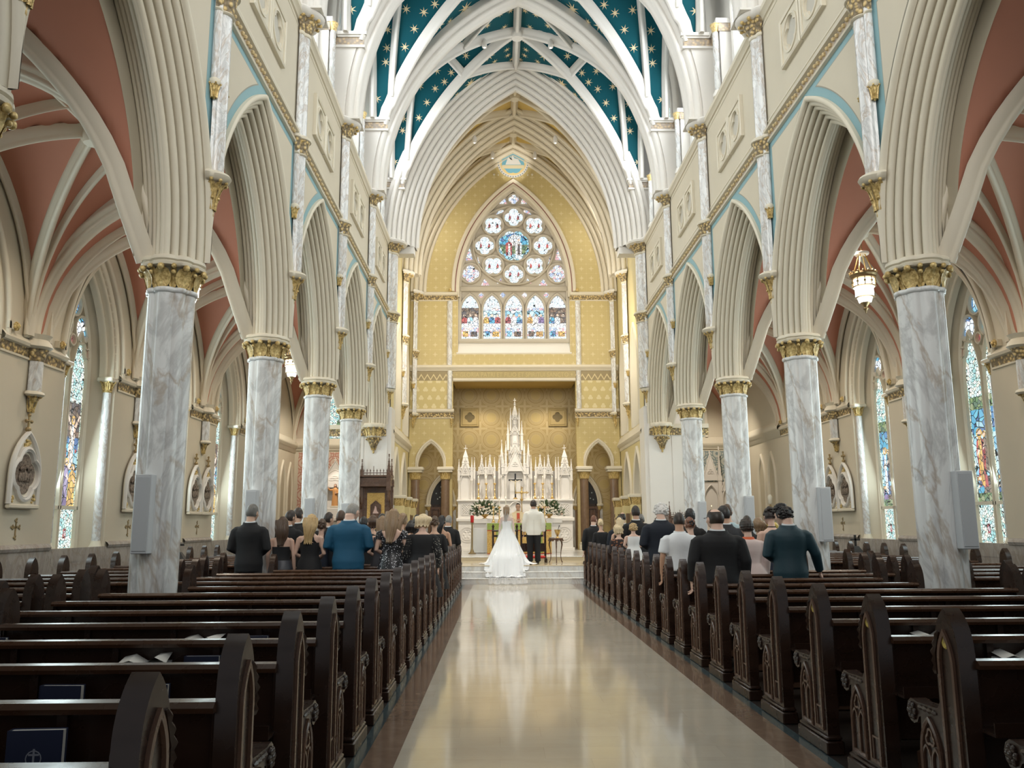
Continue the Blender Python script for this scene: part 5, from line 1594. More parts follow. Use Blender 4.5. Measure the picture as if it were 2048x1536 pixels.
b.build('central_canopy', [M_altar], rr, 40)
b = MB()                          # the tall openwork spire in diminishing stages
for w, z0, z1 in ((.36, 2.9, 3.85), (.27, 3.85, 4.6), (.17, 4.6, 5.2)):
    box(b, -w * .72, w * .72, .45, .45 + w * 1.3, z0, z1, 0)
    for ex in (-1, 1):
        for ey in (0, 1):
            pinnacle(b, ex * w, .42 + ey * w * 1.4, z0, .045 if w > .2 else .03, (z1 - z0) * .85, .52 if w > .2 else .4)
    niche(b, 0, .44, z0 + .16, w * .8, (z1 - z0) * .8, (z1 - z0) * .5, .03, 0, .03)
    for e in (-1, 1): niche(b, e * w * .56, .435, z0 + .2, w * .22, (z1 - z0) * .7, (z1 - z0) * .55, .03, 0, .012)
    gable(b, 0, .42, z1 - .14, w * .6, .34 if w > .2 else .26, .04)
lathe(b, [(.16, 5.15), (.025, 5.62), (.05, 5.64), (.03, 5.68), (.045, 5.72), (.012, 5.76)], 8, (0, .55, 0))
tube(b, [(0, .55, 5.7), (0, .55, 5.92)], .014, 5); box(b, -.055, .055, .538, .562, 5.82, 5.85)
for s in (-1, 1): pinnacle(b, s * .52, .5, 2.9, .055, .75, .62)
b.build('central_spire', [M_altar], rr, 40)
# crucifix on the central niche
t = thing('crucifix', 'black crucifix with pale figure on the white reredos niche', 'crucifix', (0, 32.14, FZ + 1.94))
b = MB(); box(b, -.03, .03, -.015, .015, .06, .98); b.build('upright', [M_black], t)
b = MB(); box(b, -.26, .26, -.015, .015, .70, .76); b.build('cross_arm', [M_black], t)
b = MB(); box(b, -.08, .08, -.05, .05, 0, .04, 0, .01); box(b, -.05, .05, -.03, .03, .04, .07, 0, .01); b.build('foot', [M_brass], t)
b = MB()
tube(b, [(0, -.03, .30), (.01, -.035, .42), (0, -.03, .54), (0, -.03, .64), (0, -.03, .68)], [.010, .016, .02, .026, .014], 8)
for e in (-1, 1): tube(b, [(e * .03, -.03, .66), (e * .12, -.03, .70), (e * .2, -.03, .725)], [.014, .011, .009], 6)
sphere(b, (.01, -.035, .71), (.024, .026, .032), 8, 6)
b.build('figure', [mat('ivory_figure', (.78, .66, .46), .45)], t)
# six tall candlesticks on the ledge
def candlestick_parts(t, h=.62, hc=.22, k=1.0):
    b = MB()
    lathe(b, [(.085 * k, 0), (.085 * k, .02), (.05 * k, .05), (.06 * k, .07), (.03 * k, .11), (.02 * k, .16), (.035 * k, .19), (.02 * k, .22), (.018 * k, h * .55), (.04 * k, h * .58), (.02 * k, h * .63), (.016 * k, h * .88), (.05 * k, h * .93), (.065 * k, h * .97), (.06 * k, h), (.02 * k, h)], 12)
    b.build('stick', [M_brass], t)
    b = MB(); lathe(b, [(.019 * k, h - .01), (.018 * k, h + hc), (.004, h + hc + .005)], 10); b.build('candle', [M_wax], t)
    b = MB(); lathe(b, [(.002, h + hc + .005), (.009, h + hc + .02), (.006, h + hc + .04), (.001, h + hc + .06)], 6); b.build('flame', [M_flame], t)
cs = None
for k, u in enumerate((-1.42, -1.12, -.79, .75, 1.06, 1.42)):
    lab = 'tall brass candlestick on the reredos ledge, %s of the three %s of the crucifix' % (('outermost', 'middle', 'innermost', 'innermost', 'middle', 'outermost')[k], 'left' if k < 3 else 'right')
    loc = (u, 32.24, FZ + 1.94)
    if cs is None:
        cs = thing('candlestick', lab, 'candlestick', loc, group='brass candlesticks on the reredos'); candlestick_parts(cs)
    else: dup(cs, loc, None, lab)
# ------------------------------------------------------------------ free-standing altar
t = thing('altar_table', 'altar with green, gold and red brocade frontal behind the couple', 'altar', (.05, 28.4, FZ))
b = MB(); box(b, -1.0, 1.0, 0, .8, 0, .94, 0); b.build('altar_block', [M_altar], t)
b = MB(); box(b, -1.12, 1.12, -.06, .86, .94, 1.03, 0, .015); b.build('mensa', [M_altar], t)
b = MB(); box(b, -1.10, 1.10, -.075, .1, 1.03, 1.04); b.build('altar_cloth', [M_linen], t)
b = MB(); box(b, -1.08, 1.08, -.085, -.065, .80, 1.03); b.build('frontal_band', [M_green_f], t)
b = MB(); box(b, -1.08, 1.08, -.090, -.07, .77, .80); b.build('braid', [M_red_f], t)
for k, (u0, u1, m) in enumerate(((-1.08, -.78, M_gold_f), (-.78, -.55, M_green_f), (-.55, .55, M_gold_f), (.55, .78, M_green_f), (.78, 1.08, M_gold_f))):
    b = MB()
    n = 12
    loft(b, [[(u0 + (u1 - u0) * q / n, -.075 - .012 * sin(q * 1.7 + k) * (1 - z / .8), z) for q in range(n + 1)] for z in (.02, .3, .6, .78)], 0, closed=False)
    b.build('frontal_panel', [m], t)
b = MB(); box(b, -1.08, 1.08, -.088, -.06, .01, .035); b.build('hem_braid', [M_red_f], t)
acs = None
for k, (u, y) in enumerate(((-.82, 28.62), (-.62, 28.78), (-.40, 28.62), (.55, 28.62), (.72, 28.78), (.92, 28.62))):
    lab = 'small brass altar candlestick with lit candle, %s on the altar' % (('leftmost', 'second from left', 'third from left', 'third from right', 'second from right', 'rightmost')[k])
    if acs is None:
        acs = thing('altar_candlestick', lab, 'candlestick', (u, y, FZ + 1.04), group='lit candlesticks on the altar'); candlestick_parts(acs, .55, .28, .8)
    else: dup(acs, (u, y, FZ + 1.04), None, lab)
t = thing('processional_cross', 'tall gold processional cross standing behind the altar', 'cross', (.17, 29.5, FZ))
b = MB(); lathe(b, [(.16, 0), (.16, .03), (.05, .08), (.02, .12)], 12); b.build('base', [M_brass], t)
b = MB(); lathe(b, [(.018, .1), (.016, 1.78), (.05, 1.82), (.06, 1.86), (.02, 1.9)], 10); b.build('staff', [M_brass], t)
b = MB(); box(b, -.025, .025, -.012, .012, 1.88, 2.24)
for x, z in ((-.20, 2.09), (.20, 2.09), (0, 2.26)):
    for k in range(3): sphere(b, (x + .03 * cos(k * 2.1), 0, z + .03 * sin(k * 2.1)), .024, 6, 4)
sphere(b, (0, -.01, 2.09), (.06, .02, .06), 10, 6)
b.build('cross_upright', [M_brass], t)
b = MB(); box(b, -.20, .20, -.012, .012, 2.065, 2.115); b.build('cross_arm', [M_brass], t)
# book stand / cards on the altar
t = thing('missal', 'open white missal on the altar beside the cross', 'book', (.12, 28.55, FZ + 1.042))
for e in (-1, 1):
    b = MB(); loft(b, [[(e * .005, 0, .01), (e * .09, 0, .035), (e * .18, 0, .02)], [(e * .005, .24, .01), (e * .09, .24, .035), (e * .18, .24, .02)]], 0, closed=False); b.build('page', [M_paper], t)
b = MB(); box(b, -.19, .19, -.01, .25, 0, .008); b.build('cover', [M_red_f], t)
# flowers on stone stands
def bouquet(name, lab, loc, seed):
    r = random.Random(seed)
    t = thing(name, lab, 'flowers', loc)
    b = MB(); lathe(b, [(.09, 0), (.09, .015), (.04, .03), (.05, .05), (.13, .11), (.14, .15), (.11, .16)], 14); b.build('urn', [M_brass], t)
    b = MB()
    for k in range(460):
        a = r.uniform(0, 2 * PI); el = r.uniform(-.25, 1.25); R = r.uniform(.25, .50)
        c = Vector((R * 1.15 * cos(a) * cos(el), .6 * R * sin(a) * cos(el), .20 + R * .95 * sin(el)))
        d = (c - Vector((0, 0, .08))).normalized(); sd = d.cross(Vector((r.uniform(-1, 1), r.uniform(-1, 1), 1))).normalized()
        L = r.uniform(.08, .15); w = L * .24
        b.add([c - d * L * .5, c + sd * w, c + d * L * .6, c - sd * w], [(0, 1, 2, 3)], 0 if k % 3 else 1)
    o = b.build('foliage', [mat('olive_leaf', (.07, .11, .04), .6), mat('silver_leaf', (.15, .20, .12), .6)], t); o['kind'] = 'stuff'
    for k in range(34):
        a = PI + PI * ((k * .618) % 1); el = -.15 + 1.3 * ((k * .37 + .1) % 1); R = r.uniform(.34, .46)
        c = (R * 1.1 * cos(a) * cos(el), -.08 - .55 * R * abs(sin(a)) * cos(el), .20 + R * .9 * sin(el))
        b = MB(); q = r.uniform(.026, .044); sphere(b, c, q, 8, 6)
        for j in range(5): sphere(b, (c[0] + q * .55 * cos(j * 1.26), c[1] - q * .35, c[2] + q * .55 * sin(j * 1.26)), q * .55, 6, 4)
        b.build('blossom', [M_bloom if k % 4 else M_bloom2], t)
    return t
M_bloom = mat('cream_rose_petals', (.80, .72, .58), .6); M_bloom2 = mat('blush_rose_petals', (.76, .55, .42), .6)
for s, side, x in ((-1, 'left', -1.12), (1, 'right', 1.16)):
    t = thing('flower_stand', 'low white marble block under the %s flower arrangement' % side, 'pedestal', (x, 30.4, FZ))
    b = MB(); box(b, -.42, .42, -.2, .2, 0, 1.02, 0, .01); b.build('block', [M_altar], t)
    b = MB(); box(b, -.48, .48, -.25, .25, 1.02, 1.2, 0, .02); b.build('slab', [M_altar], t)
    bouquet('flower_arrangement', 'cream rose and green foliage arrangement, %s of the altar' % side, (x + .02 * s, 30.36, FZ + 1.2), 5 + s)
t = thing('candle_stand', 'tall brass floor stand with red votive lamp left of the altar', 'candle stand', (-1.55, 28.9, FZ))
b = MB(); lathe(b, [(.13, 0), (.13, .02), (.07, .06), (.05, .12), (.03, .16)], 14); b.build('base', [M_brass_dk], t)
b = MB(); lathe(b, [(.028, .15), (.028, .98), (.04, 1.0), (.04, 1.04), (.09, 1.06)], 12); b.build('stem', [M_brass_dk], t)
b = MB(); lathe(b, [(.055, 1.06), (.062, 1.2), (.058, 1.30)], 14); b.build('votive_glass', [M_redglass], t)
# little draped credence behind the candle stand
t = thing('credence_table', 'small table draped in white linen left of the altar', 'table', (-1.3, 29.75, FZ))
b = MB()
loft(b, [[(.30 * cos(a) * k * (1 + .06 * sin(9 * a) * (1 - z / .86)), .24 * sin(a) * k * (1 + .06 * sin(9 * a) * (1 - z / .86)), z) for a in np.linspace(0, 2 * PI, 48, False)] for k, z in ((1.12, .02), (1.06, .4), (1.0, .82), (.98, .86))], 0, False, True); b.build('cloth', [M_linen], t)
for ex in (-1, 1):
    for ey in (-1, 1):
        b = MB(); box(b, ex * .16 - .015, ex * .16 + .015, ey * .12 - .015, ey * .12 + .015, 0, .84); b.build('leg', [M_wood], t)
# round table with bucket
t = thing('side_table', 'small round mahogany table with three cabriole legs right of the groom', 'table', (1.02, 24.55, .48))
b = MB(); lathe(b, [(.0, .66), (.20, .66), (.215, .68), (.215, .70), (.19, .715), (.0, .715)], 24)
for k in range(9):
    a = 2 * PI * k / 9; sphere(b, (.2 * cos(a), .2 * sin(a), .645), (.04, .04, .025), 6, 4)
b.build('table_top', [M_wood_br], t)
for k in range(3):
    a = PI / 2 + 2 * PI * k / 3 + PI
    b = MB(); tube(b, [(r * cos(a), r * sin(a), z) for r, z in ((.16, .66), (.205, .60), (.215, .52), (.18, .36), (.165, .2), (.185, .08), (.22, .015))], [.022, .024, .02, .013, .011, .012, .018], 8); b.build('leg', [M_wood_br], t)
t = thing('gold_bucket', 'gold footed cup with dark sprinkler standing on the round table', 'vessel', (1.07, 24.55, .48 + .716))
b = MB(); lathe(b, [(.055, 0), (.05, .02), (.02, .05), (.03, .07), (.06, .12), (.085, .2), (.09, .24), (.08, .24), (.06, .14)], 16); b.build('cup', [M_brass], t)
b = MB(); tube(b, [(-.02, 0, .12), (.04, 0, .30), (.06, -.01, .36)], [.008, .008, .014], 6); b.build('sprinkler', [M_black], t)
t = thing('folded_cloth', 'small dark folded cloth on the round table beside the gold cup', 'cloth', (.90, 24.52, .48 + .716))
b = MB(); box(b, -.075, .075, -.05, .05, 0, .012, 0, .004); b.build('fold', [M_char], t)
b = MB(); box(b, -.06, .06, -.045, .04, .012, .02, 0, .003); b.build('upper_fold', [M_linen], t)
# kneelers in front of the couple
pk = None
for x, nm in ((-.45, 'in front of the bride'), (.40, 'in front of the groom')):
    lab = 'dark wooden kneeling desk with red cushion ' + nm
    if pk is None:
        pk = thing('kneeling_desk', lab, 'kneeler', (x, 25.15, .48), group='red cushioned kneelers')
        for e in (-1, 1):
            b = MB(); box(b, e * .36 - .03, e * .36 + .03, .28, .36, 0, .98); lathe(b, [(.04, .98), (.02, 1.0), (.045, 1.05), (.01, 1.12)], 8, (e * .36, .32, 0)); box(b, e * .36 - .025, e * .36 + .025, -.2, .3, .06, .12); b.build('side_post', [M_wood], pk)
            b = MB(); tube(b, [(e * .36, -.17, .0), (e * .36, -.18, .1)], .035, 8); b.build('foot', [M_wood], pk)
        b = MB(); box(b, -.36, .36, .30, .34, .30, .55); b.build('lower_panel', [M_wood], pk)
        b = MB(); box(b, -.36, .36, .30, .34, .74, .80); b.build('middle_rail', [M_wood], pk)
        b = MB(); box(b, -.40, .40, .20, .42, .90, .95, 0, .01); b.build('arm_rest', [M_wood], pk)
        b = MB(); box(b, -.34, .34, -.2, .1, .12, .2, 0, .035); b.build('cushion', [M_redcush], pk)
    else: dup(pk, (x, 25.15, .48), None, lab)
# bishop's chairs under gothic canopies
def canopy_chair(lab, loc, sc=1.12):
    t = thing('canopied_chair', lab, 'chair', loc, scale=(sc * .92, sc, sc))
    CZ = .32
    b = MB()
    box(b, -.46, .46, .0, .10, 0, 2.05); b.build('back', [M_wood_br], t)
    for e in (-1, 1):
        for y in (-.55, .05):
            b = MB(); pinnacle(b, e * .46, y, 0 if y > 0 else 1.62 + CZ, .062, 2.25 if y > 0 else .60 - CZ * .6, .62); b.build('pinnacle_post', [M_wood_br], t, 40)
        b = MB(); tube(b, [(e * .46, .0, 1.45), (e * .46, -.25, 1.75), (e * .46, -.52, 1.95)], [.03, .03, .04], 6); lathe(b, [(.05, .3), (.03, .15), (.045, .1), (.01, 0)], 6, (e * .46, -.55, 1.64)); b.build('bracket', [M_wood_br], t)
        b = MB(); box(b, e * .42 - .03, e * .42 + .03, -.5, .05, .0, .68); box(b, e * .42 - .045, e * .42 + .045, -.55, .05, .68, .73, 0, .01); b.build('arm', [M_wood_br], t)
    b = MB()
    box(b, -.5, .5, -.58, .1, 1.74 + CZ, 1.78 + CZ); box(b, -.48, .48, -.56, -.50, 1.78 + CZ, 1.98 + CZ)
    for e in (-1, 1): box(b, e * .48 - .03, e * .48 + .03, -.56, .1, 1.76 + CZ, 2.0 + CZ)
    box(b, -.52, .52, -.60, .12, 2.0 + CZ, 2.05 + CZ)
    b.build('canopy', [M_wood_br], t)
    b = MB()
    for k in range(9):
        x = -.4 + .1 * k
        sweep(b, [(x + a, -.565, 1.88 + CZ + q) for a, q in circ(.042, 8)], (0, -1, 0), [(-.01, 0), (-.01, .012), (.01, .012), (.01, 0)], True)
        tube(b, [(x, -.55, 2.05 + CZ), (x, -.55, 2.22 + CZ + (.08 if k == 4 else 0))], .009, 5); sphere(b, (x, -.55, 2.17 + CZ), (.022, .012, .022), 5, 4)
    box(b, -.45, .45, -.558, -.542, 2.10 + CZ, 2.12 + CZ)
    b.build('cresting', [M_wood_br], t)
    b = MB(); fan(b, [(u, -.012, .88 + z) for u, z in ((-.27, 0), (.27, 0), (.27, 1.02), (-.27, 1.02))]); b.build('upholstery', [M_gold_f], t)
    b = MB()
    hx = [(-.15, 1.22), (0, 1.10), (.15, 1.22), (.15, 1.55), (0, 1.67), (-.15, 1.55)]
    fan(b, [(u, -.022, z) for u, z in hx]); sweep(b, [(u, -.02, z) for u, z in hx], (0, -1, 0), [(-.015, 0), (-.015, .02), (.015, .02), (.015, 0)], True); b.build('shield', [M_wood_br], t)
    b = MB(); fan(b, [(u, -.03, z) for u, z in ((-.09, 1.32), (.09, 1.32), (.085, 1.35), (.04, 1.39), (.02, 1.50), (-.02, 1.54), (-.04, 1.44))]); b.build('emblem', [mat('pale_rose_emblem', (.62, .42, .36), .6)], t)
    b = MB(); box(b, -.42, .42, -.52, .02, .36, .44, 0, .02); b.build('seat', [M_gold_f], t)
    b = MB(); box(b, -.42, .42, -.46, .02, 0, .36); b.build('seat_box', [M_wood_br], t)
    return t
canopy_chair('carved dark oak canopied chair with gold panel against the left chancel pier', (-4.54, YARCH - .16, .48))
t = thing('chair_platform', 'low wooden platform under the canopied chair by the left pier', 'platform', (-4.72, 26.42, 0))
b = MB(); box(b, -.50, .50, -.55, .40, 0, .44, 0, .01); b.build('base', [M_wood_br], t)
b = MB(); box(b, -.52, .52, -.57, .40, .44, .48, 0, .01); b.build('top', [M_wood_mid], t)
canopy_chair('canopied oak chair by the right chancel pier, only its finials above the guests', (5.05, YARCH - .16, 0), .77)
# ------------------------------------------------------------------ chapels at the ends of the aisles
YT = 33.0
for s, side in ((-1, 'left'), (1, 'right')):
    b = MB()
    f = lambda u, z: (u, YT, z)
    u0, u1 = sorted((s * 5.3, s * 8.72))
    wall_holes(b, f, u0, u1, 0, 8.4, [(s * 7.0, .62, 5.0, 6.2, 1.4)], 0)
    pu0, pu1 = sorted((s * 5.5, s * 8.55))
    b.add([(pu0, YT - .01, 1.5), (pu1, YT - .01, 1.5), (pu1, YT - .01, 4.45), (pu0, YT - .01, 4.45)], [(0, 1, 2, 3)], 1)
    box(b, *sorted((s * 5.35, s * 5.45)), YARCH + .9, YT, 0, 8.4, 0)
    struct(b, 'wall_chapel_' + side, [M_wall, M_redpat if s < 0 else M_bluepat])
    b = MB()
    loft(b, [[(u, YT - o, z) for o, z in [(0, 4.5), (.05, 4.52), (.07, 4.6), (.14, 4.64), (.16, 4.74), (.1, 4.78), (0, 5.0)]] for u in (u0, u1)], 0, closed=False)
    arch_band(b, .62, 1.4, [(-.08, -.2), (0, 0), (.0, .06), (.10, .08), (.12, 0)], lambda u, z, q: (s * 7.0 + u, YT - q, 6.2 + z), 14, None, 0, stilt=1.2)
    loft(b, [[(s * (AW - o), y, z) for o, z in [(0, 4.40), (.03, 4.42), (.05, 4.6), (.13, 4.66), (.14, 4.74), (0, 4.95)]] for y in (YARCH + .3, YT)], 0, closed=False)
    yl_ = (31.2, 32.3) if s < 0 else (28.3, 29.4)
    for yc in yl_:                # blind twin lancets
        arch_band(b, .34, .95, [(-.05, .005), (-.04, .03), (0, .06), (.06, .06), (.09, .02), (.09, 0)], lambda u, z, q: (s * (AW - q), yc + u, 2.95 + z), 12, None, 0, stilt=1.9)
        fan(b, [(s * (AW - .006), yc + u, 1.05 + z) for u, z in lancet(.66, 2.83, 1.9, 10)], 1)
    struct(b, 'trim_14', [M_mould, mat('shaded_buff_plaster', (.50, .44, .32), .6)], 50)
    wn = MB(); sweep(wn, [(s * 7.0 + u, YT + .16, 5.0 + z) for u, z in lancet(1.20, 2.56, 1.2, 10)], (0, -1, 0), [(-.06, 0), (-.06, .05), (.03, .05), (.03, 0)], True)
    w = struct(wn, 'window_%d' % (31 if s < 0 else 32), [mat('blue_painted_frame', (.10, .35, .45), .5)])
    g = MB(); fan(g, [(s * 7.0 + u, YT + .18, 5.0 + z) for u, z in lancet(1.16, 2.54, 1.2, 10)], GI['clear']); g.build('stained_glass_light', GLASS, w)
    g = MB(); fan(g, [(s * 7.0 + u, YT + .175, 5.35 + z) for u, z in ((-.15, 0), (.25, .1), (.2, .5), (-.1, .4))], GI['green']); g.build('stained_glass_light', GLASS, w)
# statue of a robed figure in a lit niche (left chapel)
t = thing('statue_niche', 'white marble gothic niche holding the robed statue in the left chapel', 'niche', (-7.0, 32.7, 0))
b = MB(); box(b, -.22, .30, -.46, -.12, 1.9, 2.26, 0, .02); b.build('pedestal', [M_altar], t)
b = MB(); box(b, -.95, .95, -.5, .25, 0, 1.75, 0, .02); box(b, -1.05, 1.05, -.58, .25, 1.75, 1.9, 0, .03); b.build('altar_base', [M_altar], t)
b = MB(); niche(b, 0, -.12, 1.95, 1.0, 1.75, 1.0, .35, 0, .08); gable(b, 0, -.16, 3.05, .62, 1.0, .08); b.build('arched_recess', [M_altar], t, 40)
for e in (-1, 1):
    b = MB(); pinnacle(b, e * .72, -.02, 1.9, .09, 1.3, .9); b.build('pinnacle', [M_altar], t, 40)
t = thing('robed_statue', 'painted statue in orange robe with one arm raised, in the left chapel niche', 'statue', (-6.95, 32.40, 2.27), 0, None, (.68, .68, .68))
M_orange = mat('ochre_orange_robe', (.66, .33, .12), .6); M_skin = mat('skin_light', (.60, .38, .27), .5)
b = MB(); box(b, -.22, .22, -.16, .16, 0, .10, 0, .02); b.build('plinth', [M_mould], t)
b = MB()
loft(b, [[(rx * cos(a) * (1 + .05 * sin(7 * a)), ry * sin(a) * (1 + .05 * sin(7 * a)), z) for a in np.linspace(0, 2 * PI, 36, False)] for rx, ry, z in ((.19, .15, .1), (.17, .13, .4), (.14, .11, .7), (.16, .11, .95), (.17, .10, 1.02), (.09, .07, 1.10), (.05, .05, 1.13))], 0, True, True)
tube(b, [(-.15, 0, 1.0), (-.27, -.06, .98), (-.36, -.10, 1.06)], [.06, .055, .05], 8); tube(b, [(.15, 0, 1.0), (.19, -.07, .82), (.08, -.13, .80)], [.06, .055, .045], 8)
b.build('robe', [M_orange], t)
b = MB(); sphere(b, (0, -.01, 1.22), (.07, .085, .10), 12, 9); sphere(b, (0, -.095, 1.215), (.012, .015, .02), 6, 4)
b.build('head', [M_skin], t)
for e, c in ((-1, (-.39, -.11, 1.10)), (1, (.05, -.15, .80))):
    b = MB(); sphere(b, c, (.035, .03, .05), 8, 5)
    for k in range(4): tube(b, [(c[0] + (k - 1.5) * .014, c[1], c[2] + .03), (c[0] + (k - 1.5) * .018, c[1] - .01, c[2] + .085)], .007, 5)
    b.build('hand', [M_skin], t)
b = MB(); sphere(b, (0, .02, 1.24), (.085, .09, .105), 12, 8); tube(b, [(-.06, .03, 1.2), (-.07, .04, 1.08)], [.03, .02], 6); tube(b, [(.06, .03, 1.2), (.07, .04, 1.08)], [.03, .02], 6); b.build('hair', [mat('brown_statue_hair', (.16, .08, .04), .6)], t)
# white gothic side altar (right chapel)
t = thing('side_altar', 'white marble gothic side altar with pinnacles against the patterned right chapel wall', 'altar', (7.65, 32.55, 0))
b = MB(); box(b, -1.1, 1.1, -.5, .4, 0, 1.15, 0, .02); box(b, -1.2, 1.2, -.58, .4, 1.15, 1.28, 0, .02); b.build('altar_base', [M_altar], t)
b = MB(); box(b, -1.0, 1.0, .05, .4, 1.28, 3.2, 0); b.build('back_screen', [M_altar], t)
for k, (u, h) in enumerate(((-.72, 3.2), (0, 3.6), (.72, 3.2))):
    b = MB(); niche(b, u, .0, 1.5, .5, 1.55, 1.05, .1, 0, .05); gable(b, u, -.03, h - .35, .32, .8 if k != 1 else 1.0, .06); b.build('niche_canopy', [M_altar], t, 40)
for u in (-1.02, -.36, .36, 1.02):
    b = MB(); pinnacle(b, u, .02, 1.4, .07, 2.0, .85 if abs(u) > .5 else 1.2); b.build('pinnacle', [M_altar], t, 40)
t = thing('chapel_candlestick', 'tall brass candlestick on the right side altar', 'candlestick', (7.55, 32.2, 1.28)); candlestick_parts(t, .75, .2, 1.0)
for k, y in enumerate((27.9,)):
    t = thing('processional_lamp', 'slim brass processional lamp standing by the right chapel wall', 'lamp', (8.3, 27.5, 0))
    b = MB(); lathe(b, [(.14, 0), (.14, .04), (.03, .1), (.018, .14), (.018, 1.9), (.04, 1.95), (.03, 2.05), (.05, 2.1), (.03, 2.2)], 10); b.build('pole', [M_brass_dk], t)
    b = MB(); lathe(b, [(.03, 2.2), (.07, 2.25), (.08, 2.45), (.04, 2.52)], 10); b.build('lamp_glass', [M_wax], t)
# ------------------------------------------------------------------ pendant lanterns
def lantern(lab, x, y):
    t = thing('pendant_lantern', lab, 'lamp', (x, y, 0), group='pendant aisle lanterns')
    b = MB(); tube(b, [(0, 0, 7.45), (.01, .0, 7.25), (-.005, 0, 7.10)], .012, 6); b.build('chain', [M_brass_dk], t)
    b = MB(); lathe(b, [(.0, 7.10), (.14, 7.09), (.15, 7.07), (.14, 7.04), (.0, 7.04)], 20); b.build('ceiling_disc', [M_white], t)
    for k in range(4):
        a = PI / 4 + k * PI / 2
        b = MB(); tube(b, [(.06 * cos(a), .06 * sin(a), 7.06), (.2 * cos(a), .2 * sin(a), 6.64)], .012, 6); b.build('hanger', [M_brass], t)
    b = MB(); lathe(b, [(.20, 6.50), (.25, 6.52), (.245, 6.56), (.27, 6.60), (.255, 6.64), (.22, 6.64)], 20)
    for k in range(16): sphere(b, (.26 * cos(k * PI / 8), .26 * sin(k * PI / 8), 6.655), .022, 6, 4)
    lathe(b, [(.215, 6.34), (.235, 6.35), (.215, 6.37)], 20)
    for k in range(10):
        a = 2 * PI * k / 10; c = (.225 * cos(a), .225 * sin(a))
        box(b, c[0] - .008, c[0] + .008, c[1] - .008, c[1] + .008, 6.35, 6.52)
        sphere(b, (c[0], c[1], 6.44), .03, 6, 4)
    lathe(b, [(.17, 6.12), (.20, 6.13), (.17, 6.15)], 20)
    lathe(b, [(.10, 6.02), (.07, 5.98), (.03, 5.93), (.055, 5.89), (.02, 5.85), (.004, 5.78)], 12)
    b.build('metal_frame', [M_brass_dk], t)
    b = MB(); lathe(b, [(.205, 6.52), (.205, 6.34), (.18, 6.33), (.18, 6.15), (.15, 6.13), (.12, 6.03), (.0, 6.02)], 20); b.build('glass_shade', [M_lamp], t)
lantern('glowing pendant lantern in the right aisle, between the nearest and second columns', 6.88, 16.37)
lantern('glowing pendant lantern in the left aisle partly behind the nearest column', -6.88, 16.37)
lantern('small far pendant lantern in the left aisle, between the second and third columns', -6.88, 24.79)
# ------------------------------------------------------------------ stations of the cross and wall crosses
M_relief = mat('dark_bronze_relief', (.20, .15, .11), .5, fn=lambda N: dict(color=N.mix(N.voro(18), (.09, .065, .05), (.33, .26, .20)), normal=N.bump(N.noise(26, 4), 1.0, .03)))
def station_parts(t):             # faces -x, origin on the wall
    M = lambda u, z, q=0: (-q, u, z)
    ol = lancet(.86, 1.22, .46, 12)
    b = MB(); fan(b, [M(u, z, .03) for u, z in ol]); loft(b, [[M(u, z, 0) for u, z in ol], [M(u, z, .03) for u, z in ol]], 0, closed=False)
    b.build('back_plate', [M_mould], t)
    b = MB(); sweep(b, [M(u, z, .03) for u, z in ol], (-1, 0, 0), [(-.05, 0), (-.05, .03), (-.02, .06), (.01, .05), (.02, 0)]); b.build('gable_frame', [M_white], t)
    b = MB(); sweep(b, [M(.0 + u, .50 + z * 1.1, .03) for u, z in foil(4, .37, 0, .42, 8)], (-1, 0, 0), [(-.07, 0), (-.06, .05), (-.02, .07), (.0, .03), (.02, .05), (.03, 0)], True); b.build('oval_frame', [M_white], t)
    b = MB(); fan(b, [M(u, .50 + z * 1.1, .035) for u, z in foil(4, .31, 0, .42, 8)])
    r = random.Random(4)
    for k in range(5):
        u = -.14 + .07 * k; h = r.uniform(.16, .3)
        sphere(b, M(u, .38 + h * .4, .045), (.03, .05, h * .5), 7, 5); sphere(b, M(u, .44 + h * .85, .06), (.03, .035, .04), 7, 5)
    b.build('relief', [M_relief], t)
    b = MB()
    for k in range(26):
        a = r.uniform(0, 2 * PI); q = r.uniform(0, .12)
        sphere(b, M(q * cos(a) * .8, 1.0 + q * sin(a) * .8 - .02, .04), r.uniform(.018, .03), 6, 4)
    for e in (-1, 1):
        for k in range(7): sphere(b, M(e * r.uniform(.28, .36), r.uniform(.03, .16), .04), r.uniform(.02, .032), 6, 4)
    b.build('gilded_carving', [M_gold], t)
    b = MB(); box(b, -.10, 0, -.44, .44, -.08, 0, 0, .02); b.build('sill', [M_mould], t)
    b = MB(); sphere(b, M(0, 1.26, .03), .05, 8, 5); tube(b, [M(0, 1.24, .03), M(0, 1.48, .03)], .022, 6); tube(b, [M(-.07, 1.40, .03), M(.07, 1.40, .03)], .02, 6)
    for u, z in ((-.08, 1.40), (.08, 1.40), (0, 1.5)): sphere(b, M(u, z, .03), .032, 6, 4)
    b.build('finial_cross', [M_brass_dk], t)
st = None
def wall_cross(lab, loc, rz):
    t = thing('stencilled_cross', lab, 'cross', loc, rz)
    for nm, p0, p1 in (('upright', (0, 0, -.15), (0, 0, .13)), ('cross_bar', (0, -.10, .02), (0, .10, .02))):
        b = MB(); p0 = Vector(p0); p1 = Vector(p1); d = (p1 - p0); w = .016
        box(b, -.008, 0, min(p0.y, p1.y) - w, max(p0.y, p1.y) + w, min(p0.z, p1.z) - w, max(p0.z, p1.z) + w)
        for p in (p0, p1):
            for k in range(3): sphere(b, (-.006, p.y + .028 * cos(k * 2.1), p.z + .028 * sin(k * 2.1)), (.006, .024, .024), 7, 4)
        b.build(nm, [M_brass_dk], t)
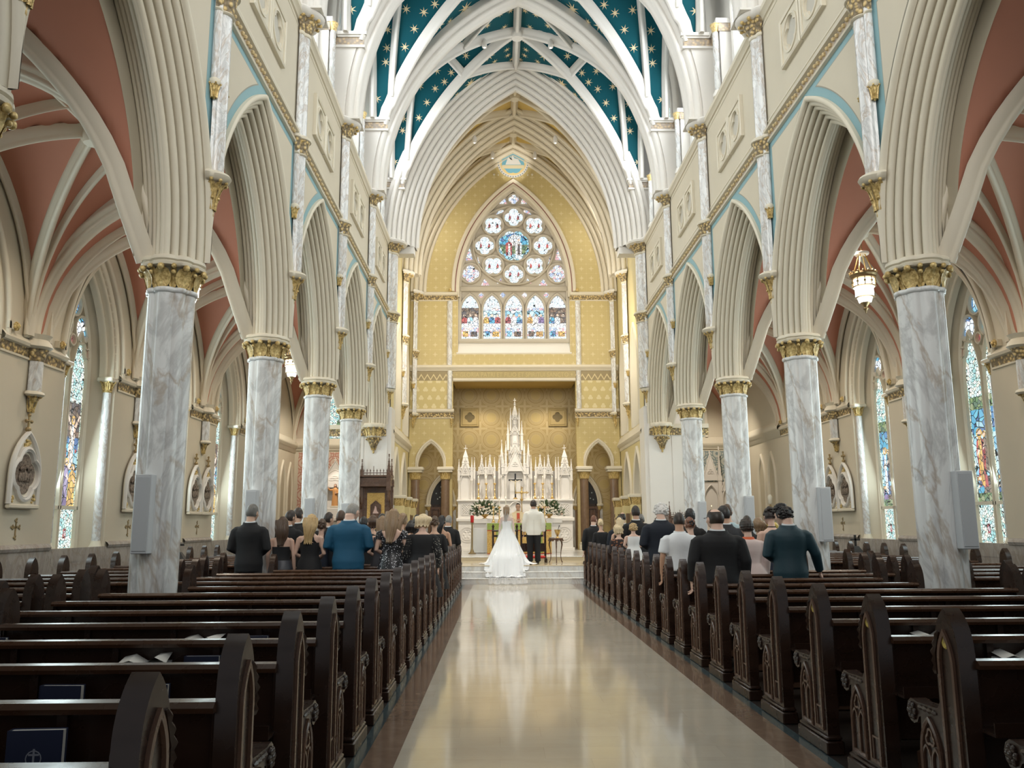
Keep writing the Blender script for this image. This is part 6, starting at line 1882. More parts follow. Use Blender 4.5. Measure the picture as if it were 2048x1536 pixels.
for s, side, y, nm in ((-1, 'left', 14.2, 'largest, near the left picture edge'), (-1, 'left', 18.45, 'left of the nearest marble column'), (-1, 'left', 22.15, 'nearer of the pair'), (-1, 'left', 23.07, 'farther of the pair'),
                       (1, 'right', 22.23, 'nearer of the pair'), (1, 'right', 23.15, 'farther of the pair')):
    lab = 'gothic plaque with oval relief, %s aisle, %s' % (side, nm)
    loc, rz = (s * (AW - .035), y, 1.96), (0 if s > 0 else PI)
    if st is None:
        st = thing('station_plaque', lab, 'wall plaque', loc, rz, 'relief plaques on the aisle walls'); station_parts(st)
    else: dup(st, loc, rz, lab)
for s, side, y, nm in ((-1, 'left', 14.2, 'under the plaque at the far left edge'), (-1, 'left', 18.45, 'under the plaque beside the nearest column'), (-1, 'left', 22.64, 'under the paired plaques'), (1, 'right', 22.7, 'under the paired plaques')):
    wall_cross('small bronze cross on the %s aisle wall, %s' % (side, nm), (s * (AW - .002), y, 1.56), 0 if s > 0 else PI)
# dark cross stands among the side pews, pale wooden desk by the left aisle
for s, x, y, side in ((-1, -8.0, 19.6, 'left'), (1, 8.4, 21.3, 'right')):
    t = thing('cross_stand', 'dark wooden stand topped by a cross at the end of the %s side pews' % side, 'stand', (x, y, 0))
    b = MB(); box(b, -.20, .20, -.12, .12, 0, .80, 0, .02); loft(b, [[(-.2, -.12, .8), (.2, -.12, .8), (.2, .12, .8), (-.2, .12, .8)], [(-.06, -.05, 1.0), (.06, -.05, 1.0), (.06, .05, 1.0), (-.06, .05, 1.0)]], 0, False, True); b.build('cabinet', [M_char], t)
    b = MB(); box(b, -.025, .025, -.02, .02, 1.0, 1.28); b.build('upright', [M_char], t)
    b = MB(); box(b, -.12, .12, -.02, .02, 1.14, 1.19); b.build('cross_bar', [M_char], t)
t = thing('organ_console', 'honey oak console with white top behind the left side pews', 'organ', (-6.9, 22.9, 0))
b = MB(); box(b, -.55, .55, -.3, .4, 0, 1.22, 0, .01); b.build('case', [M_wood_br], t)
b = MB(); box(b, -.62, .62, -.35, .42, 1.22, 1.27, 0, .01); b.build('lid', [M_linen], t)
for e in (-1, 1):
    b = MB(); loft(b, [[(e * .58 - .04, -.3 - .35 * q, z), (e * .58 + .04, -.3 - .35 * q, z), (e * .58 + .04, .3, z), (e * .58 - .04, .3, z)] for q, z in ((1, 0), (.95, .5), (.8, .8), (.3, .95), (0, 1.2))], 0, True, True); b.build('side_cheek', [M_wood_lt], t)
b = MB(); box(b, -.5, .5, -.62, -.2, .78, .84); b.build('keyboard', [M_paper], t)
# downlights seen as small bright lenses in the vaults
for k, (x, y, z, nm) in enumerate(((-1.05, 24.2, 16.5, 'left of the nave boss'), (1.05, 24.2, 16.5, 'right of the nave boss'), (-1.5, 28.9, 15.55, 'left in the chancel vault'), (1.5, 28.9, 15.55, 'right in the chancel vault'), (-.85, 31.4, 16.1, 'left above the east wall'), (.85, 31.4, 16.1, 'right above the east wall'))):
    t = thing('vault_spotlight', 'small glowing spotlight %s' % nm, 'light', (x, y, z), group='vault spotlights')
    b = MB(); lathe(b, [(.04, .0), (.075, .01), (.08, .05), (.08, .22), (.03, .30)], 12); b.build('housing', [M_white], t)
    b = MB(); lathe(b, [(.07, .012), (.0, -.01)], 12); b.build('lens', [M_bulb], t)
# ------------------------------------------------------------------ pews
def pew_outline():
    """side view (y, z) of a pew end: tall pointed post, scrolled arm, panel"""
    P = [(-.02, .10)]
    P += [(-.012, .93)]
    a, h = .108, .20
    P += [(.10 + u, .94 + z * 1.0) for u, z in arch_line(a, h, 7)]
    P += [(.212, .93), (.212, .66), (.24, .622), (.46, .612)]
    P += [(.51 + .065 * cos(t), .557 + .065 * sin(t)) for t in np.linspace(PI * .6, -PI * .9, 9)]
    P += [(.425, .545), (.43, .50), (.48, .10)]
    return P
PO = pew_outline()
def extr(mb, pts, x0, x1, mi=0):
    n = len(pts); A = [(x0, y, z) for y, z in pts]; B = [(x1, y, z) for y, z in pts]
    loft(mb, [A, B], mi)
    cy = sum(p[0] for p in pts) / n
    # caps as strips are unsafe for concave outlines: use n-gons
    mb.add(A, [tuple(range(n))], mi); mb.add(B, [tuple(range(n))], mi)
def pew_end_core(x0, x1):
    m = MB(); extr(m, PO, x0, x1); return m
def pew_proto(name, s, xa, xb, detail, label, group):
    """pew on side s from |x| = xa (aisle end) to xb; origin at x = 0, y = back face"""
    t = thing(name, label, 'pew', (0, 0, 0), group=group)
    X = lambda q: s * q
    for nm, xe, inner in (('aisle', xa, 1), ('outer', xb, -1)):
        # core .045 thick plus raised border on the outer face
        m = pew_end_core(X(xe), X(xe + inner * .085))
        e = m.build('end_panel', [M_wood], t, 40)
        if nm == 'aisle' and detail:
            b = MB()
            f = lambda y, z, q=0: (X(xe - q), y, z)
            bx = (-s, 0, 0)
            fr = [(-.012, 0), (-.012, .012), (0, .018), (.012, .012), (.012, 0)]
            sweep(b, [f(.33 + u, .15 + z) for u, z in lancet(.19, .40, .22, 8)], bx, fr, True)
            for d in (-.048, .048): sweep(b, [f(.33 + d + u, .16 + z) for u, z in lancet(.08, .25, .18, 6)], bx, [(-.006, 0), (-.006, .01), (.006, .01), (.006, 0)], True)
            sweep(b, [f(.33 + u, .455 + z) for u, z in foil(3, .045, PI / 2, .5, 6)], bx, [(-.006, 0), (-.006, .01), (.006, .01), (.006, 0)], True)
            sweep(b, [f(.10 + u, .16 + z) for u, z in lancet(.13, .86, .70, 8)], bx, [(-.012, 0), (-.012, .014), (.010, .014), (.010, 0)], True)
            sweep(b, [f(.10 + u, .16 + z) for u, z in ((-.04, 0), (.04, 0), (.04, .14), (-.04, .14))], bx, [(-.006, 0), (-.006, .008), (.006, .008), (.006, 0)], True)
            b.build('tracery', [M_wood_br], e, 50)  # browner wood colours in the floor light reflected on aisle faces
            b = MB()              # leaf carving along the shoulder, beaded arm, rosette on the scroll
            tube(b, [f(.215 - .02 * (k > 5) * (k - 5) * .5, .80 + .022 * k, 0) for k in range(11)], [.012, .022, .013, .024, .014, .025, .014, .024, .013, .02, .008], 6)
            b.build('leaf_carving', [M_wood], e, 50)
            b = MB()
            for k in range(6): sphere(b, f(.51 + .03 * cos(k * PI / 3), .557 + .03 * sin(k * PI / 3), .004), (.016, .020, .020), 6, 4)
            sphere(b, f(.51, .557, .008), (.018, .022, .022), 6, 4)
            b.build('scroll_rosette', [M_wood], e, 50)
            b = MB(); tube(b, [f(.25 + .024 * k, .592, .0) for k in range(9)], [.006, .016, .008, .017, .008, .017, .008, .016, .006], 6); b.build('arm_beading', [M_wood], e, 50)
        b = MB()
        x0, x1 = sorted((X(xe - inner * .02), X(xe + inner * .105)))
        box(b, x0, x1, -.045, .525, 0, .09, 0, .008); box(b, x0 + .008, x1 - .008, -.035, .51, .09, .125, 0, .012)
        b.build('plinth', [M_wood], t, 40)
    x0, x1 = sorted((X(xa + .08), X(xb - .08)))
    b = MB(); loft(b, [[(x, .03 + .03, .30), (x, .06 + .03, .30), (x, .02 + .03, .86), (x, -.01 + .03, .86)] for x in (x0, x1)], 0, True, True)
    n = int((x1 - x0) / .5)
    for k in range(n + 1):
        xx = x0 + (x1 - x0) * k / n
        box(b, xx - .02, xx + .02, .0, .06, .30, .86)
    b.build('backrest', [M_wood], t, 40)
    b = MB(); loft(b, [[(x, y, z) for y, z in ((-.045, .86), (-.05, .88), (-.03, .90), (.045, .90), (.065, .88), (.06, .86))] for x in (x0, x1)], 0, True, True); b.build('top_rail', [M_wood_mid], t, 40)
    b = MB(); box(b, x0, x1, .06, .50, .41, .445, 0, .008); b.build('seat', [M_wood], t, 40)
    b = MB(); box(b, x0, x1, -.13, .04, .565, .58); box(b, x0, x1, -.13, -.12, .58, .63); b.build('book_rack', [M_wood], t, 40)
    b = MB(); box(b, x0 + .1, x1 - .1, -.08, .0, .10, .27, 0, .02)
    for k in range(3):
        xx = x0 + .2 + (x1 - x0 - .4) * k / 2
        box(b, xx - .02, xx + .02, -.06, .05, .02, .12)
    b.build('kneeler', [M_wood_br], t, 40)
    return t
def near_col(y): return any(abs(y + .25 - c) < .78 for c in YC)
protos = {}
PEWS = []
for s, side, y0, n0, nn in ((-1, 'left', 2.53, 0, 23), (1, 'right', 4.25, -1, 21)):
    ks = list(range(n0, nn)) if s < 0 else list(range(n0, 21))
    for idx, k in enumerate(ks):
        y = y0 + .9 * k
        short = near_col(y)
        key = (s, 'nave', short)
        lab = 'dark walnut nave pew on the %s of the centre aisle, %s from the back' % (side, ORD[idx])
        if key not in protos:
            protos[key] = pew_proto('nave_pew', s, 1.645, 4.22 if short else 4.80, True, lab, 'nave pews'); t = protos[key]; t.location.y = y
        else: t = dup(protos[key], (0, y, 0), None, lab)
    js = [k for k in range(0, 21) if 5.0 < y0 + .9 * k < 21.5]
    for idx, k in enumerate(js):
        y = y0 + .9 * k
        short = near_col(y); key = (s, 'side', short)
        lab = 'dark walnut side pew in the %s aisle, %s from the back' % (side, ORD[idx])
        xb = 7.5 if s < 0 else 8.0
        if key not in protos:
            protos[key] = pew_proto('side_pew', s, 5.22 if short else 4.92, xb, False, lab, 'side aisle pews'); t = protos[key]; t.location.y = y
        else: dup(protos[key], (0, y, 0), None, lab)
for k, nm in enumerate(('second', 'third', 'fourth')):
    t = thing('number_plate', 'small yellow oval number plate on the right pew end, %s from the back' % ORD[k + 1], 'plate', (1.641, 4.25 + .9 * k + .10, .98), group='oval pew plates')
    b = MB(); lathe(b, [(.0, -.004), (.026, -.004), (.03, .002)], 16); b2 = MB(); b2.xf(b, lambda x, y, z: (z, x, y * 1.45)); b2.build('oval_disc', [mat('yellow_enamel', (.52, .40, .08), .4)], t)
    b = MB(); b.add([(-.005, -.004, -.014), (-.005, .004, -.014), (-.005, .004, .014), (-.005, -.004, .014)], [(0, 1, 2, 3)]); b.build('numeral', [M_brass_dk], t)
# ------------------------------------------------------------------ hymnals in the racks
def book_parts(t, w=.20, h=.235, th=.045, emblem=True):
    b = MB(); box(b, -w / 2, w / 2, -th / 2, -th / 2 + .004, 0, h); b.build('front_cover', [M_navy], t)
    b = MB(); box(b, -w / 2, w / 2, th / 2 - .004, th / 2, 0, h); b.build('back_cover', [M_navy], t)
    b = MB(); box(b, -w / 2 + .002, w / 2 - .006, -th / 2 + .004, th / 2 - .004, .004, h - .004); b.build('pages', [M_paper], t)
    b = MB(); box(b, -w / 2 - .003, -w / 2 + .002, -th / 2, th / 2, 0, h); b.build('spine', [M_navy], t)
    if emblem:
        b = MB()
        y = -th / 2 - .001
        b.add([(-.004, y, .10), (.004, y, .10), (.004, y, .17), (-.004, y, .17)], [(0, 1, 2, 3)]); b.add([(-.02, y, .145), (.02, y, .145), (.02, y, .152), (-.02, y, .152)], [(0, 1, 2, 3)])
        sweep(b, [(.0 + u, y, .135 + z) for u, z in circ(.028, 14)], (0, -1, 0), [(-.002, 0), (-.002, .0008), (.002, .0008), (.002, 0)], True)
        b.build('emblem', [mat('silver_stamping', (.25, .26, .30), .4)], t)
hb = None
for x, y, rz, lab in ((-2.37, 3.43, .05, 'navy hymnal upright in the rack at the bottom left corner'), (-2.74, 4.33, -.04, 'navy hymnal upright in the third left pew rack, left of another'), (-2.33, 4.33, .03, 'navy hymnal upright in the third left rack, half hidden by a pew end'),
                      (-2.38, 5.23, .02, 'navy hymnal beside the open white booklet in the fourth left rack'), (-2.34, 6.13, 0, 'navy hymnal near the aisle end of the fifth left rack'), (-4.15, 6.13, .03, 'navy hymnal at the far left of the fifth left rack'),
                      (-6.1, 11.53, 0, 'navy hymnal in a left side pew rack beside the nearest column'), (6.35, 12.35, 0, 'navy hymnal in a right side pew rack beside the nearest column')):
    loc = (x, y - .078, .582)
    if hb is None: hb = thing('hymnal', lab, 'book', loc, rz, 'navy hymnals in the pew racks'); book_parts(hb)
    else: dup(hb, loc, rz, lab)
def booklet(x, y, rz, lab):
    t = thing('booklet', lab, 'book', (x, y - .07, .775), rz)
    b = MB(); box(b, -.12, .12, -.055, .055, -.19, -.01); b.build('stack', [M_navy], t)
    for e in (-1, 1):
        b = MB(); loft(b, [[(e * .005, -.09, .005), (e * .07, -.09, .03 + .015 * (e > 0)), (e * .135, -.09, .012)], [(e * .005, .08, .005), (e * .07, .08, .045), (e * .135, .08, .03 + .02 * (e > 0))]], 0, closed=False); b.build('page', [M_paper], t)
    b = MB(); box(b, -.135, .135, -.09, .08, -.01, .004); b.build('cover', [M_linen], t)
booklet(-2.72, 5.23, .15, 'open white booklet lying in the fourth left pew rack')
booklet(-2.70, 6.13, -.1, 'white booklet in the fifth left rack, left of the hymnal')
booklet(2.46, 5.15, -.1, 'open white booklet at the right edge on the third right pew rack')
booklet(2.42, 6.05, .12, 'white booklet lying on the fourth right pew rack')
t = thing('card', 'small pale card standing behind the second right pew end', 'card', (2.12, 5.07, .59)); b = MB(); box(b, -.06, .06, -.003, .003, 0, .10); b.build('sheet', [M_paper], t); b = MB(); sphere(b, (.03, -.004, .06), (.02, .002, .02), 8, 5); b.build('printed_spot', [M_redglass], t)
# ------------------------------------------------------------------ people
def remesh(mb, vox, smooth=3, keep=None):
    me = mb.mesh('tmp', [M_wall], 0)
    o = bpy.data.objects.new('tmp', me); COL.objects.link(o)
    m = o.modifiers.new('r', 'REMESH'); m.mode = 'VOXEL'; m.voxel_size = vox
    s = o.modifiers.new('s', 'SMOOTH'); s.factor = .5; s.iterations = smooth
    bpy.context.view_layer.update()
    out = bpy.data.meshes.new_from_object(o.evaluated_get(bpy.context.evaluated_depsgraph_get()))
    bpy.data.objects.remove(o); bpy.data.meshes.remove(me)
    out.materials.clear()
    out.polygons.foreach_set('use_smooth', [True] * len(out.polygons))
    return out
def join_raw(me, mb):
    """append loose pieces (fingers) to a remeshed body"""
    n = len(me.vertices)
    vs = [tuple(v.co) for v in me.vertices] + mb.v
    fs = [tuple(p.vertices) for p in me.polygons] + [tuple(n + i for i in f) for f in mb.f]
    o = bpy.data.meshes.new('body'); o.from_pydata(vs, [], fs)
    o.polygons.foreach_set('use_smooth', [True] * len(fs)); o.update()
    return o
TORSO_M = [(.80, 0, .150, .105), (.90, 0, .172, .118), (.98, 0, .165, .112), (1.08, 0, .158, .104), (1.18, 0, .168, .108), (1.28, -.005, .182, .118), (1.34, -.012, .188, .112), (1.385, -.016, .172, .098), (1.42, -.018, .135, .084), (1.45, -.018, .098, .074), (1.48, -.012, .064, .062), (1.52, -.002, .057, .060), (1.58, .008, .056, .062)]
TORSO_F = [(.80, 0, .150, .108), (.90, -.01, .178, .125), (.98, -.005, .165, .110), (1.08, 0, .128, .090), (1.17, .005, .135, .098), (1.26, .015, .152, .118), (1.34, -.005, .152, .096), (1.39, -.014, .138, .080), (1.43, -.014, .088, .064), (1.46, -.008, .052, .052), (1.52, .0, .046, .050), (1.58, .01, .048, .054)]
def ring_at(T, z):
    for a, b in zip(T[:-1], T[1:]):
        if a[0] <= z <= b[0]:
            t = (z - a[0]) / (b[0] - a[0]); return tuple(a[i] + (b[i] - a[i]) * t for i in range(4))
    return T[0] if z < T[0][0] else T[-1]
def ell(z, y, rx, ry, n=24, sq=.0):
    return [(rx * cos(a), y + ry * sin(a), z) for a in np.linspace(0, 2 * PI, n, False)]
ARMS = {'down': [(.192, -.015, 1.372), (.245, -.035, 1.12), (.25, .03, .87)], 'front': [(.192, -.015, 1.372), (.255, -.03, 1.12), (.07, .20, 1.00)],
        'pray': [(.192, -.015, 1.372), (.25, -.01, 1.13), (.05, .24, 1.14)], 'out': [(.192, -.015, 1.372), (.29, .02, 1.13), (.36, .16, .90)], 'hold': [(.192, -.015, 1.372), (.255, .0, 1.13), (.22, .25, 1.12)]}
def arm_pts(pose, s, sex):
    k = .86 if sex == 'f' else 1.0
    return [Vector((s * x * (k if i < 2 else (k if pose == 'down' else 1)), y, z)) for i, (x, y, z) in enumerate(ARMS[pose])]
def hand_mb(mb, fing, w, d, s, sex):
    """palm continuing the forearm, with four bent fingers and a thumb"""
    d = d.normalized(); k = .88 if sex == 'f' else 1.0
    side = d.cross(Vector((s, 0, .2))).normalized()
    nrm = d.cross(side).normalized()
    c = w + d * .05 * k
    rings = []
    for t, a, b in ((0, .024, .02), (.03, .034, .018), (.07, .040, .016), (.095, .036, .013)):
        p = w + d * t * k
        rings.append([tuple(p + side * (a * k * cos(q)) + nrm * (b * k * sin(q))) for q in np.linspace(0, 2 * PI, 10, False)])
    loft(mb, rings, 0, True, True)
    for j, (o, L) in enumerate(((-.027, .066), (-.009, .078), (.009, .074), (.026, .058))):
        p0 = w + d * .085 * k + side * o * k
        tube(fing, [p0, p0 + d * L * .45 * k, p0 + d * L * .80 * k - nrm * .016 * s * -1 * k, p0 + d * L * .95 * k - nrm * .036 * s * -1 * k], [.009 * k, .0088 * k, .008 * k, .006 * k], 7)
    p0 = w + d * .025 * k + side * .03 * k
    tube(fing, [p0, p0 + d * .03 * k + side * .022 * k, p0 + d * .06 * k + side * .026 * k], [.011 * k, .0105 * k, .008 * k], 7)
def head_M(bow, yaw, roll=0):
    return Matrix.Translation((0, 0, 1.50)) @ Matrix.Rotation(math.radians(yaw), 4, 'Z') @ Matrix.Rotation(math.radians(roll), 4, 'Y') @ Matrix.Rotation(math.radians(-bow), 4, 'X') @ Matrix.Translation((0, 0, -1.50))
HC = Vector((0, .018, 1.635)); HR = (.076, .098, .117)
def head_mb(mb, M):
    h = MB()
    sphere(h, HC, HR, 20, 14)
    sphere(h, HC + Vector((0, .045, -.055)), (.056, .056, .066), 14, 10)      # jaw
    sphere(h, HC + Vector((0, .088, -.098)), (.024, .020, .020), 10, 7)       # chin
    tube(h, [HC + Vector((0, .094, .012)), HC + Vector((0, .108, -.02)), HC + Vector((0, .116, -.036))], [.009, .012, .016], 8)   # nose
    sphere(h, HC + Vector((0, .098, -.066)), (.022, .012, .010), 8, 6)        # lips
    for s in (-1, 1):
        sphere(h, HC + Vector((s * .078, -.004, -.012)), (.012, .020, .032), 8, 7)   # ears
        sphere(h, HC + Vector((s * .030, .086, .026)), (.024, .012, .010), 8, 5)      # brows
        sphere(h, HC + Vector((s * .045, .072, -.03)), (.022, .018, .02), 8, 5)       # cheeks
    mb.xf(h, lambda x, y, z: M @ Vector((x, y, z)))
_cache = {}
def body_mesh(sex, pose, bow, yaw, roll=0):
    key = ('b', sex, pose, bow, yaw, roll)
    if key not in _cache:
        T = TORSO_F if sex == 'f' else TORSO_M
        b = MB(); fg = MB()
        loft(b, [ell(z, y, rx, ry) for z, y, rx, ry in T], 0, True, True)
        head_mb(b, head_M(bow, yaw, roll))
        pl, pr = (pose, pose) if isinstance(pose, str) else pose
        for s, po in ((-1, pl), (1, pr)):
            A = arm_pts(po, s, sex); k = .84 if sex == 'f' else 1.0
            mid = (A[0] + A[1]) * .5; mid2 = (A[1] * .65 + A[2] * .35)
            sphere(b, A[0] - Vector((s * .02, 0, .0)), (.050 * k, .052 * k, .048 * k), 10, 8)
            tube(b, [A[0], mid, A[1], mid2, A[2]], [.050 * k, .047 * k, .040 * k, .040 * k, .027 * k], 12)
            hand_mb(b, fg, A[2], A[2] - A[1] + Vector((0, 0, -.05 if po in ('down', 'out') else .0)), s, sex)
            tube(b, [(s * .085, 0, .90), (s * .09, .01, .68), (s * .092, .012, .48), (s * .092, -.012, .33), (s * .092, -.02, .10), (s * .092, -.02, .05)], [.092, .078, .056, .054, .038, .038], 12)
            sphere(b, (s * .095, .045, .04), (.042, .125, .04), 10, 6)
        _cache[key] = join_raw(remesh(b, .0125), fg)
    return _cache[key]
def jacket_mesh(pose, z0=.78, zt=1.465, sleeves=1.0, sex='m', off=.022):
    key = ('j', pose, z0, zt, sleeves, sex, off)
    if key not in _cache:
        T = TORSO_F if sex == 'f' else TORSO_M
        b = MB(); n = 12; R = []
        for i in range(n + 1):
            z = z0 + (zt - z0) * i / n
            q = ring_at(T, z); fl = .014 * max(0, 1 - (z - z0) / .22)
            e = off if z < 1.42 else off * .75
            R.append(ell(z, q[1], q[2] + e + fl, q[3] + e + fl * .8, 28))
        loft(b, R, 0, True, True)
        pl, pr = (pose, pose) if isinstance(pose, str) else pose
        for s, po in ((-1, pl), (1, pr)):
            A = arm_pts(po, s, sex); k = .84 if sex == 'f' else 1.0
            sphere(b, A[0] - Vector((s * .022, 0, .004)), (.073 * k, .074 * k, .064 * k), 12, 8)
            mid = (A[0] + A[1]) * .5
            if sleeves >= 1: tube(b, [A[0], mid, A[1], A[1] * .5 + A[2] * .5, A[2] + (A[1] - A[2]).normalized() * .01], [.066 * k, .066 * k, .060 * k, .054 * k, .046 * k], 14)
            elif sleeves > 0: tube(b, [A[0], mid, mid * .4 + A[1] * .6], [.072 * k, .074 * k, .074 * k], 14)
        _cache[key] = remesh(b, .0135, 3)
    return _cache[key]
def trouser_mesh():
    if 't' not in _cache:
        b = MB()
        loft(b, [ell(z, y, rx + .014, ry + .014) for z, y, rx, ry in TORSO_M[:3]] + [ell(1.04, 0, .17, .118)], 0, True, True)
        for s in (-1, 1):
            tube(b, [(s * .085, 0, .90), (s * .092, .01, .68), (s * .095, .012, .48), (s * .096, -.004, .25), (s * .097, -.008, .06)], [.108, .098, .080, .074, .074], 14)
        _cache['t'] = remesh(b, .014, 3)
    return _cache['t']
def dress_mesh(zt, hem=.42, flare=.10, sleeves=0, pose='front', scoop=0, off=.012):
    key = ('d', zt, hem, flare, sleeves, pose, scoop, off)
    if key not in _cache:
        b = MB(); R = []
        zs = [hem, hem + .12, .62, .76, .9, .98, 1.04, 1.08, 1.14, 1.2, 1.26]
        zs = sorted(set([z for z in zs if z < zt - .03] + [zt - .02, zt]))
        for z in zs:
            q = ring_at(TORSO_F, max(z, .9)); t = max(0, (.9 - z) / .5)
            pts = []
            for a in np.linspace(0, 2 * PI, 32, False):
                k = 1 + .04 * t * sin(9 * a)
                zz = z
                if scoop and z > zt - .3: # lowered back neckline (back is -y)
                    w_ = max(0, -sin(a)) ** 3
                    zz = z - scoop * w_ * max(0, (z - zt + .3) / .3)
                q2 = ring_at(TORSO_F, max(zz, .9))
                pts.append(((q2[2] + off + flare * t) * k * cos(a), q2[1] + (q2[3] + off + flare * t) * k * sin(a), zz))
            R.append(pts)
        loft(b, R, 0, True, False)
        if sleeves:
            for s in (-1, 1):
                A = arm_pts(pose, s, 'f')
                if sleeves >= 1: tube(b, [A[0] - Vector((s * .03, 0, -.005)), A[0], (A[0] + A[1]) * .5, A[1], (A[1] + A[2]) * .5, A[2]], [.05, .058, .054, .05, .048, .044], 14)
                else: tube(b, [A[0] - Vector((s * .03, 0, -.01)), A[0], A[0] * .65 + A[1] * .35], [.056, .062, .060], 14)
        me = b.mesh('dress', [M_wall], 40); me.materials.clear()
        _cache[key] = me
    return _cache[key]
def hair_mb(style, M, seed=0):
    h = MB(); r = random.Random(seed)
    def bump(d, f, a): return 1 + a * (sin(f * d.x * 3 + seed) * sin(f * d.y * 2.3 + 1) + sin(f * d.z * 2.7 + 2 * seed) * .7)
    def cap(k, amp, freq, low=-.62, front=.30, side=-.30, zscale=1.0, extra=None):
        nu, nv = 44, 30
        V = []; F = []
        for i in range(nv + 1):
            t = PI * i / nv
            for j in range(nu):
                a = 2 * PI * j / nu
                d = Vector((sin(t) * cos(a), sin(t) * sin(a), cos(t)))
                q = k * bump(d, freq, amp)
                V.append(Vector((HR[0] * q * d.x, HR[1] * q * d.y, HR[2] * q * d.z * zscale)) + HC + Vector((0, -.004, .004)))
        def keep(d):
            if d.y > front and d.z < .52 + .25 * (d.y - front): return False
            lo = low if d.y < -.25 else low + (side - low) * min(1, (d.y + .25) / .45)
            return d.z > lo
        for i in range(nv):
            for j in range(nu):
                t = PI * (i + .5) / nv; a = 2 * PI * (j + .5) / nu
                d = Vector((sin(t) * cos(a), sin(t) * sin(a), cos(t)))
                if keep(d): F.append((i * nu + j, i * nu + (j + 1) % nu, (i + 1) * nu + (j + 1) % nu, (i + 1) * nu + j))
        h.add(V, F)
    def curtain(z1, w0, w1, depth=.05, yb=-.075, wave=.05, n=9, fr=13):
        R = []
        for i in range(n + 1):
            t = i / n; z = HC.z + .06 - (HC.z + .06 - z1) * t
            w = w0 + (w1 - w0) * (t ** 1.3) + .012 * sin(6 * t + seed)
            y = yb - .035 * sin(PI * min(1, t * 1.2)) - .01 * t
            pts = []
            for a in np.linspace(0, 2 * PI, 40, False):
                q = 1 + wave * sin(fr * a + 5 * t + seed) + wave * .6 * sin(23 * a - 7 * t)
                pts.append((w * q * cos(a) + .012 * sin(5 * t + seed), y + depth * (1 - .45 * t) * q * sin(a), z - (.02 * sin(11 * a) * t)))
            R.append(pts)
        loft(h, R, 0, True, True)
    if style == 'short': cap(1.06, .012, 9, -.60)
    elif style == 'crop': cap(1.035, .008, 12, -.50)
    elif style == 'bald': 
        cap(1.03, .008, 11, -.62)
        ax_ = Vector((0, -.30, .95)).normalized()
        h.f[:] = [f for f in h.f if (sum((Vector(h.v[i]) for i in f), Vector()) / len(f) - HC).normalized().dot(ax_) < .84]; h.m[:] = h.m[:len(h.f)]
    elif style == 'wavy': cap(1.13, .05, 8, -.66)
    elif style == 'curly':
        cap(1.14, .05, 9, -.6)
        for k in range(90):
            t = r.uniform(.0, 2.0); a = r.uniform(0, 2 * PI)
            d = Vector((sin(t) * cos(a), sin(t) * sin(a), cos(t)))
            if d.y > .25 and d.z < .5: continue
            sphere(h, HC + Vector((d.x * HR[0] * 1.16, d.y * HR[1] * 1.16, d.z * HR[2] * 1.14)), r.uniform(.016, .027), 6, 4)
    elif style == 'long': cap(1.12, .02, 7, -.55, .30, -.5); curtain(1.27, .092, .05, .05, -.075, .07)
    elif style == 'longer': cap(1.12, .02, 7, -.55, .30, -.5); curtain(1.20, .095, .055, .055)
    elif style == 'loose': cap(1.16, .035, 7, -.55, .30, -.5); curtain(1.27, .105, .062, .06, -.07, .10)
    elif style == 'bob': cap(1.22, .012, 5, -.72, .32, -.75, .98); curtain(1.515, .112, .10, .062, -.045, .02, 6)
    elif style == 'updo':
        cap(1.08, .03, 9, -.5)
        for k in range(12): sphere(h, HC + Vector((r.uniform(-.04, .04), -.105 + r.uniform(-.02, .02), r.uniform(-.05, .04))), r.uniform(.028, .04), 8, 6)
    elif style == 'curlyup':
        cap(1.10, .04, 10, -.45)
        for k in range(46): sphere(h, HC + Vector((r.uniform(-.075, .075), r.uniform(-.12, .02), r.uniform(-.02, .11))), r.uniform(.02, .032), 6, 4)
    o = MB(); o.xf(h, lambda x, y, z: M @ Vector((x, y, z)))
    return o
# cloth and hair colours
def cloth(name, col, rough=.8, var=.12, sc=7): return mat(name, col, rough, fn=lambda N: dict(color=N.mix(N.noise(sc, 3), [c * (1 - var) for c in col], [min(1, c * (1 + var)) for c in col]), normal=N.bump(N.noise(5, 3, .5, .6), .25, .02)))
M_suit = cloth('black_suiting', (.008, .008, .0095)); M_suit2 = cloth('charcoal_suiting', (.028, .028, .032)); M_navysuit = cloth('navy_suiting', (.007, .011, .021))
M_bluesuit = cloth('peacock_blue_suiting', (.006, .085, .17), .7); M_tealsuit = cloth('dark_teal_suiting', (.007, .034, .048), .6)
M_blackdress = cloth('black_crepe', (.010, .010, .012)); M_greydress = cloth('slate_satin', (.04, .042, .055), .45); M_navydress = cloth('navy_crepe', (.008, .014, .03))
M_shirt = cloth('white_shirting', (.72, .74, .76), .8, .04); M_blueshirt = cloth('pale_blue_shirting', (.42, .56, .62), .8, .04); M_pink = cloth('pale_pink_knit', (.66, .53, .50), .9, .05)
M_coral = cloth('coral_collar_cotton', (.62, .13, .05)); M_ivory = cloth('ivory_jacket_wool', (.84, .81, .73), .8, .03); M_khaki = cloth('beige_cotton', (.45, .38, .30))
M_floral = mat('floral_print_cotton', (.05, .03, .02), .8, fn=lambda N: dict(color=N.ramp(N.voro(16), [(0, (.45, .25, .12)), (.25, (.30, .12, .06)), (.4, (.03, .02, .02)), (1, (.02, .015, .015))])))
